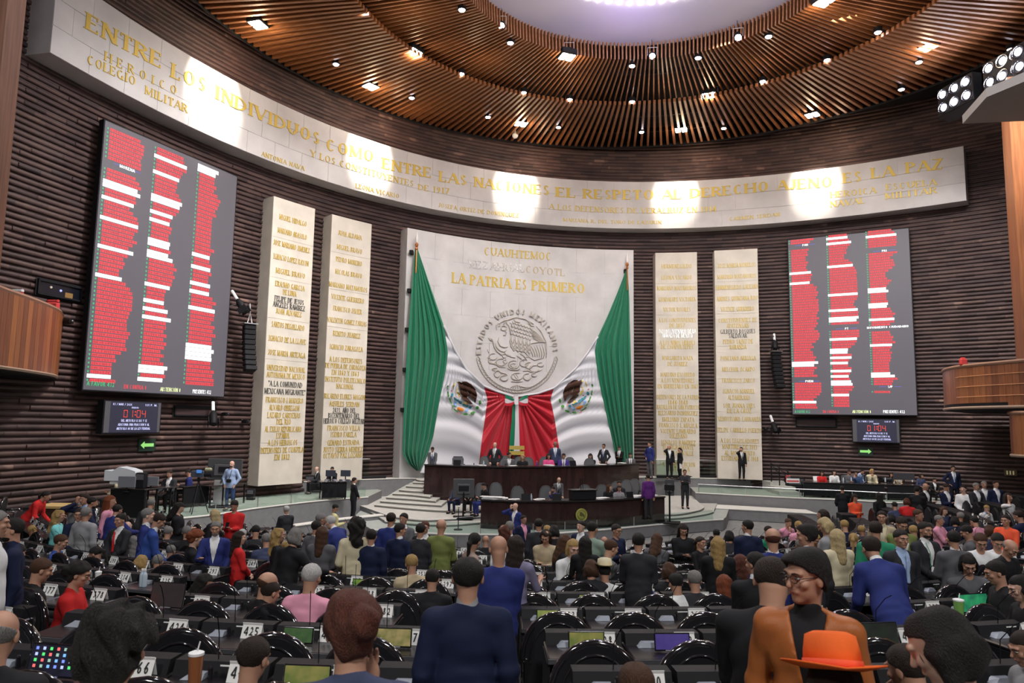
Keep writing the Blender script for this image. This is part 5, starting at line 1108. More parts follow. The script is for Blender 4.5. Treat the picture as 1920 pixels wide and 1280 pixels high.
ol = ((.16, .22, .05), (.42, .36, .10)); olg = ((.20, .32, .06), (.50, .50, .16)); gr_ = ((.04, .10, .03), (.09, .18, .06)); pu = ((.08, .05, .28), (.11, .07, .34)); gb = ((.02, .25, .12), (.04, .55, .2))
for a in ((1102, 1220, .30, .15, ol, 'olive tinted tablet screen before placard 428'), (1262, 1220, .30, .14, pu, 'violet tablet screen before placard 429'), (1028, 1158, .23, .13, olg, 'yellow green tablet at the aisle end, one row ahead of placard 428'), (1102, 1112, .22, .12, olg, 'yellow green tablet standing beside placard 341'),
          (570, 1211, .30, .15, ol, 'olive tablet screen before the woman with the brown bun'), (735, 1215, .3, .15, ((.18, .2, .05), (.6, .45, .2)), 'bright tablet screen with a white glare beside placard 427'), (556, 1152, .26, .13, gr_, 'dark green tablet screen beside placard 381'), (556, 1112, .24, .12, gr_, 'dark green tablet screen left of placard 337, one row farther'),
          (672, 1073, .2, .1, ((.06, .16, .03), (.4, .6, .08)), 'small bright green tablet near the grey haired head'), (721, 1047, .3, .16, gr_, 'grey green tablet standing near the cream jacket'), (1035, 1052, .3, .16, ((.4, .25, .16), (.5, .34, .24)), 'beige tablet behind the pink bottle'),
          (1775, 1062, .5, .22, gb, 'bright green and blue tablet before the man in grey with his back turned'), (1833, 1106, .42, .2, gb, 'green glowing tablet near the right edge'), (90, 1205, .34, .2, ((.003, .003, .01), (.02, .02, .06)), 'black tablet with a grid of coloured icons at the lower left'), (1650, 1150, .4, .2, ((.01, .015, .01), (.02, .03, .02)), 'dark laptop screen behind the man in the orange jacket'), (310, 1125, .4, .26, ((.03, .02, .02), (.04, .025, .025)), 'dark brown screen beside placard 379')): tablet(*a)
def icons():
    t = [o for o in bpy.data.objects if o.get('label', '').startswith('black tablet with a grid')][0]; cs = [(.2, .3, 1), (.5, .6, 1), (.1, .8, .2), (1, .15, .15), (.3, .5, .4), (.2, .5, 1)]
    for j in range(4):
        for i in range(6): x = -.13 + .05 * i; z = .16 - .035 * j; MB().box((x, -.005, z), (x + .018, -.0035, z + .018)).obj('app_icon', led('icon_%d' % ((i + j) % 6), cs[(i + j) % 6], 1.2), t)
icons()
def desk_item(px, py, fn, dy=-.1):
    s = near_seat(px, py); M = TR(s['x'], s['y'], s['z'], s['th']); best = min(((abs(project(M @ v3((-.4 + .8 * k / 40, dy, .82)))[0] - px), -.4 + .8 * k / 40) for k in range(41)))
    fn(M @ Matrix.Translation((best[1], dy, .752)))
def tumbler(m, lab, R=.04, H=.15, lid=M_white):
    def f(M):
        r = empty('cup', M, lab, 'cup'); MB().lathe([(R * .8, 0), (R, H), (R * .9, H)], 14).obj('body', m, r, auto=True); MB().lathe([(R * 1.05, H), (R * 1.05, H + .015), (R * .5, H + .025)], 14).obj('lid', lid, r, auto=True); MB().tube([(0, 0, H), (.02, 0, H + .08)], .005, 5).obj('straw', M_white, r)
    return f
desk_item(1073, 1058, tumbler(mat('pink_plastic', (.5, .06, .2), .35), 'tall pink drink bottle beside the beige tablet', .045, .22, mat('pink_plastic', (.5, .06, .2), .35)))
desk_item(365, 1215, tumbler(mat('iced_coffee', (.28, .10, .04), .25), 'clear cup of brown iced coffee at the lower left', .045, .2)); desk_item(183, 1082, tumbler(mat('cup_white', (.8, .8, .78), .5), 'white paper cup beside the woman in red dress', .04, .12)); desk_item(1799, 1140, tumbler(mat('green_plastic', (.20, .42, .10), .4), 'light green cup with white rim at the right', .055, .15))
desk_item(1700, 1115, tumbler(mat('dark_red_plastic', (.25, .02, .03), .3), 'dark red tall bottle at the right', .035, .2)); desk_item(1221, 1098, tumbler(mat('blue_bottle', (.12, .14, .45), .3), 'blue water bottle beside placard 300', .035, .18)); desk_item(1776, 1110, tumbler(mat('green_plastic', (.20, .42, .10), .4), 'small green cup behind the light green one', .04, .1))
desk_item(265, 1063, lambda M: bottle(M, 'water bottle on a desk beside the blue suits')); desk_item(272, 1063, lambda M: bottle(M, 'second water bottle beside the blue suits'))
# ================================================================ draped flags, ribbon, carved seal
M_fg = mat('flag_green_satin', (.004, .175, .085), .42, sheen=.2); M_fw = mat('flag_white_satin', (.62, .62, .66), .5, sheen=.2); M_fr = mat('flag_red_satin', (.50, .012, .03), .42, sheen=.2)
def poly_at(P, t):
    L = [0]
    for i in range(len(P) - 1): L.append(L[-1] + math.hypot(P[i + 1][0] - P[i][0], P[i + 1][1] - P[i][1]))
    d = t * L[-1]
    for i in range(len(P) - 1):
        if L[i + 1] >= d - 1e-9: f = (d - L[i]) / max(L[i + 1] - L[i], 1e-9); return (P[i][0] + (P[i + 1][0] - P[i][0]) * f, P[i][1] + (P[i + 1][1] - P[i][1]) * f)
    return P[-1]
def coons(L, R, T, B, s, t):
    l, r, a, b = poly_at(L, t), poly_at(R, t), poly_at(T, s), poly_at(B, s); c = []
    for j in (0, 1): c.append((1 - s) * l[j] + s * r[j] + (1 - t) * a[j] + t * b[j] - ((1 - s) * (1 - t) * L[0][j] + s * (1 - t) * R[0][j] + (1 - s) * t * L[-1][j] + s * t * R[-1][j]))
    return c
def surf(px, py, off):
    t, z = onwall(px, py, off); return wp(t, z, off)
FO = SO + .30
def swag(px, py, side):
    """depth of the folds that gather at the knot"""
    kx, ky = (957, 746) if side < 0 else (975, 746); bx = 905 if side < 0 else 1036
    d = (kx - px) * (1 if side < 0 else -1); db = abs(kx - bx); yb = py
    if d > db: yb = py + 46 * (1 - math.exp(-(d - db) / 46)) - .12 * (d - db); d = db
    an = math.atan2(yb - ky + 4, max(d, 1)); rr = math.hypot(yb - ky, d)
    ph = 26 * an + 1.3 * math.sin(5 * an + side); w = math.sin(ph) + .35 * math.sin(2 * ph + 1) + .25 * math.sin(.53 * ph)
    return .10 * w * min(1, rr / 45)
def flag(side, c0, inner, c1, Ttop, c2, Tred, c3, label):
    r = empty('draped_flag', None, label, 'flag')
    s_ = side; nS, nT = 64, 44
    rows = []
    for j in range(nT + 1):
        t = j / nT; row = []
        for i in range(nS + 1):
            s = i / nS; L = poly_at(c0, t); R = poly_at(inner, t); x = L[0] * (1 - s) + R[0] * s; y = L[1] * (1 - s) + R[1] * s
            ph = s * 2 * PI * 6.5 + .8 * math.sin(3 * s + 2 * t); dsp = .13 * (math.sin(ph) + .4 * math.sin(2.3 * ph + 1)) * min(1, t * 2.2) * min(1, (1 - s) * 8 + .15)
            row.append(surf(x, y, FO + dsp + .1 * min(1, t * 2)))
        rows.append(row)
    MB().grid(rows).obj('green_panel', M_fg, r, smooth=True)
    rows = []
    for j in range(nT + 1):
        rows.append([])
        for i in range(nS + 1):
            x, y = coons(c1, c2, Ttop, [c1[-1], c2[-1]], i / nS, j / nT); rows[-1].append(surf(x, y, FO + swag(x, y, side) + .06))
    MB().grid(rows).obj('white_panel', M_fw, r, smooth=True); rows = []
    for j in range(80 + 1):
        rows.append([])
        for i in range(nS + 1):
            x, y = coons(c2, c3, Tred, [c2[-1], c3[-1]], i / nS, j / 80); rows[-1].append(surf(x, y, FO + swag(x, y, side) * 1.25 + .06))
    MB().grid(rows).obj('red_panel', M_fr, r, smooth=True)
    mb = MB(); E = [surf(x, y, FO + swag(x, y, side) * .5 + .09) for x, y in [poly_at(Ttop + Tred[1:], k / 40) for k in range(41)]]; mb.tube([tuple(p) for p in E], .06, 6); mb.obj('top_hem', M_fw, r, smooth=True)
    return r
fl = flag(-1, [(778, 466), (773, 527), (763, 660), (757, 780), (755, 850), (766, 870), (781, 882)], [(783, 466), (807, 537), (832, 610), (840, 660), (837, 687), (825, 747), (812, 820), (800, 855), (788, 882)],
     [(832, 610), (840, 660), (837, 687), (825, 747), (812, 820), (800, 858), (788, 886)], [(832, 610), (853, 656), (873, 690), (907, 723)], [(907, 723), (914, 748), (909, 787), (904, 820), (900, 854), (895, 890)], [(907, 723), (930, 733), (962, 743)], [(962, 743), (963, 890)],
     'green white and red flag draped at the left of the carved seal')
fr = flag(1, [(1177, 505), (1180, 560), (1183, 680), (1186, 790), (1187, 850), (1187, 885)], [(1174, 506), (1157, 550), (1140, 590), (1121, 631), (1115, 658), (1123, 714), (1137, 777), (1153, 846), (1160, 885)],
     [(1121, 631), (1115, 658), (1123, 714), (1137, 777), (1153, 846), (1160, 890)], [(1121, 631), (1102, 661), (1080, 690), (1039, 727)], [(1039, 727), (1032, 748), (1040, 786), (1048, 837), (1056, 890)], [(1039, 727), (1010, 737), (971, 743)], [(971, 743), (970, 890)],
     'green white and red flag draped at the right of the carved seal')
# printed coat of arms on each white panel
def emblem_on(side, root, sx, mirror):
    def P(x, y, o=.0): # crop pixels -> cloth
        px, py = 820 + x / 6.4, 690 + y / 6.4; return surf(px, py, FO + swag(px, py, side) * .9 + .17 + o)
    cols = {'b': mat('print_brown', (.06, .022, .012), .6), 'y': mat('print_yellow', (.75, .55, .06), .6), 't': mat('print_teal', (.03, .22, .28), .6), 'g': mat('print_green', (.06, .26, .04), .6), 'o': mat('print_orange', (.75, .24, .02), .6), 'l': mat('print_light_blue', (.25, .45, .75), .6), 'p': mat('print_pink', (.65, .15, .2), .6)}
    X = (lambda x: x) if not mirror else (lambda x: 1985 - x)
    Yo = 0 if not mirror else -18
    def blob(mb, cx, cy, rx, ry, a, o):
        n = 10; pts = [(cx + rx * math.cos(k * 2 * PI / n) * math.cos(a) - ry * math.sin(k * 2 * PI / n) * math.sin(a), cy + rx * math.cos(k * 2 * PI / n) * math.sin(a) + ry * math.sin(k * 2 * PI / n) * math.cos(a)) for k in range(n)]
        mb.add([P(X(cx), cy + Yo, o)] + [P(X(x), y + Yo, o) for x, y in pts], [(0, k + 1, (k + 1) % n + 1) for k in range(n)])
    def tri_strip(mb, A, B, o): # quads between two edges
        S = 5; A2 = [(A[i][0] + (A[i + 1][0] - A[i][0]) * f / S, A[i][1] + (A[i + 1][1] - A[i][1]) * f / S) for i in range(len(A) - 1) for f in range(S)] + [A[-1]]; B2 = [(B[i][0] + (B[i + 1][0] - B[i][0]) * f / S, B[i][1] + (B[i + 1][1] - B[i][1]) * f / S) for i in range(len(B) - 1) for f in range(S)] + [B[-1]]
        mb.grid([[P(X(a[0] + (b[0] - a[0]) * g_ / 6), a[1] + (b[1] - a[1]) * g_ / 6 + Yo, o) for a, b in zip(A2, B2)] for g_ in range(7)])
    e = empty('coat_of_arms'); e.parent = root
    mb = MB(); tri_strip(mb, [(255, 158), (300, 175), (335, 230), (360, 290), (395, 330)], [(250, 190), (272, 230), (275, 300), (330, 350), (350, 345)], .01)
    tri_strip(mb, [(300, 160), (350, 160), (410, 195), (455, 250), (476, 310), (474, 352), (452, 420)], [(300, 180), (335, 235), (370, 290), (400, 330), (418, 350), (436, 372), (446, 405)], .012)
    tri_strip(mb, [(300, 330), (350, 345), (395, 390), (428, 432)], [(285, 345), (320, 375), (365, 415), (392, 432)], .012)
    for k in range(7): x = 372 + k * 14; tri_strip(mb, [(x, 320 + k * 6), (x + 9, 320 + k * 6)], [(x + 2, 362 + k * 8), (x + 6, 362 + k * 8)], .014)
    mb.obj('eagle', cols['b'], e)
    for key, nm, L in (('y', 'beak_and_cactus_fruit', [(245, 172, 14, 8, .4), (205, 200, 6, 26, .2), (192, 225, 5, 22, -.3), (250, 300, 22, 10, .5), (262, 322, 10, 18, 0), (335, 418, 16, 12, 0), (350, 440, 14, 8, .3), (240, 260, 5, 30, .3)]),
                       ('t', 'cactus_and_water', [(178, 322, 17, 24, .3), (215, 368, 26, 12, .8), (245, 388, 20, 14, .5), (275, 412, 26, 18, .6), (320, 440, 24, 12, .3), (355, 452, 22, 12, .2), (395, 470, 18, 18, 0)]),
                       ('o', 'orange_base', [(285, 492, 40, 20, .3), (255, 480, 18, 16, 0)]), ('l', 'ribbon_blue', [(215, 418, 16, 26, .5), (222, 445, 18, 10, .4), (345, 510, 22, 14, .8), (365, 490, 10, 18, .2)]),
                       ('p', 'pink_fruit', [(172, 272, 12, 8, .5), (235, 345, 12, 7, 0), (420, 455, 12, 8, -.3), (270, 545, 26, 4, .5), (262, 530, 4, 22, .4)]),
                       ('g', 'wreath_leaves', [(125, 225, 12, 18, .2), (130, 300, 8, 22, -.2), (135, 330, 8, 18, .3), (150, 375, 9, 24, -.4), (165, 410, 9, 22, -.6), (190, 455, 9, 22, -.6), (212, 500, 9, 24, -.8), (240, 520, 20, 8, .5), (340, 552, 30, 13, 0), (425, 534, 30, 14, -.35), (480, 475, 20, 20, -.6), (513, 410, 15, 26, .1), (300, 545, 14, 4, .3), (385, 560, 14, 4, -.2)])):
        mb = MB(); [blob(mb, *b, .005) for b in L]; mb.obj(nm, cols[key], e)
emblem_on(-1, fl, 0, False); emblem_on(1, fr, 0, True)
# ribbon and bow
r = empty('ribbon_bow', None, 'three coloured bow and hanging ribbon tying the two flags', 'bow')
def strip(P, Q, m, nm, off=.35):
    MB().grid([[surf(x, y, FO + off + .06 * math.sin(k * .9)) for k, (x, y) in enumerate(P)], [surf(x, y, FO + off + .06 * math.sin(k * .9 + .4)) for k, (x, y) in enumerate(Q)]]).obj(nm, m, r, smooth=True)
strip([(961, 756), (959, 790), (956, 820), (954, 852)], [(966, 756), (966, 790), (965, 820), (963, 852)], M_fg, 'green_tail'); strip([(966, 745), (966, 790), (965, 820), (963, 852)], [(972, 745), (973, 790), (974, 820), (975, 852)], M_fw, 'white_tail'); strip([(972, 750), (973, 790), (974, 820), (975, 852)], [(975, 750), (978, 790), (982, 820), (985, 852)], M_fr, 'red_tail')
for sg, x0, x1, nm in ((-1, 964, 947, 'left'), (1, 973, 990, 'right')):
    f = lambda a: x0 + (x1 - x0) * a
    strip([(f(0), 748), (f(.4), 743), (f(.7), 741), (f(1), 740)], [(f(0), 751), (f(.4), 749), (f(.7), 747), (f(1), 746)], M_fg, 'bow_loop_green', .45)
    strip([(f(.05), 751), (f(.4), 748), (f(.7), 747), (f(1), 747)], [(f(.05), 753), (f(.4), 755), (f(.7), 756), (f(1), 756)], M_fw, 'bow_loop_white', .42)
    strip([(f(0), 753), (f(.4), 755), (f(.7), 756), (f(1), 755)], [(f(0), 757), (f(.4), 760), (f(.7), 761), (f(1), 760)], M_fr, 'bow_loop_red', .45)
strip([(965, 743), (965, 758)], [(972, 743), (972, 758)], M_fw, 'knot', .6)
# flagstaffs
M_cop = mat('copper_finial', (.6, .22, .07), .3, .7)
for sd, x0, y0, x1, y1, ys, lab in ((-1, 781, 468, 771, 640, (473, 545, 618, 693, 768), 'left'), (1, 1176, 504, 1180, 640, (508,), 'right')):
    r = empty('flagstaff', None, 'flagstaff with copper and white spear tip at the top of the %s flag' % lab, 'flagstaff'); a = surf(x0, y0, FO + .12); up = Vector((0, 0, 1))
    MB().tube([tuple(a - up * 1.2), tuple(a)], .035, 8).obj('staff', M_cop, r); MB().lathe([(.05, 0), (.085, .05), (.05, .12), (.09, .22), (.09, .3), (.04, .36)], 12, c=tuple(a)).obj('copper_collar', M_cop, r, auto=True)
    MB().lathe([(.03, .36), (.075, .5), (.055, .7), (.004, .95)], 10, c=tuple(a)).obj('spear_tip', mat('spear_white', (.8, .78, .74), .4), r, auto=True)
    for k, y in enumerate(ys):
        x = x0 + (x1 - x0) * (y - y0) / (y1 - y0) - (9 if sd < 0 else 3); q = surf(x, y, SO + .12); MB().bbox((q.x - .1, q.y - .15, q.z - .1), (q.x + .1, q.y + .15, q.z + .1), .02).obj('wall_clamp', M_black, r)
# carved seal
M_rel = mat('shaded_carving_stone', (.44, .40, .36), .7)  # darker than the panel so carved lines read as shadowed
def relief(lines, r_, nm, root, cx=0, cy=0):
    mb = MB()
    for L in lines:
        P = [surf(880 + x / 6.74, 560 + y / 6.74, SO + .03) for x, y in L]; n = len(P)
        mb.tube([tuple(p) for p in P], [r_ * (.45 if i in (0, n - 1) else 1) for i in range(n)], 5)
    mb.obj(nm, M_rel, root, smooth=True)
sealr = empty('carved_seal', None, 'carved stone seal with eagle, snake, cactus and lettering ESTADOS UNIDOS MEXICANOS', 'carved seal')
def ring_text():
    s = 'ESTADOS UNIDOS MEXICANOS'; C = (603, 640); mb = MB(); ang0, ang1 = 186, -2
    ws = [LW.get(c, .6) + .2 for c in s]; tot = sum(ws); acc = 0
    for c, w in zip(s, ws):
        a = math.radians(ang0 + (ang1 - ang0) * (acc + w / 2) / tot); acc += w
        if c == ' ': continue
        q = text_quads(c, 66, None, False, T=.2, th=.16); ry = 465; rx = 452
        def fn(x, y, d, a=a):
            R_x, R_y = rx + y, ry + y; t = a - x / 460
            return surf(880 + (C[0] + R_x * math.cos(t)) / 6.74, 560 + (C[1] - R_y * math.sin(t) + 18) / 6.74, SO + .0 + (.09 if d else 0))
        letter_mesh(mb, q, fn, M_rel, .09)
    mb.obj('lettering', None, sealr, kind='stuff')
ring_text()
W_ = [[(590, 235), (700, 255), (815, 320)], [(845, 345), (900, 400), (950, 500), (972, 548), (978, 640), (970, 745)], [(740, 585), (790, 560), (880, 545), (965, 550)], [(820, 350), (780, 340), (740, 310)]]
for k in range(6): W_.append([(770 + 6 * k, 385 + 22 * k), (840 + 8 * k, 420 + 22 * k), (900 + 8 * k, 480 + 14 * k), (935 + 4 * k, 535 + 2 * k)])
for k in range(7): W_.append([(745 + 35 * k, 590 - 6 * k + 10), (775 + 33 * k, 640), (800 + 30 * k, 700), (805 + 26 * k, 735 + 2 * k)][:4 if k < 6 else 3])
for j in range(4):
    for k in range(7): x = 545 + 38 * k - 8 * j; y = 285 + 45 * j + 12 * k; W_.append([(x, y), (x + 8, y + 26), (x + 26, y + 24), (x + 30, y + 4)])
for j in range(3):
    for k in range(5): x = 535 + 50 * k + 6 * j; y = 470 + 50 * j + 10 * k; W_.append([(x, y), (x - 4, y + 60), (x + 14, y + 88), (x + 32, y + 60), (x + 32, y + 10)])
W_ += [[(540, 600), (600, 650), (700, 670), (740, 720)], [(740, 640), (765, 690), (750, 730), (690, 740)], [(750, 730), (820, 775), (925, 750)], [(700, 250), (760, 300), (790, 350)]]
relief(W_, .038, 'eagle_wings', sealr)
H_ = [[(345, 395), (340, 345), (365, 310), (395, 320), (385, 345), (365, 350)], [(385, 310), (440, 275), (500, 262), (560, 240), (590, 235)], [(405, 350), (440, 340), (475, 360), (460, 395), (420, 400), (400, 385), (405, 350)], [(440, 395), (470, 425), (450, 462), (430, 460)], [(480, 270), (470, 310), (500, 340), (520, 400), (520, 460)], [(510, 300), (540, 320), (530, 360)], [(430, 330), (445, 300), (470, 290)], [(560, 260), (590, 290), (640, 300)], [(525, 470), (515, 540), (530, 610), (560, 640)],
      [(375, 488), (362, 540), (390, 595), (440, 615), (485, 608)], [(240, 495), (290, 510), (300, 540), (315, 610), (350, 665), (400, 705), (460, 700)], [(240, 495), (265, 520), (300, 540)], [(330, 560), (345, 610), (380, 650), (430, 670), (470, 655)], [(410, 700), (430, 740), (460, 745)], [(640, 690), (690, 720), (730, 780)], [(600, 720), (640, 740), (690, 790)], [(480, 700), (520, 730), (580, 745)], [(460, 650), (450, 690), (490, 720), (530, 720)]]
relief(H_, .042, 'eagle_head_and_snake', sealr)
C_ = []
for cx, cy, rx, ry in ((300, 730, 50, 40), (290, 790, 45, 28), (400, 800, 60, 45), (455, 790, 25, 22), (560, 830, 66, 52), (560, 840, 34, 26), (690, 810, 52, 46), (750, 840, 46, 38), (820, 880, 62, 40), (900, 830, 40, 24), (330, 890, 40, 16), (350, 950, 34, 40), (440, 1000, 50, 34), (730, 985, 46, 42), (820, 960, 32, 22), (600, 980, 70, 46)):
    C_.append([(cx + rx * math.cos(a * PI / 6), cy + ry * math.sin(a * PI / 6)) for a in range(0, 11)])
C_ += [[(240, 760), (260, 800), (340, 830), (380, 860), (460, 870)], [(350, 890), (400, 930), (470, 950), (480, 970)], [(680, 915), (740, 905), (800, 930), (880, 910), (920, 890)], [(530, 1045), (600, 1048), (675, 1045)], [(560, 950), (600, 1010), (640, 1020)], [(590, 945), (620, 1000)], [(230, 640), (250, 690)], [(250, 760), (230, 740)], [(480, 880), (520, 895), (600, 900), (640, 880)]]
relief(C_, .036, 'cactus_and_lake', sealr)
Lv = []
for k in range(19):
    for sg in (-1, 1):
        a = math.radians(188 + k * 4.6) if sg < 0 else math.radians(352 - k * 4.6); R = 500; x = 603 + R * math.cos(a); y = 655 - R * math.sin(a) * 1.02; tx, ty = -math.sin(a) * sg * -1, -math.cos(a) * sg * -1
        nx, ny = math.cos(a), -math.sin(a)
        for q in (-1, 1): Lv.append([(x, y), (x + tx * 26 + nx * q * 20, y + ty * 26 + ny * q * 20), (x + tx * 55 + nx * q * 22, y + ty * 55 + ny * q * 22)])
for dx in (-90, -55, -20, 20, 60, 110, 150): Lv.append([(600, 1090), (600 + dx * .6, 1085 + abs(dx) * .2), (600 + dx, 1120 + (150 - abs(dx)) * .3)])
relief(Lv, .034, 'laurel_and_oak_wreath', sealr)
# ================================================================ people: distance-field bodies meshed by surface nets
def rotx(a): c, s = math.cos(a), math.sin(a); return np.array([[1, 0, 0], [0, c, -s], [0, s, c]])
def rotz(a): c, s = math.cos(a), math.sin(a); return np.array([[c, -s, 0], [s, c, 0], [0, 0, 1]])
def A_(*v): return np.array(v, float)
def ik(S, Wt, l1, l2, pole):
    d = Wt - S; L = np.linalg.norm(d); L2 = min(L, (l1 + l2) * .995); u = d / max(L, 1e-6); Wt = S + u * L2
    a = (l1 * l1 - l2 * l2 + L2 * L2) / (2 * L2); h = math.sqrt(max(l1 * l1 - a * a, 0)); p = pole - u * np.dot(pole, u); p = p / max(np.linalg.norm(p), 1e-6)
    return S + u * a + p * h, Wt
# pose table: lean, (right wrist), (left wrist), poles, hand dir, head pitch, head yaw, legs
POSES = {
 'stand': dict(R=(.235, .03, .87), L=(-.235, .03, .87)),
 'phone': dict(R=(.07, .27, 1.17), L=(-.07, .25, 1.14), pitch=28, hr=(-.5, .6, .35), hl=(.5, .6, .35)),
 'ear': dict(R=(.115, .10, 1.545), L=(-.235, .03, .87), hr=(-.15, .05, 1), pr=(.7, .2, -.7)),
 'cross': dict(R=(-.09, .19, 1.17), L=(.09, .215, 1.22), hr=(-1, .2, .2), hl=(1, .1, .1), pr=(.8, .3, -.6), pl=(-.8, .3, -.6)),
 'hip': dict(R=(.19, .05, 1.0), L=(-.235, .03, .87), hr=(-.6, .6, -.3), pr=(1, -.3, 0)),
 'pockets': dict(R=(.19, .07, .93), L=(-.19, .07, .93), hr=(-.3, .3, -.8), hl=(.3, .3, -.8), pr=(1, -.6, 0), pl=(-1, -.6, 0)),
 'lean': dict(R=(.17, .40, 1.13), L=(-.17, .40, 1.13), lean=34, pitch=5, hr=(0, .7, -.6), hl=(0, .7, -.6)),
 'bow': dict(R=(.14, .33, 1.0), L=(-.14, .33, 1.0), lean=16, pitch=28, hr=(-.2, .9, -.2), hl=(.2, .9, -.2)),
 'gesture': dict(R=(.16, .36, 1.18), L=(-.2, .2, .98), pitch=8, hr=(-.2, .8, .5), hl=(.3, .8, 0)),
 'reach': dict(R=(.30, .42, 1.22), L=(-.235, .05, .88), lean=12, pitch=8, hr=(.2, .9, .1)),
 'clasp': dict(R=(.03, .20, .98), L=(-.03, .21, .99), hr=(-.7, .3, -.4), hl=(.7, .3, -.4), pr=(1, -.4, 0), pl=(-1, -.4, 0)),
 'sit': dict(R=(.15, .36, 1.14), L=(-.15, .36, 1.14), sit=1, lean=8, pitch=14, hr=(-.3, .9, -.1), hl=(.3, .9, -.1)),
 'sitface': dict(R=(.075, .19, 1.42), L=(-.15, .34, 1.12), sit=1, lean=12, pitch=12, hr=(-.1, -.1, 1), hl=(.4, .8, 0)),
 'sitphone': dict(R=(.06, .28, 1.20), L=(-.08, .27, 1.17), sit=1, lean=6, pitch=26, hr=(-.3, .6, .5), hl=(.3, .6, .4)),
 'sitback': dict(R=(.22, .20, 1.06), L=(-.22, .20, 1.06), sit=1, lean=-6, pitch=0, hr=(-.1, .9, -.3), hl=(.1, .9, -.3)),
 'sitturn': dict(R=(.2, .34, 1.14), L=(-.12, .3, 1.12), sit=1, lean=8, pitch=6, yaw=45, hr=(-.3, .9, -.1), hl=(.3, .9, -.1)),
 'standturn': dict(R=(.235, .05, .88), L=(-.1, .28, 1.08), yaw=45, hl=(.5, .7, 0)),
 'standturnr': dict(R=(.235, .05, .88), L=(-.235, .03, .87), yaw=-45),
}
def skeleton(pose):
    P = POSES[pose]; ln = math.radians(P.get('lean', 0)); sit = P.get('sit', 0); J = {}
    Rm = rotx(-ln); piv = A_(0, 0, .95); off = A_(0, 0, -.45) if sit else A_(0, 0, 0)
    def tf(p): return Rm @ (A_(*p) - piv) + piv + off
    J['tf'] = tf; J['Rm'] = Rm; J['off'] = off
    for s, k in ((1, 'R'), (-1, 'L')):
        S = A_(s * .18, -.008, 1.392); pole = A_(*P.get('p' + k.lower(), (s * .35, -1, -.35)))
        E, Wt = ik(S, A_(*P[k]), .285, .255, pole); hd = A_(*P.get('h' + k.lower(), (0, .15, -1))); hd = hd / np.linalg.norm(hd)
        J[k] = (tf(S), tf(E), tf(Wt), Rm @ hd)
        if sit: J['leg' + k] = (A_(s * .09, .0, .50), A_(s * .13, .43, .50), A_(s * .13, .40, .09), A_(s * .14, .54, .035))
        else: J['leg' + k] = (A_(s * .09, 0, .92), A_(s * .105, .02, .50), A_(s * .11, -.025, .09), A_(s * .13, .13, .035))
    J['head'] = tf((0, .012, 1.625)); J['hR'] = Rm @ rotz(math.radians(P.get('yaw', 0))) @ rotx(-math.radians(P.get('pitch', 4)) + ln * .6)
    J['neck'] = tf((0, -.015, 1.46)); J['crown'] = J['head'][2] + .118
    return J
def cap(a, b, r1, r2=None, k=.02): return ('c', np.asarray(a, float), np.asarray(b, float), r1, r1 if r2 is None else r2, k, 1)
def ell(c, r, R=None, k=.03, sg=1): return ('e', np.asarray(c, float), np.asarray(r, float), R, None, k, sg)
def hand_prims(Wt, hd, side, mn):
    up = A_(0, 0, 1) if abs(hd[2]) < .8 else A_(0, 1, 0); ac = np.cross(hd, up); ac /= np.linalg.norm(ac); n = np.cross(ac, hd); sd = side
    Rm = np.stack([ac, hd, n], 1); f = lambda r: max(r, mn); L = [ell(Wt + hd * .05, (f(.040), .052, f(.015)), Rm, .012)]
    cv = -n * .5
    for i, (o, l) in enumerate(((-.031, .058), (-.011, .072), (.010, .076), (.030, .068))):
        b = Wt + hd * .088 + ac * o * 1.0; m = b + (hd + cv * .5) * l * .5; e = m + (hd * .6 + cv * 1.4) * l * .5
        L += [cap(b, m, f(.0088), f(.0082), .006), cap(m, e, f(.0082), f(.007), .004)]
    t0 = Wt + hd * .025 + ac * .03 * (1 if sd > 0 else 1); t1 = t0 + ac * .03 + hd * .03; t2 = t1 + hd * .032 + cv * .01
    return L + [cap(t0, t1, f(.012), f(.0105), .01), cap(t1, t2, f(.0105), f(.009), .005)]
def torso(J, g, k=.035):
    tf, R = J['tf'], J['Rm']
    return [ell(tf((0, 0, .95)), (.158 + g, .108 + g, .12 + g), R, k), ell(tf((0, .004, 1.10)), (.142 + g, .104 + g, .15 + g), R, k), ell(tf((0, .0, 1.28)), (.168 + g, .112 + g, .16 + g), R, k),
            cap(tf((-.145, -.01, 1.388)), tf((.145, -.01, 1.388)), .058 + g, None, k), cap(tf((0, -.024, 1.455)), tf((.13, -.015, 1.398)), .044 + g * .6, .045 + g, k), cap(tf((0, -.024, 1.455)), tf((-.13, -.015, 1.398)), .044 + g * .6, .045 + g, k)]
def arms(J, g, hands=False, mn=0, cut=1.0):
    L = []
    for s, k in ((1, 'R'), (-1, 'L')):
        S, E, Wt, hd = J[k]; L += [cap(S, E, .052 + g, .042 + g, .03)]
        if cut > .5: W2 = E + (Wt - E) * (1 if hands else cut); L.append(cap(E, W2, .041 + g, .026 + g if hands else .031 + g, .02))
        if hands: L += hand_prims(Wt, hd, s, mn)
    return L
def legs(J, g, foot=False):
    L = []
    for k in 'RL':
        a, b, c, d = J['leg' + k]; L += [cap(a, b, .082 + g, .058 + g, .03), cap(b, c, .056 + g, .038 + g, .03)]
        if foot: L += [cap(c, d, .04, .032, .02)]
    return L
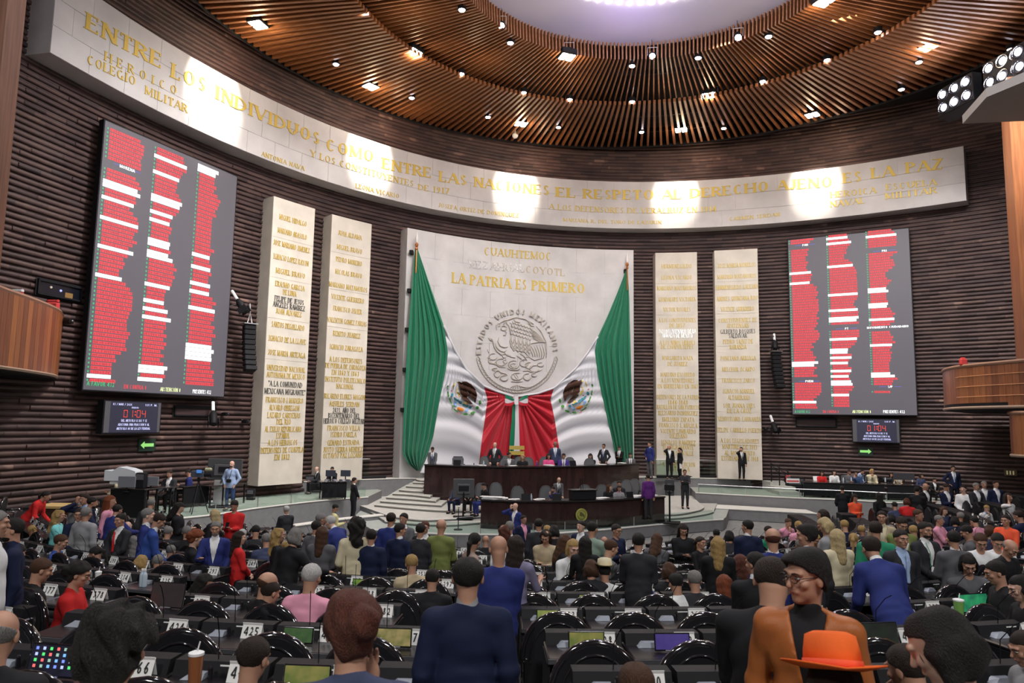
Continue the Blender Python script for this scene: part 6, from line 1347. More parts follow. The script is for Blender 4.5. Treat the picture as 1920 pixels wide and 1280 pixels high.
def head_prims(J, fine):
    c, R = J['head'], J['hR']
    def h(p): return c + R @ A_(*p)
    L = [ell(h((0, -.012, .035)), (.078, .097, .083), R, .02), ell(h((0, .022, -.035)), (.060, .068, .078), R, .03), cap(J['neck'], h((0, -.022, -.045)), .054, .050, .025), ell(h((0, .062, -.092)), (.024, .02, .018), R, .02)]
    for s in (-1, 1): L.append(ell(h((s * .078, -.006, -.004)), (.010, .019, .031), R, .008))
    if fine:
        L += [cap(h((0, .088, .014)), h((0, .108, -.022)), .0085, .0125, .010), cap(h((-.046, .078, .034)), h((0, .091, .030)), .010, .010, .012), cap(h((.046, .078, .034)), h((0, .091, .030)), .010, .010, .012), cap(h((-.02, .083, -.052)), h((.02, .083, -.052)), .009, .009, .008),
              ell(h((.045, .062, -.015)), (.022, .02, .02), R, .015), ell(h((-.045, .062, -.015)), (.022, .02, .02), R, .015)]
        for s in (-1, 1): L.append(ell(h((s * .031, .096, .012)), (.017, .013, .011), R, .012, -1))
    else: L.append(cap(h((0, .088, .012)), h((0, .106, -.022)), .011, .014, .012))
    return L
def field(prims, xs, ys, zs, cuts=()):
    F = np.full((len(xs), len(ys), len(zs)), 1.0, np.float32)
    for kind, a, b, c, d, k, sg in prims:
        if kind == 'c': lo = np.minimum(a - c, b - d) - .07; hi = np.maximum(a + c, b + d) + .07
        else: m = b.max(); lo = a - m - .06; hi = a + m + .06
        i0, i1 = np.searchsorted(xs, (lo[0], hi[0])); j0, j1 = np.searchsorted(ys, (lo[1], hi[1])); k0, k1 = np.searchsorted(zs, (lo[2], hi[2]))
        if i1 <= i0 or j1 <= j0 or k1 <= k0: continue
        X = xs[i0:i1, None, None]; Y = ys[None, j0:j1, None]; Z = zs[None, None, k0:k1]
        if kind == 'c':
            ba = b - a; L2 = max(ba @ ba, 1e-9); px, py, pz = X - a[0], Y - a[1], Z - a[2]; h = np.clip((px * ba[0] + py * ba[1] + pz * ba[2]) / L2, 0, 1)
            D = np.sqrt((px - h * ba[0]) ** 2 + (py - h * ba[1]) ** 2 + (pz - h * ba[2]) ** 2) - (c + (d - c) * h)
        else:
            px, py, pz = X - a[0], Y - a[1], Z - a[2]
            if c is not None: qx = px * c[0, 0] + py * c[1, 0] + pz * c[2, 0]; qy = px * c[0, 1] + py * c[1, 1] + pz * c[2, 1]; qz = px * c[0, 2] + py * c[1, 2] + pz * c[2, 2]
            else: qx, qy, qz = px, py, pz
            k0_ = np.sqrt((qx / b[0]) ** 2 + (qy / b[1]) ** 2 + (qz / b[2]) ** 2); k1_ = np.sqrt((qx / b[0] ** 2) ** 2 + (qy / b[1] ** 2) ** 2 + (qz / b[2] ** 2) ** 2); D = k0_ * (k0_ - 1) / np.maximum(k1_, 1e-6)
        G = F[i0:i1, j0:j1, k0:k1]
        if sg > 0: h = np.maximum(k - np.abs(G - D), 0) / k; F[i0:i1, j0:j1, k0:k1] = np.minimum(G, D) - h * h * k * .25
        else: h = np.maximum(k - np.abs(G + D), 0) / k; F[i0:i1, j0:j1, k0:k1] = np.maximum(G, -D) + h * h * k * .25
    for fn in cuts: F = np.maximum(F, fn(xs[:, None, None], ys[None, :, None], zs[None, None, :]))
    return F
def surface_nets(F, xs, ys, zs):
    s = F < 0; nx, ny, nz = F.shape
    c = np.zeros((nx - 1, ny - 1, nz - 1), np.int8); acc = np.zeros((3, nx - 1, ny - 1, nz - 1), np.float32); cnt = np.zeros((nx - 1, ny - 1, nz - 1), np.float32)
    X = [xs, ys, zs]
    for ax in range(3):
        n = [nx, ny, nz]; sl0 = [slice(None)] * 3; sl1 = [slice(None)] * 3; sl0[ax] = slice(0, -1); sl1[ax] = slice(1, None)
        f0, f1 = F[tuple(sl0)], F[tuple(sl1)]; cr_ = (f0 < 0) != (f1 < 0); t = np.where(cr_, f0 / np.where(cr_, f0 - f1, 1), 0)
        shp = [1, 1, 1]; shp[ax] = -1; a0 = X[ax][:-1].reshape(shp); a1 = X[ax][1:].reshape(shp); pos = a0 + t * (a1 - a0); o = [a for a in range(3) if a != ax]
        crf = cr_.astype(np.float32)
        for d0 in (0, 1):
            for d1 in (0, 1):
                sl = [slice(None)] * 3; sl[o[0]] = slice(d0, n[o[0]] - 1 + d0); sl[o[1]] = slice(d1, n[o[1]] - 1 + d1); q = crf[tuple(sl)]; cnt += q; acc[ax] += q * pos[tuple(sl)]
                for a, dd in ((o[0], d0), (o[1], d1)): sh = [1, 1, 1]; sh[a] = -1; acc[a] += q * X[a][dd:n[a] - 1 + dd].reshape(sh)
    m = cnt > 0; idx = np.full(cnt.shape, -1, np.int32); idx[m] = np.arange(m.sum()); V = (acc[:, m] / cnt[m]).T; Q = []
    for ax in range(3):
        sl0 = [slice(1, -1)] * 3; sl1 = [slice(1, -1)] * 3; sl0[ax] = slice(0, -1); sl1[ax] = slice(1, None); s0, s1 = s[tuple(sl0)], s[tuple(sl1)]; ii = np.argwhere(s0 != s1)
        if not len(ii): continue
        fl_ = s0[s0 != s1]; o = [(ax + 1) % 3, (ax + 2) % 3]; ii[:, o[0]] += 1; ii[:, o[1]] += 1; q = []
        for d0, d1 in ((-1, -1), (0, -1), (0, 0), (-1, 0)): j = ii.copy(); j[:, o[0]] += d0; j[:, o[1]] += d1; q.append(idx[j[:, 0], j[:, 1], j[:, 2]])
        q = np.stack(q, 1); q[~fl_] = q[~fl_][:, ::-1]; Q.append(q)
    return V, np.concatenate(Q)
def np_mesh(name, V, Q):
    me = bpy.data.meshes.new(name); me.vertices.add(len(V)); me.vertices.foreach_set('co', V.astype(np.float32).ravel()); me.loops.add(Q.size); me.loops.foreach_set('vertex_index', Q.ravel().astype(np.int32)); me.polygons.add(len(Q))
    me.polygons.foreach_set('loop_start', np.arange(0, Q.size, 4, dtype=np.int32)); me.polygons.foreach_set('loop_total', np.full(len(Q), 4, dtype=np.int32)); me.polygons.foreach_set('use_smooth', np.ones(len(Q), bool)); me.update(); me.validate(); me.materials.append(None); return me
def axis_pts(lo, hi, h, fine=(), hf=None):
    out = [lo]
    while out[-1] < hi:
        x = out[-1]; st = h
        for a, b in fine:
            if a - h < x < b: st = hf
        out.append(x + st)
    return np.array(out, np.float32)
RES = {'far': (.026, .0125), 'mid': (.017, .0085), 'near': (.0105, .006)}
def bounds(prims):
    lo = A_(9, 9, 9); hi = -lo
    for kind, a, b, c, d, k, sg in prims:
        if sg < 0: continue
        if kind == 'c': lo = np.minimum(lo, np.minimum(a - c, b - d)); hi = np.maximum(hi, np.maximum(a + c, b + d))
        else: m = b.max(); lo = np.minimum(lo, a - m); hi = np.maximum(hi, a + m)
    return lo - .05, hi + .05
def wrinkle(amp, fr=14):
    return lambda x, y, z: -1.0 + 0 * x
SK = {}; MC = {}
def skel(p):
    if p not in SK: SK[p] = skeleton(p)
    return SK[p]
def build_layer(pose, layer, res):
    key = (pose, layer, res)
    if key in MC: return MC[key]
    J = skel(pose); h, hf = RES[res]; tf, Rm, off = J['tf'], J['Rm'], J['off']; sit = POSES[pose].get('sit', 0); cuts = []; fine = []; inv = Rm.T
    def loc(x, y, z): # world -> upright chest frame
        px, py, pz = x - off[0], y - off[1], z - off[2] - .95; return (inv[0, 0] * px + inv[0, 1] * py + inv[0, 2] * pz, inv[1, 0] * px + inv[1, 1] * py + inv[1, 2] * pz, inv[2, 0] * px + inv[2, 1] * py + inv[2, 2] * pz + .95)
    nz = {'far': .0, 'mid': .004, 'near': .005}[res]
    def folds(F, xs, ys, zs):
        X, Y, Z = xs[:, None, None], ys[None, :, None], zs[None, None, :]
        return F + nz * (np.sin(23 * Z + 9 * X + 5 * np.sin(11 * Y + 7 * Z)) * np.cos(17 * X - 13 * Z + 8 * Y)) if nz else F
    if layer == 'body': pr = torso(J, -.004) + legs(J, -.006, True) + arms(J, -.004, True, .42 * h) + head_prims(J, res != 'far')
    elif layer in ('jacket', 'suit', 'tee'):
        g = .016 if layer != 'tee' else .006; pr = torso(J, g)
        if layer != 'tee': pr += [ell(tf((0, 0, .96)), (.182, .135, .34), Rm, .04)]
        pr += arms(J, g - .002, False, 0, .96 if layer != 'tee' else .4)
        cuts.append(lambda x, y, z: (.80 if layer != 'tee' else .88) - loc(x, y, z)[2]); pr.append(ell(tf((0, .03, 1.515)), (.058, .08, .07), Rm, .01, -1))
        if layer == 'suit':
            def wedge(x, y, z):
                lx, ly, lz = loc(x, y, z); w = .080 * (lz - 1.06) / .40; return -np.maximum(np.maximum(np.abs(lx) - w, -(ly - .0)), 1.06 - lz)
            cuts.append(wedge)
    elif layer == 'shirt':
        pr = torso(J, .003)[1:] + [cap(J['neck'], J['neck'] + (J['head'] - J['neck']) * .26, .063, .058, .01)]; cuts.append(lambda x, y, z: 1.0 - loc(x, y, z)[2])
    elif layer == 'tie':
        pr = [cap(tf((0, .108, 1.43)), tf((0, .122, 1.36)), .016, .017, .01), cap(tf((0, .122, 1.36)), tf((0, .128, 1.10)), .017, .026, .01)]; hf = h = min(h, .012)
    elif layer == 'trousers':
        pr = legs(J, .012) + [ell(J['off'] + A_(0, 0, .93), (.165, .118, .11), None, .04)]; cuts.append(lambda x, y, z: .07 - z)
    elif layer == 'skirt':
        c = J['off'] + A_(0, 0, .97)
        pr = ([cap(c, A_(0, .0, .62), .135, .19, .03), cap(A_(0, 0, .7), A_(0, 0, .5), .17, .18, .03)] if not sit else [cap(c, A_(0, .40, .50), .13, .15, .04)]); cuts.append(lambda x, y, z: .45 - z)
    elif layer == 'coat':
        pr = torso(J, .025) + arms(J, .016, False, 0, .96) + [cap(J['off'] + A_(0, 0, .95), A_(0, 0, .45), .15, .20, .05)]; cuts.append(lambda x, y, z: .36 - z); pr.append(ell(tf((0, .03, 1.515)), (.058, .08, .07), Rm, .01, -1))
    elif layer == 'shoes': pr = [cap(J['leg' + k][2] + A_(0, -.02, -.03), J['leg' + k][3] + A_(0, .02, .005), .046, .04, .02) for k in 'RL']; cuts.append(lambda x, y, z: .004 - z)
    lo, hi = bounds(pr); H = J['head']; fx = fy = fz = ()
    if layer == 'body':
        fx = ((H[0] - .1, H[0] + .1),); fy = ((H[1] - .12, H[1] + .13),); fz = ((H[2] - .15, H[2] + .13),)
        if res == 'near': fz = fz + ((J['R'][2][2] - .1, J['R'][2][2] + .1),)
    xs, ys, zs = axis_pts(lo[0], hi[0], h, fx, hf), axis_pts(lo[1], hi[1], h, fy, hf), axis_pts(lo[2], hi[2], h, fz, hf)
    F = field(pr, xs, ys, zs)
    if layer in ('jacket', 'suit', 'trousers', 'coat'): F = folds(F, xs, ys, zs)
    for fn in cuts: F = np.maximum(F, fn(xs[:, None, None], ys[None, :, None], zs[None, None, :]).astype(np.float32))
    V, Q = surface_nets(F, xs, ys, zs); MC[key] = np_mesh(layer, V, Q); return MC[key]
def build_hair(kind, res):
    key = ('hair', kind, res)
    if key in MC: return MC[key]
    h = {'far': .0125, 'mid': .009, 'near': .006}[res]; g = .007; sk = [ell((0, -.014, .038), (.079 + g, .098 + g, .084 + g), None, .02)]; amp = .003; fr = 90
    face = lambda x, y, z: -((x / .078) ** 2 + ((y - .115) / .085) ** 2 + ((z + .035) / .088) ** 2 - 1) * .06 + 0 * x
    cuts = [face]; low = -.055
    def hl(low): return lambda x, y, z: np.interp(y, (-.035, -.012, .02, .045, .065, .09), (low, .0, .032, .040, .066, .078)).astype(np.float32) - z + 0 * x
    def open_face(x, y, z): return -np.maximum(np.maximum(.015 - y, np.abs(x) - .067 - .02 * (y < .05)), z - .064 - .25 * (y - .07)) + 0 * x
    if kind in ('short', 'bald', 'thick', 'pony', 'bun', 'curlytop'): cuts = []
    elif kind != 'x': cuts = [open_face]
    if kind == 'short': cuts.append(hl(-.055))
    elif kind == 'bald': cuts += [hl(-.05), lambda x, y, z: z - (.03 - .25 * (y + .05)) + 0 * x]; amp = .001
    elif kind == 'thick': sk = [ell((0, -.014, .042), (.079 + .014, .1 + .013, .084 + .015), None, .02), ell((.025, .055, .082), (.05, .04, .026), None, .03), ell((.075, -.01, -.02), (.022, .04, .05), None, .02), ell((-.075, -.01, -.02), (.022, .04, .05), None, .02)]; cuts.append(hl(-.07)); amp = .005; fr = 60
    elif kind in ('long', 'wavy'):
        d = -.30; sk += [cap((0, -.05, .0), (0, -.075, d), .085, .07, .04), cap((.07, -.01, .02), (.085, -.03, d * .8), .035, .03, .04), cap((-.07, -.01, .02), (-.085, -.03, d * .8), .035, .03, .04)]; amp = .004 if kind == 'long' else .011; fr = 110 if kind == 'long' else 42
    elif kind == 'curly': sk = [ell((0, -.03, .03), (.125, .13, .12), None, .03), cap((0, -.06, -.02), (0, -.08, -.22), .11, .09, .05)]; amp = .014; fr = 55
    elif kind == 'curlytop': sk = [ell((0, -.02, .045), (.115, .125, .115), None, .03), ell((0, -.07, -.03), (.09, .07, .09), None, .03)]; amp = .016; fr = 72; cuts.append(hl(-.12))
    elif kind == 'bob': sk += [ell((0, -.03, -.02), (.1, .1, .1), None, .03), cap((.075, -.01, 0), (.08, 0, -.08), .03, .03, .03), cap((-.075, -.01, 0), (-.08, 0, -.08), .03, .03, .03)]; amp = .006; fr = 60
    elif kind == 'pony': sk += [cap((0, -.10, .04), (0, -.15, -.03), .028, .032, .02), cap((0, -.15, -.03), (0, -.12, -.26), .032, .018, .02)]; cuts.append(lambda x, y, z: np.where(y > -.09, hl(-.055)(x, y, z), -1) + 0 * x)
    elif kind == 'bun': sk = [ell((0, -.014, .044), (.098, .112, .1), None, .02), ell((.035, -.115, .02), (.062, .055, .055), None, .008), ell((0, -.06, -.03), (.07, .055, .07), None, .03)]; amp = .008; fr = 75; cuts.append(hl(-.10))
    lo, hi = bounds(sk); xs, ys, zs = (axis_pts(lo[i], hi[i], h) for i in range(3)); F = field(sk, xs, ys, zs); X, Y, Z = xs[:, None, None], ys[None, :, None], zs[None, None, :]
    F = F + amp * np.sin(fr * X + 3 * np.sin(20 * Z)) * np.sin(fr * .8 * Y + 2) * (1 if kind in ('wavy', 'curly', 'curlytop') else .7) + amp * .5 * np.sin(fr * .7 * Z + 20 * X)
    for fn in cuts: F = np.maximum(F, fn(X, Y, Z).astype(np.float32))
    V, Q = surface_nets(F, xs, ys, zs); MC[key] = np_mesh('hair', V, Q); return MC[key]
FACEP = {}
def face_part(n):
    if n in FACEP: return FACEP[n]
    mb = MB()
    if n == 'eyebrows':
        for s in (-1, 1): mb.tube([(s * .014, .099, .031), (s * .032, .097, .037), (s * .05, .086, .032)], [.0025, .0032, .0012], 5)
    elif n == 'eyes':
        for s in (-1, 1): mb.ball((s * .031, .0815, .011), .0115, n=10, k=7, sc=(1.15, 1, .55))
    elif n == 'pupils':
        for s in (-1, 1): mb.ball((s * .031, .0905, .011), .0052, n=8, k=5)
    elif n == 'lips': mb.tube([(-.024, .084, -.051), (0, .0945, -.051), (.024, .084, -.051)], [.003, .0065, .003], 6)
    elif n == 'glasses':
        for s in (-1, 1): mb.tube([(s * .033 + .024 * math.cos(a * PI / 6), .104, .012 + .018 * math.sin(a * PI / 6)) for a in range(12)], .0022, 4, closed=True); mb.tube([(s * .057, .10, .016), (s * .08, .0, .016)], .002, 4)
        mb.tube([(-.01, .106, .016), (.01, .106, .016)], .002, 4)
    elif n == 'beard': mb.add(*beard()); 
    elif n == 'moustache': mb.tube([(-.028, .088, -.044), (0, .101, -.038), (.028, .088, -.044)], [.003, .006, .003], 6)
    elif n == 'cowboy_hat':
        mb.lathe([(.105, .0), (.108, .06), (.095, .12), (.05, .135), (.01, .115)], 24, M=Matrix.Translation((0, -.015, .075)) @ Matrix.Diagonal((1, 1.12, 1, 1)))
        P = [[((r * math.cos(a * PI / 16)), -.015 + r * 1.05 * math.sin(a * PI / 16), .075 + (.055 * ((r - .105) / .09) * abs(math.cos(a * PI / 16)) ** 2)) for a in range(33)] for r in (.10, .14, .175, .195)]; mb.grid(P)
    elif n == 'felt_hat':
        mb.lathe([(.104, .0), (.1, .06), (.09, .115), (.06, .128), (.02, .108), (.002, .1)], 28, M=Matrix.Translation((0, -.015, .07)) @ Matrix.Diagonal((1, 1.15, 1, 1)))
        P = [[(r * math.cos(a * PI / 18), -.015 + r * 1.08 * math.sin(a * PI / 18), .07 + zz + .018 * abs(math.cos(a * PI / 18)) * (r - .1) / .08) for a in range(37)] for r, zz in ((.10, 0), (.14, .002), (.185, .004), (.185, -.002), (.14, -.005), (.10, -.006))]; mb.grid(P)
    elif n == 'hat_band': mb.lathe([(.106, .002), (.105, .03)], 28, M=Matrix.Translation((0, -.015, .07)) @ Matrix.Diagonal((1.01, 1.16, 1, 1)))
    me = mb.mesh(n, None, True); me.materials.clear(); me.materials.append(None); FACEP[n] = me; return me
def beard():
    mb = MB(); mb.ball((0, .035, -.07), .052, n=14, k=8, sc=(1.12, 1.12, .75)); return mb.v, mb.f
SKIN = {'f': (.52, .29, .19), 'm': (.42, .225, .15), 'd': (.25, .12, .07), 'l': (.62, .38, .28)}
HAIRC = {'black': (.016, .013, .012), 'dark': (.025, .015, .011), 'brown': (.075, .035, .018), 'red': (.20, .05, .018), 'blonde': (.42, .27, .10), 'lblonde': (.55, .42, .22), 'grey': (.22, .21, .20), 'white': (.55, .54, .52), 'auburn': (.10, .03, .018)}
COLR = {'navy': (.008, .013, .042), 'blue': (.020, .030, .15), 'bblue': (.028, .065, .26), 'black': (.010, .010, .012), 'dgrey': (.024, .025, .030), 'grey': (.10, .10, .11), 'lgrey': (.26, .26, .27), 'beige': (.42, .34, .22), 'cream': (.62, .55, .38), 'white': (.72, .72, .72), 'lblue': (.32, .42, .62), 'red': (.55, .02, .02), 'pink': (.65, .28, .38), 'hotpink': (.70, .08, .25), 'olive': (.16, .19, .055),
        'green': (.02, .22, .12), 'sage': (.22, .30, .24), 'purple': (.10, .02, .16), 'coral': (.80, .10, .04), 'orange': (.80, .13, .02), 'tan': (.35, .11, .03), 'maroon': (.07, .02, .03), 'jeans': (.03, .06, .14), 'violet': (.06, .035, .22), 'turq': (.18, .55, .55), 'yellow': (.60, .55, .28), 'denim': (.045, .055, .11), 'lilac': (.20, .18, .28), 'floral': (.30, .22, .18), 'teal': (.02, .2, .2)}
def mcol(c, kind='cloth'):
    if kind == 'skin': return mat('skin_' + c, SKIN[c], .5, spec=.4, noise=.06, nscale=14)
    if kind == 'hair': return mat('hair_' + c, HAIRC[c], .6, noise=.4, nscale=40, stretch=(6, 6, .8), spec=.3, bump=.8, bscale=60)
    rough = .38 if c == 'tan' else .8
    return mat('cloth_' + c, COLR[c], rough, spec=.25, bump=.12, bscale=220, noise=.12, nscale=7)
def setm(o, m): o.material_slots[0].link = 'OBJECT'; o.material_slots[0].material = m; return o
PEOPLE = []
HD = {}
def hint(u, v):
    if not HD: return None
    k = min(HD, key=lambda a: abs(a[0] - u) + abs(a[1] - v)); return HD[k] if abs(k[0] - u) + abs(k[1] - v) < 8 else (18 if v < 978 else 15.5 if v < 992 else 13 if v < 1012 else 10.5 if v < 1040 else 8.5)
PSEAT = {}
def rayfloor(u, v, Hc, level=None):
    d = ray(u, v); best = None; z0 = None; t = 2.2
    if level is not None: return (level + Hc - CZ) / d.z
    while t < 45:
        x, y, z = d.x * t, d.y * t, CZ + d.z * t; e = z - (zfloor(x, y) + Hc)
        if best is None or abs(e) < best[0]: best = (abs(e), t)
        if e < 0: break
        t += .04
    return best[1]
def person(u, v, pose, rot, hair, hc, top, tc, label, bottom='black', skin='m', Y=None, level=None, h=1.0, tie=None, shirt='white', ex='', bk='trousers', full=False, sx=1.0, chairsnap=True, nudge=True):
    J = skel(pose); Hc = J['crown']; d = ray(u, v); sit = POSES[pose].get('sit', 0)
    D = hint(u, v) if Y is None and level is None else None
    if Y is not None: t = Y / d.y
    elif D: t = min((abs(math.log(max(.3, (CZ + d.z * q - zfloor(d.x * q, d.y * q)) / Hc))) * 1.6 + .6 * abs(math.log(q / D)), q) for q in [D * (.84 + .01 * i) for i in range(36)])[1]
    else: t = rayfloor(u, v, Hc * h, level)
    x, y = d.x * t, d.y * t
    if Y is None and level is None and nudge:
        R = math.hypot(x - HC[0], y - HC[1]); want = .58 if sit else 1.0; k = round((20.8 + want - R) / 1.5); Rt = 20.8 - 1.5 * k + want
        if 6.8 < Rt < 24 and abs(math.atan2(x, 27 - y)) < 1.3:
            best = min(((abs(math.hypot(d.x * tt - HC[0], d.y * tt - HC[1]) - Rt), tt) for tt in [t * (1 + .002 * q) for q in range(-90, 91)]))
            if best[0] < .1: t = best[1]; x, y = d.x * t, d.y * t
    zc = CZ + d.z * t; zf = level if level is not None else zfloor(x, y); s = (zc - zf) / Hc
    s2 = min(max(s, .88), 1.10)
    if abs(s2 - s) > 1e-6: zf = zc - Hc * s2
    if sit and level is None and abs(s2 - s) > 1e-6: zf = max(zf, zfloor(x, y) - .12)
    # crown offset of the pose is horizontal too
    hx, hy = J['head'][0], J['head'][1]; rz = math.radians(rot); ox, oy = (hx * math.cos(rz) - hy * math.sin(rz)) * s2, (hx * math.sin(rz) + hy * math.cos(rz)) * s2
    x -= ox; y -= oy
    depth = d.dot(F_) * t; res = 'near' if depth < 6.2 else 'mid' if depth < 15 else 'far'
    M = Matrix.Translation((x, y, zf)) @ Matrix.Rotation(rz, 4, 'Z') @ Matrix.Diagonal((s2 * sx, s2, s2, 1))
    r = empty('person', M, label, 'person')
    def part(n, me, m, Mx=None): o = link(n, me, r, M=Mx); setm(o, m); return o
    part('body', build_layer(pose, 'body', res), mcol(skin, 'skin'))
    lay = {'suit': 'suit', 'jacket': 'jacket', 'tee': 'tee', 'coat': 'coat'}[top]
    part({'suit': 'suit_jacket', 'jacket': 'upper_garment', 'tee': 'sleeveless_top', 'coat': 'long_coat'}[top], build_layer(pose, lay, res), mcol(tc))
    if top == 'suit' or shirt != 'white': part('shirt', build_layer(pose, 'shirt', res), mcol(shirt))
    if tie: part('tie', build_layer(pose, 'tie', res), mcol(tie))
    part(bk, build_layer(pose, 'skirt' if bk == 'skirt' else 'trousers', 'mid' if res == 'near' else res), mcol(bottom)); part('shoes', build_layer(pose, 'shoes', 'far' if res == 'far' else 'mid'), mcol('black'))
    Hm = Matrix.Translation(Vector(J['head'])) @ Matrix([list(a) for a in J['hR']]).to_4x4()
    if hair != 'none': part('hair', build_hair(hair, res), mcol(hc, 'hair'), Hm)
    facing = math.cos(rz + math.radians(POSES[pose].get('yaw', 0))) < .35
    if facing and depth < 34:
        part('eyebrows', face_part('eyebrows'), mcol('dark' if hc in ('white', 'grey', 'lblonde', 'blonde') else hc, 'hair'), Hm); part('eyes', face_part('eyes'), mat('eye_white', (.38, .34, .31), .4), Hm); part('pupils', face_part('pupils'), mat('eye_dark', (.015, .008, .005), .2), Hm); part('lips', face_part('lips'), mat('lips', (.34, .11, .09), .5), Hm)
    for e in ex.split():
        if e in ('glasses',): part('glasses', face_part(e), M_glossblack, Hm)
        elif e in ('beard', 'moustache'): part(e, face_part(e), mcol(hc if hc != 'white' else 'grey', 'hair'), Hm)
        elif e in ('felt_hat', 'cowboy_hat'): part(e, face_part(e), mcol('orange' if e == 'felt_hat' else 'cream'), Hm)
        elif e == 'mask': part('face_mask', face_part('beard'), mcol('white'), Hm)
        elif e == 'phone':
            w_ = J['R'][2] + J['R'][3] * .09; MB().box((-.037, -.005, -.06), (.037, .005, .08)).obj('phone', M_glossblack, r, M=Matrix.Translation(Vector(w_) + Vector((-.01, .02, .02))) @ Matrix.Rotation(.5, 4, 'X'))
        elif e == 'folder': w_ = J['L'][2] + J['L'][3] * .08; MB().box((-.01, -.12, -.17), (.005, .12, .1)).obj('folder', M_paper, r, M=Matrix.Translation(Vector(w_)) @ Matrix.Rotation(.6, 4, 'Z'))
        elif e == 'lanyard':
            tf = J['tf']; MB().tube([tuple(tf((s_ * .05, .1 - .05 * abs(k - 2) / 2 if 0 else (.06, .135, .14)[k], (1.46, 1.34, 1.12)[k]))) for s_ in (1,) for k in range(3)], .006, 4).obj('lanyard', mcol('green'), r); MB().bbox((-.035, 0, -.05), (.035, .008, .05), .003).obj('badge', M_paper, r, M=Matrix.Translation(Vector(tf((0.02, .145, 1.08)))))
    PEOPLE.append((r, pose, depth))
    # bring the nearest armchair under a seated person, push chairs clear of a standing one
    if level is None and chairsnap: PSEAT[r.name] = (x, y, bool(sit), rz, zf)
    return r
# ================================================================ everyone in the hall
P = person
HD.update({(int(a), int(b)): float(c) for a, b, c in (q.split(',') for q in '159,926,20 174,932,16 145,940,16 129,945,18 208,929,18 221,946,15 112,956,13 149,953,14 163,951,14.5 226,963,14 239,978,16 284,935,17 279,953,12.5 299,963,13 115,1002,11 79,1047,6.4 180,1025,10.5 150,1055,8 266,1041,10 321,1022,13 297,1040,11 369,994,12 405,978,12.5 429,987,17 450,996,11.5 385,1076,8.5 316,987,14 351,986,15 440,938,18 337,942,16.5 402,955,15 455,992,16 524,990,12 556,990,10.3 605,987,10.8 594,976,12.5 603,962,14 620,967,14.5 669,972,11 697,992,11.5 734,961,13.5 757,962,14.5 751,981,12.7 789,981,13 797,977,14 828,973,12.3 803,1015,11 772,1040,10.5 890,999,10.5 911,1004,17 945,984,12 956,977,14 811,1067,8.8 585,1058,7.6 503,1073,7.5 508,1089,6.4 1010,972,15 1026,985,16 1039,985,15 1023,994,12.5 1060,1003,12 1089,976,15.5 1111,978,13.5 1097,1005,12 1156,983,14.5 1133,1006,18 1134,1058,10 1108,1050,10 1281,982,14 1297,1010,13 1314,1006,13 1254,1055,9.5 1267,1075,9 1302,1070,9 1357,1078,8.5 1401,975,13.5 1387,1040,9 1343,992,20 1367,995,18 1440,986,16 1448,990,9 1512,985,8.3 1546,971,12 1542,955,16 1568,992,11 1641,977,11.5 1653,958,13 1690,969,12.5 1761,966,16 1677,941,22 1700,934,20 1885,965,15 1850,947,16 1909,957,13'.split())})
F = 180
def DU(u, back): return on_desk(SU, u, 2.4, back)[1]
# --- high desk
P(811, 838, 'bow', F, 'short', 'dark', 'suit', 'grey', 'man in grey suit bowing his head at the left end of the high desk', tie='bblue', Y=DU(811, 1.2), level=1.5, skin='m')
P(928, 829, 'pockets', F - 15, 'none', 'dark', 'suit', 'dgrey', 'bald man in dark suit standing left of the ribbon, hands in pockets', Y=DU(928, 1.75), level=1.5, tie='lgrey', skin='l')
P(955, 848, 'sitturn', F, 'short', 'dark', 'suit', 'grey', 'man in grey suit sitting just right of the standing bald man, high desk', Y=DU(955, 1.25), level=1.5)
P(980, 852, 'sit', F, 'wavy', 'blonde', 'jacket', 'black', 'blonde wavy haired woman in black seated under the gilt strips', Y=DU(980, 1.25), level=1.5, skin='l')
P(1029, 850, 'sit', F + 10, 'long', 'black', 'jacket', 'hotpink', 'dark haired woman in pink seated at the high desk', Y=DU(1029, 1.25), level=1.5)
P(1041, 828, 'stand', F, 'short', 'grey', 'suit', 'denim', 'standing man in blue grey suit and pale blue tie behind the woman in pink', Y=DU(1041, 1.75), level=1.5, tie='lblue', skin='d', ex='glasses')
P(1057, 850, 'sit', F, 'short', 'dark', 'suit', 'violet', 'man in violet blue suit seated beside the woman in pink', Y=DU(1057, 1.25), level=1.5, tie='dgrey')
P(1107, 850, 'sitphone', F - 15, 'long', 'black', 'jacket', 'black', 'dark haired woman in black reading at the high desk', Y=DU(1107, 1.25), level=1.5, skin='l')
P(1132, 832, 'pockets', F - 30, 'short', 'dark', 'suit', 'dgrey', 'standing man in dark suit looking down, right part of the high desk', Y=DU(1132, 1.75), level=1.5, ex='glasses', tie='bblue')
P(1161, 836, 'phone', F - 20, 'short', 'dark', 'suit', 'black', 'standing man in black suit reading papers near the right end of the high desk', Y=DU(1161, 1.75), level=1.5, tie='dgrey')
P(1182, 849, 'sit', F, 'short', 'dark', 'suit', 'grey', 'man in grey blue suit seated at the right end of the high desk', Y=DU(1182, 1.25), level=1.5, tie='navy')
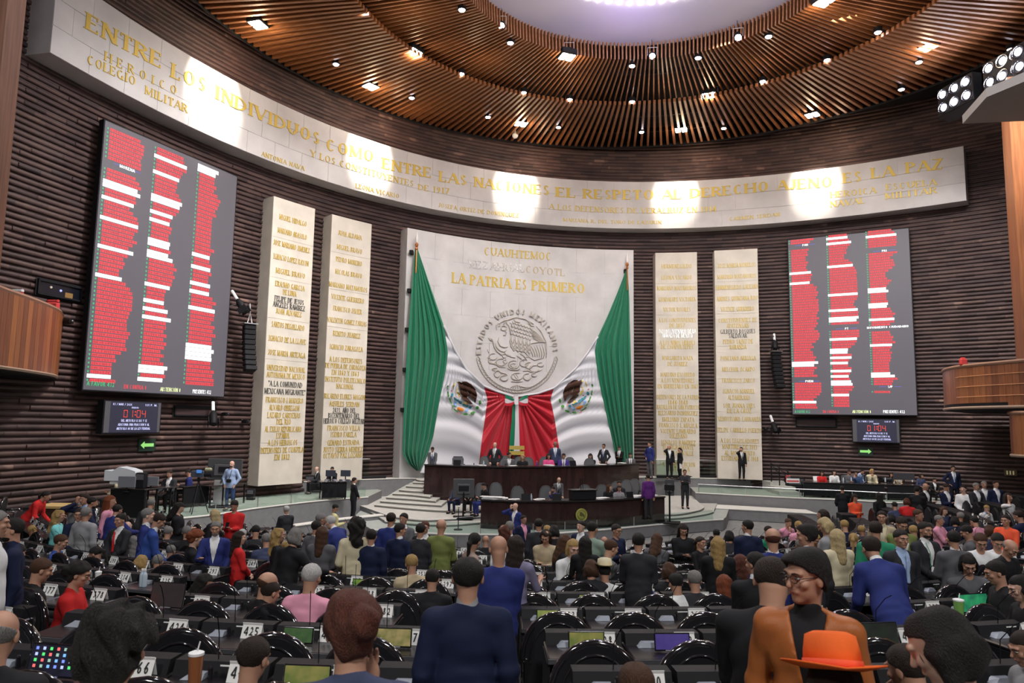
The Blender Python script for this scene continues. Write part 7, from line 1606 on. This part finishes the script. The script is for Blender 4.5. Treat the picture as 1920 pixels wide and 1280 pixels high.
# --- ledge and dais
P(1218, 828, 'hip', F - 60, 'short', 'black', 'jacket', 'blue', 'man in blue vest with hand on hip at the brick gap right of the flag', Y=38.0, level=1.5, bottom='grey', shirt='lblue')
P(1255, 834, 'ear', F, 'none', 'dark', 'suit', 'black', 'bald man in black suit phoning at the foot of the first right slab', Y=38.2, level=1.5)
P(1274, 839, 'stand', F - 80, 'pony', 'black', 'jacket', 'black', 'person in black sweater holding a white folder beside the phoning bald man', Y=38.2, level=1.5, ex='folder')
P(1390, 838, 'ear', F, 'short', 'black', 'suit', 'black', 'man in dark suit phoning alone at the foot of the last slab', Y=38.2, level=1.5, tie='grey')
P(1284, 880, 'cross', F, 'short', 'dark', 'jacket', 'dgrey', 'man in dark grey with crossed arms before the grey wall right of the desks', Y=32.5, level=.65, bottom='dgrey')
P(1215, 889, 'stand', 10, 'short', 'black', 'jacket', 'purple', 'man in purple sweater with his back turned at the right end of the lower desk', level=.65, bottom='dgrey', nudge=False)
# --- lower desk
P(907, 905, 'sitphone', F - 60, 'pony', 'black', 'jacket', 'black', 'dark haired woman in black with papers at the left of the lower desk', Y=28.9, level=.65, bottom='blue')
P(855, 907, 'sit', F - 30, 'short', 'dark', 'jacket', 'denim', 'seated man in striped blue mostly hidden behind the left display', Y=29.6, level=.65, bottom='navy')
P(879, 906, 'sit', F, 'short', 'dark', 'suit', 'black', 'seated man in black hidden behind the left display', Y=29.9, level=.65)
P(1048, 895, 'bow', F + 15, 'bald', 'dark', 'suit', 'grey', 'standing man in light grey suit and dark tie behind the lower desk', Y=29.2, level=.65, tie='navy', skin='l')
P(1037, 912, 'sitface', F - 40, 'short', 'black', 'jacket', 'blue', 'dark bearded man leaning over the lower desk before the standing man in grey', Y=28.6, level=.65, ex='beard')
P(1143, 908, 'sitturn', F + 20, 'long', 'brown', 'jacket', 'black', 'long haired woman in black right of the lectern', Y=29.1, level=.65, skin='l')
P(1161, 901, 'sitface', F, 'short', 'dark', 'suit', 'dgrey', 'man in dark grey with hand at his face, right end of lower desk', Y=30.0, level=.65)
P(1161, 910, 'sit', F + 15, 'bob', 'dark', 'jacket', 'lgrey', 'short haired woman in pale jacket and peach top, lower desk', Y=28.9, level=.65, shirt='pink')
# --- left platform
P(222, 887, 'sitphone', F - 80, 'pony', 'black', 'jacket', 'cream', 'woman in cream sweater and dark vest at the left end of the left platform', Y=24.3, level=1.0)
P(318, 881, 'sit', F - 10, 'short', 'dark', 'suit', 'dgrey', 'man in grey suit seated looking down on the left platform', Y=25.2, level=1.0, skin='m')
P(353, 880, 'sitphone', F - 70, 'short', 'black', 'jacket', 'blue', 'man in blue jacket seated at the television camera', Y=27.7, level=1.0, ex='moustache')
P(435, 864, 'pockets', F - 5, 'none', 'dark', 'jacket', 'lblue', 'bald photographer in pale blue shirt and jeans', Y=26.4, level=1.0, bottom='jeans', skin='l', ex='beard')
P(594, 875, 'sit', F - 60, 'bald', 'grey', 'suit', 'dgrey', 'bald man in dark suit seated behind the equipment case', Y=32.8, level=1.0, skin='l')
P(623, 875, 'sit', F - 10, 'short', 'black', 'suit', 'black', 'dark haired man seated between the two monitors', Y=32.8, level=1.0, ex='beard')
P(665, 895, 'clasp', -60, 'short', 'dark', 'suit', 'black', 'man in black suit standing before the left platform wall, seen from behind', Y=29.6, level=.25)
P(629, 945, 'phone', -70, 'short', 'black', 'jacket', 'yellow', 'young man in pale yellow vest looking at his phone by the ramp wall', level=0, ex='phone', shirt='denim')
P(537, 948, 'clasp', 40, 'short', 'white', 'suit', 'dgrey', 'white haired man in dark suit walking by the grey ramp wall', level=0)
P(440, 938, 'phone', F, 'short', 'black', 'jacket', 'red', 'person in bright red jacket looking down at a phone before the left wall', ex='phone')
P(337, 942, 'phone', -80, 'long', 'black', 'coat', 'black', 'woman with black hair and long black coat holding a phone before the left wall', skin='l')
P(402, 955, 'gesture', 80, 'long', 'lblonde', 'jacket', 'black', 'long blonde haired woman in black facing left near the left wall', skin='l')
P(88, 921, 'lean', -80, 'pony', 'black', 'coat', 'red', 'woman in long red coat leaning over the wooden lectern', Y=18.2, level=.8, bk='skirt', nudge=False)
# --- left crowd
P(159, 926, 'ear', F - 10, 'short', 'dark', 'suit', 'navy', 'man in navy with blue shirt and hand at his cheek, before the left platform', shirt='lblue')
P(174, 932, 'reach', -60, 'short', 'black', 'jacket', 'navy', 'bearded man in navy reaching to the right with one arm, left side', ex='beard')
P(145, 940, 'stand', -30, 'short', 'grey', 'jacket', 'lgrey', 'grey haired man in pale grey jacket seen from behind, left side')
P(129, 945, 'sit', 0, 'bald', 'dark', 'jacket', 'dgrey', 'brown bald head beside the wooden lectern', skin='d')
P(208, 929, 'stand', -80, 'long', 'red', 'jacket', 'pink', 'reddish haired woman in pale pink blouse at the left')
P(221, 946, 'reach', -20, 'short', 'black', 'suit', 'blue', 'man in blue suit raising a hand, seen from behind, left of the vest man')
P(112, 956, 'gesture', -70, 'wavy', 'blonde', 'jacket', 'turq', 'wavy haired woman in turquoise sleeves and black vest')
P(149, 953, 'clasp', F + 20, 'short', 'black', 'suit', 'navy', 'dark haired man in navy suit and open white shirt facing the camera, left side', skin='m')
P(163, 951, 'stand', -10, 'short', 'grey', 'coat', 'lgrey', 'grey haired man in long pale grey coat with his back turned')
P(226, 963, 'clasp', F - 20, 'short', 'black', 'suit', 'dgrey', 'smiling man in dark suit with red tie, left crowd', tie='red')
P(239, 978, 'sitface', F, 'bald', 'white', 'jacket', 'black', 'bald head with hand at face right of the red tie man', skin='l')
P(284, 935, 'reach', 0, 'short', 'grey', 'jacket', 'dgrey', 'man in quilted grey vest seen from behind', h=.95)
P(279, 953, 'stand', -70, 'short', 'grey', 'suit', 'blue', 'silver haired man in blue suit in profile to the right', skin='l')
P(299, 963, 'bow', -60, 'short', 'dark', 'suit', 'bblue', 'dark haired man in bright blue suit turned to the right')
P(-6, 957, 'stand', -60, 'short', 'grey', 'jacket', 'white', 'man in white shirt cut by the left edge of the picture', Y=6.6)
P(24, 972, 'stand', F - 55, 'short', 'black', 'suit', 'navy', 'near man with goatee in navy suit at the left edge', Y=7.0, ex='beard moustache', skin='m', shirt='navy')
P(115, 1002, 'sit', -70, 'short', 'brown', 'jacket', 'bblue', 'seated man in blue shirt in profile, left of the grey coat')
P(79, 1047, 'sit', -50, 'short', 'brown', 'jacket', 'black', 'older brown haired man seated low at the left')
P(180, 1025, 'sitphone', F - 90, 'pony', 'black', 'tee', 'black', 'woman in sunglasses with bare arms seated at the left', ex='glasses', skin='m')
P(150, 1055, 'sit', -75, 'bun', 'black', 'jacket', 'red', 'woman in bright red dress seated at the left', bk='skirt', bottom='red')
P(266, 1041, 'sit', -20, 'bob', 'blonde', 'jacket', 'white', 'fair haired person in white seated between desks at the left')
P(321, 1022, 'sit', 0, 'short', 'grey', 'jacket', 'dgrey', 'grey haired head behind the blue suits'); P(297, 1040, 'sit', 10, 'short', 'grey', 'jacket', 'black', 'curly grey head below the bright blue suit')
P(369, 994, 'sit', -60, 'bun', 'red', 'jacket', 'black', 'ginger haired woman seated before the man in open blue suit', skin='l'); P(405, 978, 'gesture', F + 15, 'short', 'grey', 'suit', 'blue', 'grey bearded man in blue suit speaking with open hands', ex='beard')
P(429, 987, 'sit', 0, 'none', 'white', 'jacket', 'black', 'bald head between the blue suit man and the woman in red blouse', skin='l'); P(450, 996, 'clasp', -60, 'long', 'dark', 'jacket', 'red', 'long haired woman in red puff sleeved blouse with folded hands', skin='l')
P(385, 1076, 'sitphone', -70, 'long', 'black', 'jacket', 'maroon', 'person in dark floral red seated with a lit phone', ex='phone'); P(316, 987, 'sit', 0, 'short', 'grey', 'jacket', 'dgrey', 'small grey head near the left wall foot'); P(351, 986, 'sit', 20, 'short', 'grey', 'jacket', 'black', 'second small grey head near the left wall foot')
P(455, 992, 'sit', 0, 'short', 'white', 'jacket', 'lgrey', 'white haired head right of the red blouse')
# --- centre left
P(524, 990, 'stand', -70, 'wavy', 'blonde', 'jacket', 'black', 'curly blonde woman in profile behind the black blazer'); P(556, 990, 'reach', -35, 'bob', 'grey', 'jacket', 'black', 'woman with pinned grey blonde hair and black jacket stretching her arm right')
P(605, 987, 'clasp', -10, 'long', 'brown', 'jacket', 'grey', 'long brown haired woman in grey blazer seen from behind'); P(594, 976, 'stand', -20, 'short', 'black', 'suit', 'grey', 'dark haired man behind the woman in the grey blazer')
P(603, 962, 'stand', -60, 'short', 'grey', 'suit', 'navy', 'grey haired man in profile above the grey blazer'); P(620, 967, 'lean', 60, 'short', 'white', 'suit', 'blue', 'white haired man in blue suit leaning down to the left', skin='l')
P(669, 972, 'gesture', 15, 'curly', 'black', 'jacket', 'cream', 'woman with long curly black hair and cream jacket seen from behind'); P(697, 992, 'stand', 0, 'short', 'black', 'suit', 'navy', 'man in navy hidden behind the cream jacket')
P(734, 961, 'stand', -10, 'short', 'dark', 'suit', 'blue', 'balding man in blue suit seen from behind by the landing'); P(757, 962, 'clasp', F - 20, 'short', 'black', 'suit', 'grey', 'dark haired man in grey suit facing the camera by the landing', skin='m')
P(751, 981, 'standturnr', -20, 'short', 'black', 'suit', 'navy', 'man in dark navy suit turned to the right, left of the olive jacket'); P(789, 981, 'stand', -5, 'short', 'black', 'suit', 'dgrey', 'dark haired man in charcoal suit beside the olive jacket')
P(797, 977, 'stand', F, 'short', 'auburn', 'suit', 'black', 'auburn man with glasses facing camera beside the olive jacket', ex='glasses'); P(828, 973, 'clasp', -15, 'none', 'dark', 'jacket', 'olive', 'bald man in quilted olive jacket seen from behind', skin='m')
P(803, 1015, 'sit', 0, 'pony', 'grey', 'jacket', 'white', 'woman with grey ponytail in white, seated'); P(772, 1040, 'sit', 20, 'short', 'blonde', 'jacket', 'beige', 'fair head left of the grey ponytail')
P(890, 999, 'sitturn', -70, 'pony', 'black', 'jacket', 'floral', 'woman with dark ponytail and floral dress in profile'); P(911, 1004, 'sit', 0, 'none', 'grey', 'jacket', 'black', 'small bald head left of the near bald man'); P(945, 984, 'stand', 30, 'wavy', 'auburn', 'jacket', 'white', 'woman with brown curly hair and pale shirt behind the near bald man')
P(956, 977, 'stand', 0, 'short', 'grey', 'suit', 'lgrey', 'grey haired man in pale grey behind the curly haired woman'); P(811, 1067, 'sit', 0, 'short', 'black', 'jacket', 'black', 'dark head seated before the grey ponytail')
P(585, 1058, 'sit', -10, 'short', 'white', 'jacket', 'pink', 'white haired person in pink seated behind placard 294'); P(503, 1073, 'sit', -50, 'bald', 'brown', 'jacket', 'black', 'balding brown head left of placard 294'); P(508, 1089, 'sit', -40, 'short', 'dark', 'jacket', 'lblue', 'dark haired man in pale blue shirt seated left of placard 337')
# --- near figures
P(935, 1005, 'phone', 5, 'none', 'dark', 'suit', 'blue', 'bald man in blue suit standing in the aisle, seen from behind', Y=6.7, shirt='lblue', skin='m', nudge=False)
P(878, 1046, 'stand', 3, 'short', 'black', 'suit', 'navy', 'near man in dark navy suit with black hair standing in the aisle, seen from behind', Y=4.2, shirt='lgrey', nudge=False, sx=1.1)
P(968, 1004, 'gesture', -25, 'long', 'dark', 'tee', 'lilac', 'woman with long straight dark hair and sleeveless lilac top in the aisle', Y=8.4, nudge=False)
P(662, 1117, 'sitface', 12, 'bun', 'auburn', 'jacket', 'denim', 'near woman with auburn bun and navy garment with cream cords', Y=2.85, skin='m', nudge=False)
P(224, 1150, 'sit', 0, 'curlytop', 'black', 'jacket', 'cream', 'near woman with thick black curls and cream top', Y=2.75, skin='m', nudge=False)
P(2, 1146, 'sit', 15, 'bald', 'grey', 'jacket', 'black', 'bald head cut by the left edge, low in the picture', Y=3.9, skin='m', nudge=False)
P(477, 1196, 'sit', -15, 'short', 'dark', 'jacket', 'dgrey', 'dark haired man seated low between placards 425 and 467', Y=4.1, nudge=False)
P(1193, 1245, 'sit', 0, 'short', 'brown', 'jacket', 'brown' if 0 else 'dgrey', 'thinning brown head at the bottom edge below placard 428', Y=3.3, nudge=False)
P(1511, 1034, 'standturnr', F - 24, 'thick', 'black', 'suit', 'tan', 'near young man in tan leather jacket and black shirt with glasses, facing left', Y=3.35, shirt='black', ex='glasses', skin='m', nudge=False)
P(1449, 1048, 'bow', -28, 'short', 'dark', 'jacket', 'black', 'near man in black jacket seen from behind, left of the tan jacket', Y=3.9, nudge=False, sx=1.16)
P(1562, 1229, 'sit', -10, 'bob', 'dark', 'jacket', 'dgrey', 'person under a bright orange felt hat at the bottom', Y=2.95, ex='felt_hat', nudge=False)
P(1762, 1146, 'sitphone', 50, 'bob', 'black', 'jacket', 'maroon', 'near woman with straight black hair and maroon top in profile to the left', Y=2.75, skin='l', nudge=False)
P(1699, 1210, 'sitface', 30, 'short', 'dark', 'jacket', 'dgrey', 'dark haired head with raised hand beside the maroon top', Y=3.9, nudge=False)
# --- centre right
P(966, 943, 'ear', F - 40, 'none', 'grey', 'suit', 'blue', 'bald man in blue suit phoning before the lower desk', level=0, skin='l'); P(982, 966, 'stand', F + 35, 'short', 'black', 'suit', 'navy', 'man with glasses, navy suit and pink shirt before the lower desk', level=0, shirt='pink', ex='glasses')
P(1010, 972, 'stand', 0, 'short', 'black', 'suit', 'dgrey', 'dark haired man in charcoal suit seen from behind near the lower desk'); P(1026, 985, 'sit', 10, 'short', 'blonde', 'jacket', 'beige', 'fair head beside the charcoal suit'); P(1039, 985, 'sit', 0, 'bob', 'black', 'jacket', 'black', 'black bobbed head right of the fair head')
P(1023, 994, 'sitphone', F - 15, 'wavy', 'dark', 'jacket', 'beige', 'wavy dark haired woman in beige looking down'); P(1060, 1003, 'sitface', -70, 'long', 'brown', 'jacket', 'black', 'long brown haired woman in black with hand at her cheek', skin='l'); P(1089, 976, 'stand', F - 40, 'short', 'black', 'suit', 'navy', 'young man in navy suit left of the sage hoodie', skin='l')
P(1111, 978, 'gesture', -40, 'short', 'black', 'jacket', 'sage', 'dark haired young man in sage green hoodie seen from behind'); P(1097, 1005, 'clasp', 0, 'long', 'black', 'tee', 'black', 'woman with very long black hair before the sage hoodie'); P(1156, 983, 'gesture', F + 40, 'short', 'black', 'jacket', 'navy', 'man with glasses in navy sweater bending to the left', ex='glasses')
P(1197, 999, 'clasp', -10, 'short', 'black', 'suit', 'dgrey', 'man in charcoal suit with his back turned in the middle rows', Y=9.2, nudge=False); P(1133, 1006, 'sit', 0, 'none', 'grey', 'jacket', 'black', 'tiny bald head behind the navy sweater'); P(1134, 1058, 'sit', 0, 'short', 'black', 'jacket', 'white', 'person wearing a white cowboy hat', ex='cowboy_hat')
P(1108, 1050, 'sit', 0, 'bob', 'brown', 'jacket', 'dgrey', 'brown head left of the cowboy hat'); P(1281, 982, 'phone', F, 'long', 'dark', 'jacket', 'black', 'dark haired woman in black looking down before the landing wall'); P(1297, 1010, 'sit', 20, 'bob', 'blonde', 'jacket', 'pink', 'fair head left of the sleeveless dress')
P(1314, 1006, 'clasp', F + 35, 'pony', 'dark', 'tee', 'black', 'woman in sleeveless black dress leaning to the left'); P(1346, 1006, 'clasp', -15, 'long', 'blonde', 'jacket', 'black', 'long blonde haired woman in black seen from behind', skin='l', Y=9.6, nudge=False); P(1254, 1055, 'sit', 0, 'bob', 'brown', 'jacket', 'black', 'brown haired head right of the charcoal suit')
P(1267, 1075, 'sit', 15, 'short', 'black', 'jacket', 'white', 'dark haired man in white seated behind placard 343'); P(1302, 1070, 'sit', 0, 'short', 'grey', 'jacket', 'dgrey', 'grey dark head right of the man in white'); P(1357, 1078, 'sit', 10, 'long', 'red', 'jacket', 'black', 'red blonde long hair seen from behind beside placard 343')
P(1401, 975, 'standturn', 0, 'short', 'black', 'suit', 'navy', 'man in navy suit looking left at the right of the landing'); P(1387, 1040, 'sit', 30, 'long', 'auburn', 'jacket', 'black', 'orange brown hair left of the black suit'); P(1416, 1035, 'standturn', -10, 'short', 'black', 'suit', 'black', 'dark haired man in black suit with white collar, left of the tan jacket', Y=6.9, nudge=False)
P(1343, 992, 'sit', 0, 'short', 'black', 'jacket', 'black', 'small dark head at the foot of the right wall, first'); P(1367, 995, 'sit', 0, 'bob', 'black', 'jacket', 'dgrey', 'small black head at the foot of the right wall, second'); P(1440, 986, 'sit', 20, 'short', 'dark', 'jacket', 'green', 'person in green seated near the foot of the right wall')
P(1448, 990, 'stand', -10, 'bald', 'auburn', 'suit', 'blue', 'balding man in blue suit seen from behind at centre right', skin='m')
# --- right crowd
P(1512, 985, 'standturn', 20, 'thick', 'black', 'suit', 'dgrey', 'tousled dark haired man in charcoal facing left'); P(1546, 971, 'phone', 60, 'bob', 'lblonde', 'jacket', 'lgrey', 'blonde woman in striped grey blouse looking down'); P(1542, 955, 'stand', 60, 'long', 'dark', 'jacket', 'black', 'dark haired woman in profile near the grey ramp wall')
P(1568, 992, 'clasp', 10, 'long', 'lblonde', 'jacket', 'cream', 'very long blonde haired woman in cream jacket seen from behind'); P(1579, 911, 'gesture', -20, 'short', 'black', 'jacket', 'black', 'man in black seen from behind before the long black table', level=.15, Y=29.5); P(1603, 926, 'phone', F + 10, 'long', 'dark', 'jacket', 'coral', 'woman in coral blazer and white trousers', bottom='white', level=.0, Y=26)
P(1647, 923, 'stand', 20, 'long', 'black', 'jacket', 'black', 'long haired person in black seen from behind before the right platform', level=0, Y=26); P(1677, 941, 'sit', 0, 'short', 'black', 'jacket', 'denim', 'dark haired man in grey blue shirt seen from behind'); P(1700, 934, 'sit', -20, 'bob', 'auburn', 'jacket', 'red', 'woman in bright red top before the right platform')
P(1719, 912, 'clasp', -40, 'short', 'black', 'jacket', 'black', 'man in black jacket beside the bald man, right platform foot', level=0, Y=25.5); P(1735, 906, 'phone', F + 20, 'none', 'dark', 'suit', 'black', 'bald man in black suit and white shirt looking at his phone', level=0, Y=26.2, skin='m'); P(1774, 907, 'phone', F + 10, 'short', 'dark', 'suit', 'navy', 'man in navy jacket and jeans before the right platform', bottom='jeans', level=0, Y=25.8)
P(1806, 910, 'clasp', F - 50, 'pony', 'black', 'jacket', 'white', 'woman in white top and black vest holding a coat', level=0, Y=25.2, skin='l'); P(1830, 905, 'clasp', F + 5, 'short', 'grey', 'suit', 'dgrey', 'grey haired man in dark blazer holding a white folder', level=0, Y=25.0, ex='folder'); P(1845, 902, 'stand', F - 20, 'short', 'grey', 'suit', 'grey', 'older man in grey behind the dark blazer', level=0, Y=26.0)
P(1867, 901, 'stand', F, 'short', 'dark', 'suit', 'navy', 'person in dark navy left of the phoning woman', level=0, Y=25.5); P(1787, 873, 'hip', F - 20, 'short', 'black', 'suit', 'navy', 'man in navy suit and pale blue tie standing on the right platform', level=1.0, Y=31.0, tie='lblue'); P(1890, 924, 'ear', F + 20, 'long', 'dark', 'tee', 'white', 'woman in sleeveless white top phoning at the right edge', level=0, Y=21.5, skin='m')
P(1850, 947, 'sitface', F + 10, 'short', 'blonde', 'jacket', 'white', 'older fair man with hand on chin and blue tie, right side', shirt='lblue', skin='l'); P(1885, 965, 'clasp', F - 60, 'pony', 'dark', 'jacket', 'coral', 'woman in bright orange top at the right edge'); P(1909, 957, 'sit', 30, 'short', 'dark', 'jacket', 'navy', 'person in navy at the right edge above the orange top')
P(1633, 1006, 'lean', 0, 'short', 'dark', 'suit', 'blue', 'man in blue suit seen from behind in the near right rows', Y=7.6, nudge=False); P(1689, 993, 'stand', F + 5, 'short', 'black', 'suit', 'dgrey', 'man in charcoal suit with pale blue shirt and tie facing the camera', tie='lblue', shirt='lblue', Y=9.4, nudge=False); P(1734, 979, 'clasp', F + 15, 'short', 'black', 'suit', 'dgrey', 'bearded man in dark suit with green lanyard', ex='beard lanyard', Y=11.0, nudge=False)
P(1787, 995, 'clasp', -5, 'short', 'black', 'suit', 'grey', 'man in grey suit with his back turned at the right', Y=9.8, nudge=False); P(1641, 977, 'stand', -20, 'short', 'dark', 'jacket', 'green', 'man in green sweater seen from behind'); P(1653, 958, 'stand', F - 30, 'short', 'dark', 'suit', 'beige', 'smiling man in beige shirt and brown jacket', skin='m', shirt='cream')
P(1690, 969, 'phone', F, 'short', 'dark', 'suit', 'olive', 'bearded man in olive behind the charcoal suit', ex='beard', skin='m'); P(1761, 966, 'cross', F + 40, 'short', 'grey', 'jacket', 'pink', 'grey haired woman in pink shirt with folded arms'); P(1893, 1012, 'bow', F + 20, 'bald', 'grey', 'jacket', 'black', 'bald older man in black sweater looking down at the right edge', Y=9.5, nudge=False)
P(1866, 1052, 'sit', 75, 'short', 'black', 'jacket', 'black', 'dark haired man in profile to the left at the right edge', Y=8.2, nudge=False); P(1912, 1080, 'sit', 80, 'bob', 'black', 'jacket', 'black', 'woman in profile cut by the right edge', Y=7.0, nudge=False, skin='l'); P(1921, 1185, 'sit', 85, 'bob', 'dark', 'jacket', 'lgrey', 'person in pale grey sleeves writing at the right edge', Y=4.8, nudge=False)
# --- right platform
P(1541, 883, 'sit', F, 'long', 'black', 'jacket', 'red', 'woman in red seated at the left of the long black table', level=1.0, Y=35.7); P(1564, 881, 'sit', F, 'long', 'dark', 'jacket', 'white', 'long haired woman in white at the long black table', level=1.0, Y=35.7, skin='l'); P(1592, 880, 'sitphone', F, 'short', 'dark', 'jacket', 'grey', 'man in grey seated at the centre of the long black table', level=1.0, Y=35.7)
P(1605, 883, 'sitface', F - 30, 'short', 'dark', 'jacket', 'jeans', 'dark haired man leaning at the long black table', level=1.0, Y=35.5); P(1617, 880, 'lean', F + 30, 'short', 'dark', 'jacket', 'lblue', 'man in pale blue shirt bending over the long black table', level=1.0, Y=36.2); P(1635, 879, 'sitface', F, 'bob', 'blonde', 'jacket', 'cream', 'fair haired person with green lanyard and hands at the mouth', level=1.0, Y=36.0, ex='lanyard')
P(1671, 886, 'sit', F, 'long', 'dark', 'jacket', 'dgrey', 'head behind the control box, left one', level=1.0, Y=36.3); P(1682, 886, 'sit', F, 'short', 'dark', 'jacket', 'beige', 'head behind the mixing monitor, right one', level=1.0, Y=36.3); P(1727, 888, 'sitturn', F, 'bob', 'dark', 'jacket', 'denim', 'woman seated right of the mixing monitor', level=1.0, Y=35.8); P(1752, 896, 'sit', F, 'short', 'dark', 'suit', 'black', 'man in black seated at the right end of the tables', level=1.0, Y=34.6)
# background heads filling the far rows of the right wing and the left wing
RB = random.Random(11); fills = [(1478, 972), (1497, 977), (1528, 1000), (1583, 975), (1600, 1000), (1615, 985), (1668, 985), (1712, 985), (1722, 955), (1748, 990), (1770, 950), (1800, 960), (1812, 985), (1826, 968), (1838, 1000), (1855, 985), (1870, 1000), (1815, 1040), (1500, 1010), (1075, 1012), (1146, 1012), (1232, 1000), (60, 985), (35, 1020), (205, 990), (250, 1005), (480, 985), (500, 1000), (540, 1015), (1905, 985), (1790, 968), (1672, 965)]
words = ('dark haired', 'fair haired', 'grey haired', 'brown haired'); cl = ('navy', 'black', 'grey', 'white', 'dgrey', 'beige', 'denim', 'pink'); cln = ('navy', 'black', 'grey', 'white', 'charcoal', 'beige', 'denim blue', 'pink')
near_names = ('near the grey ramp wall', 'beside the striped blouse', 'left of the long blonde hair', 'left of the coral blazer', 'below the coral blazer', 'right of the coral blazer', 'left of the charcoal suit with pale tie', 'right of the charcoal suit with pale tie', 'above the lanyard man', 'beside the pink shirt', 'above the pink shirt', 'right of the pink shirt', 'below the vest woman', 'left of the fair man with hand on chin', 'right of the grey back', 'below the fair man with hand on chin',
              'left of the orange top', 'above the bright green tablet', 'behind the tousled man', 'behind the beige tablet', 'under the navy sweater', 'before the landing wall', 'behind the near goatee man', 'at the far left rows', 'before the silver haired blue suit', 'right of the silver haired blue suit', 'right of the red blouse', 'left of the black blazer', 'below the black blazer', 'below the orange top', 'left of the woman in white top', 'behind the bearded olive man')
for i, ((x, y), nn) in enumerate(zip(fills, near_names)):
    hi = RB.randrange(4); ci = RB.randrange(8); P(x, y, RB.choice(('sit', 'sitphone', 'sitturn', 'sitface')), RB.choice((0, 20, -30, 160, 200, 60, -70)), RB.choice(('short', 'long', 'bob', 'pony', 'short')), ('black', 'blonde', 'grey', 'brown')[hi], 'jacket', cl[ci], '%s person in %s seated %s' % (words[hi], cln[ci], nn), skin=RB.choice('mfld'))
# cords, watch and other small details on near people
def on_person(lbl): return [o for o in bpy.data.objects if o.get('label', '').startswith(lbl)][0]
r = on_person('near woman with auburn'); tf = skel('sitface')['tf']
for s in (-1, 1): MB().tube([tuple(tf((s * .045, -.10, 1.44))), tuple(tf((s * .05, -.135, 1.36))), tuple(tf((s * .05, -.14, 1.22))), tuple(tf((s * .055, -.132, 1.08)))], .006, 6).obj('cord', mcol('cream'), r)
r = on_person('dark haired head with raised hand'); J = skel('sitface'); w_ = J['R'][2]; MB().tube([tuple(Vector(w_) + Vector((.036 * math.cos(a * PI / 6), .036 * math.sin(a * PI / 6), -.02))) for a in range(12)], .008, 5, closed=True).obj('watch', mat('watch_gold', (.6, .45, .15), .3, .8), r)
r = on_person('bald photographer'); tf = skel('pockets')['tf']; MB().bbox((-.08, .12, 1.0), (.08, .22, 1.12), .02).obj('strap_camera', M_black, r, M=Matrix.Identity(4)); MB().tube([tuple(tf((-.06, .1, 1.44))), tuple(tf((-.03, .145, 1.25))), (0, .16, 1.12)], .008, 5).obj('strap', M_black, r)
for e in PEOPLE:
    r = e[0]
    for ch in r.children:
        if ch.name.startswith('felt_hat'): ch.material_slots[0].material = mcol('orange')
        if ch.name.startswith('cowboy_hat'): ch.material_slots[0].material = mcol('cream')
r = on_person('person under a bright orange'); J = skel('sit'); Hm = Matrix.Translation(Vector(J['head'])) @ Matrix([list(a) for a in J['hR']]).to_4x4(); setm(link('hat_band', face_part('hat_band'), r, M=Hm), mcol('coral'))
# armchairs: slide under seated people, clear of standing ones
chs = [o for o in bpy.data.objects if o.get('category') == 'armchair']; used = set()
for nm, (x, y, sit, rz, zf) in PSEAT.items():
    c = min((o for o in chs if o.name not in used), key=lambda o: (o.matrix_world.translation.x - x) ** 2 + (o.matrix_world.translation.y - y) ** 2); p = c.matrix_world.translation; d = math.hypot(p.x - x, p.y - y)
    if sit and d < 1.1: c.matrix_world = TR(x + .03 * math.sin(rz), y - .03 * math.cos(rz), max(zfloor(x, y), zf - .02), rz if abs(rz) < 1.0 else math.atan2(x, 27 - y) * -1 * -1); used.add(c.name)
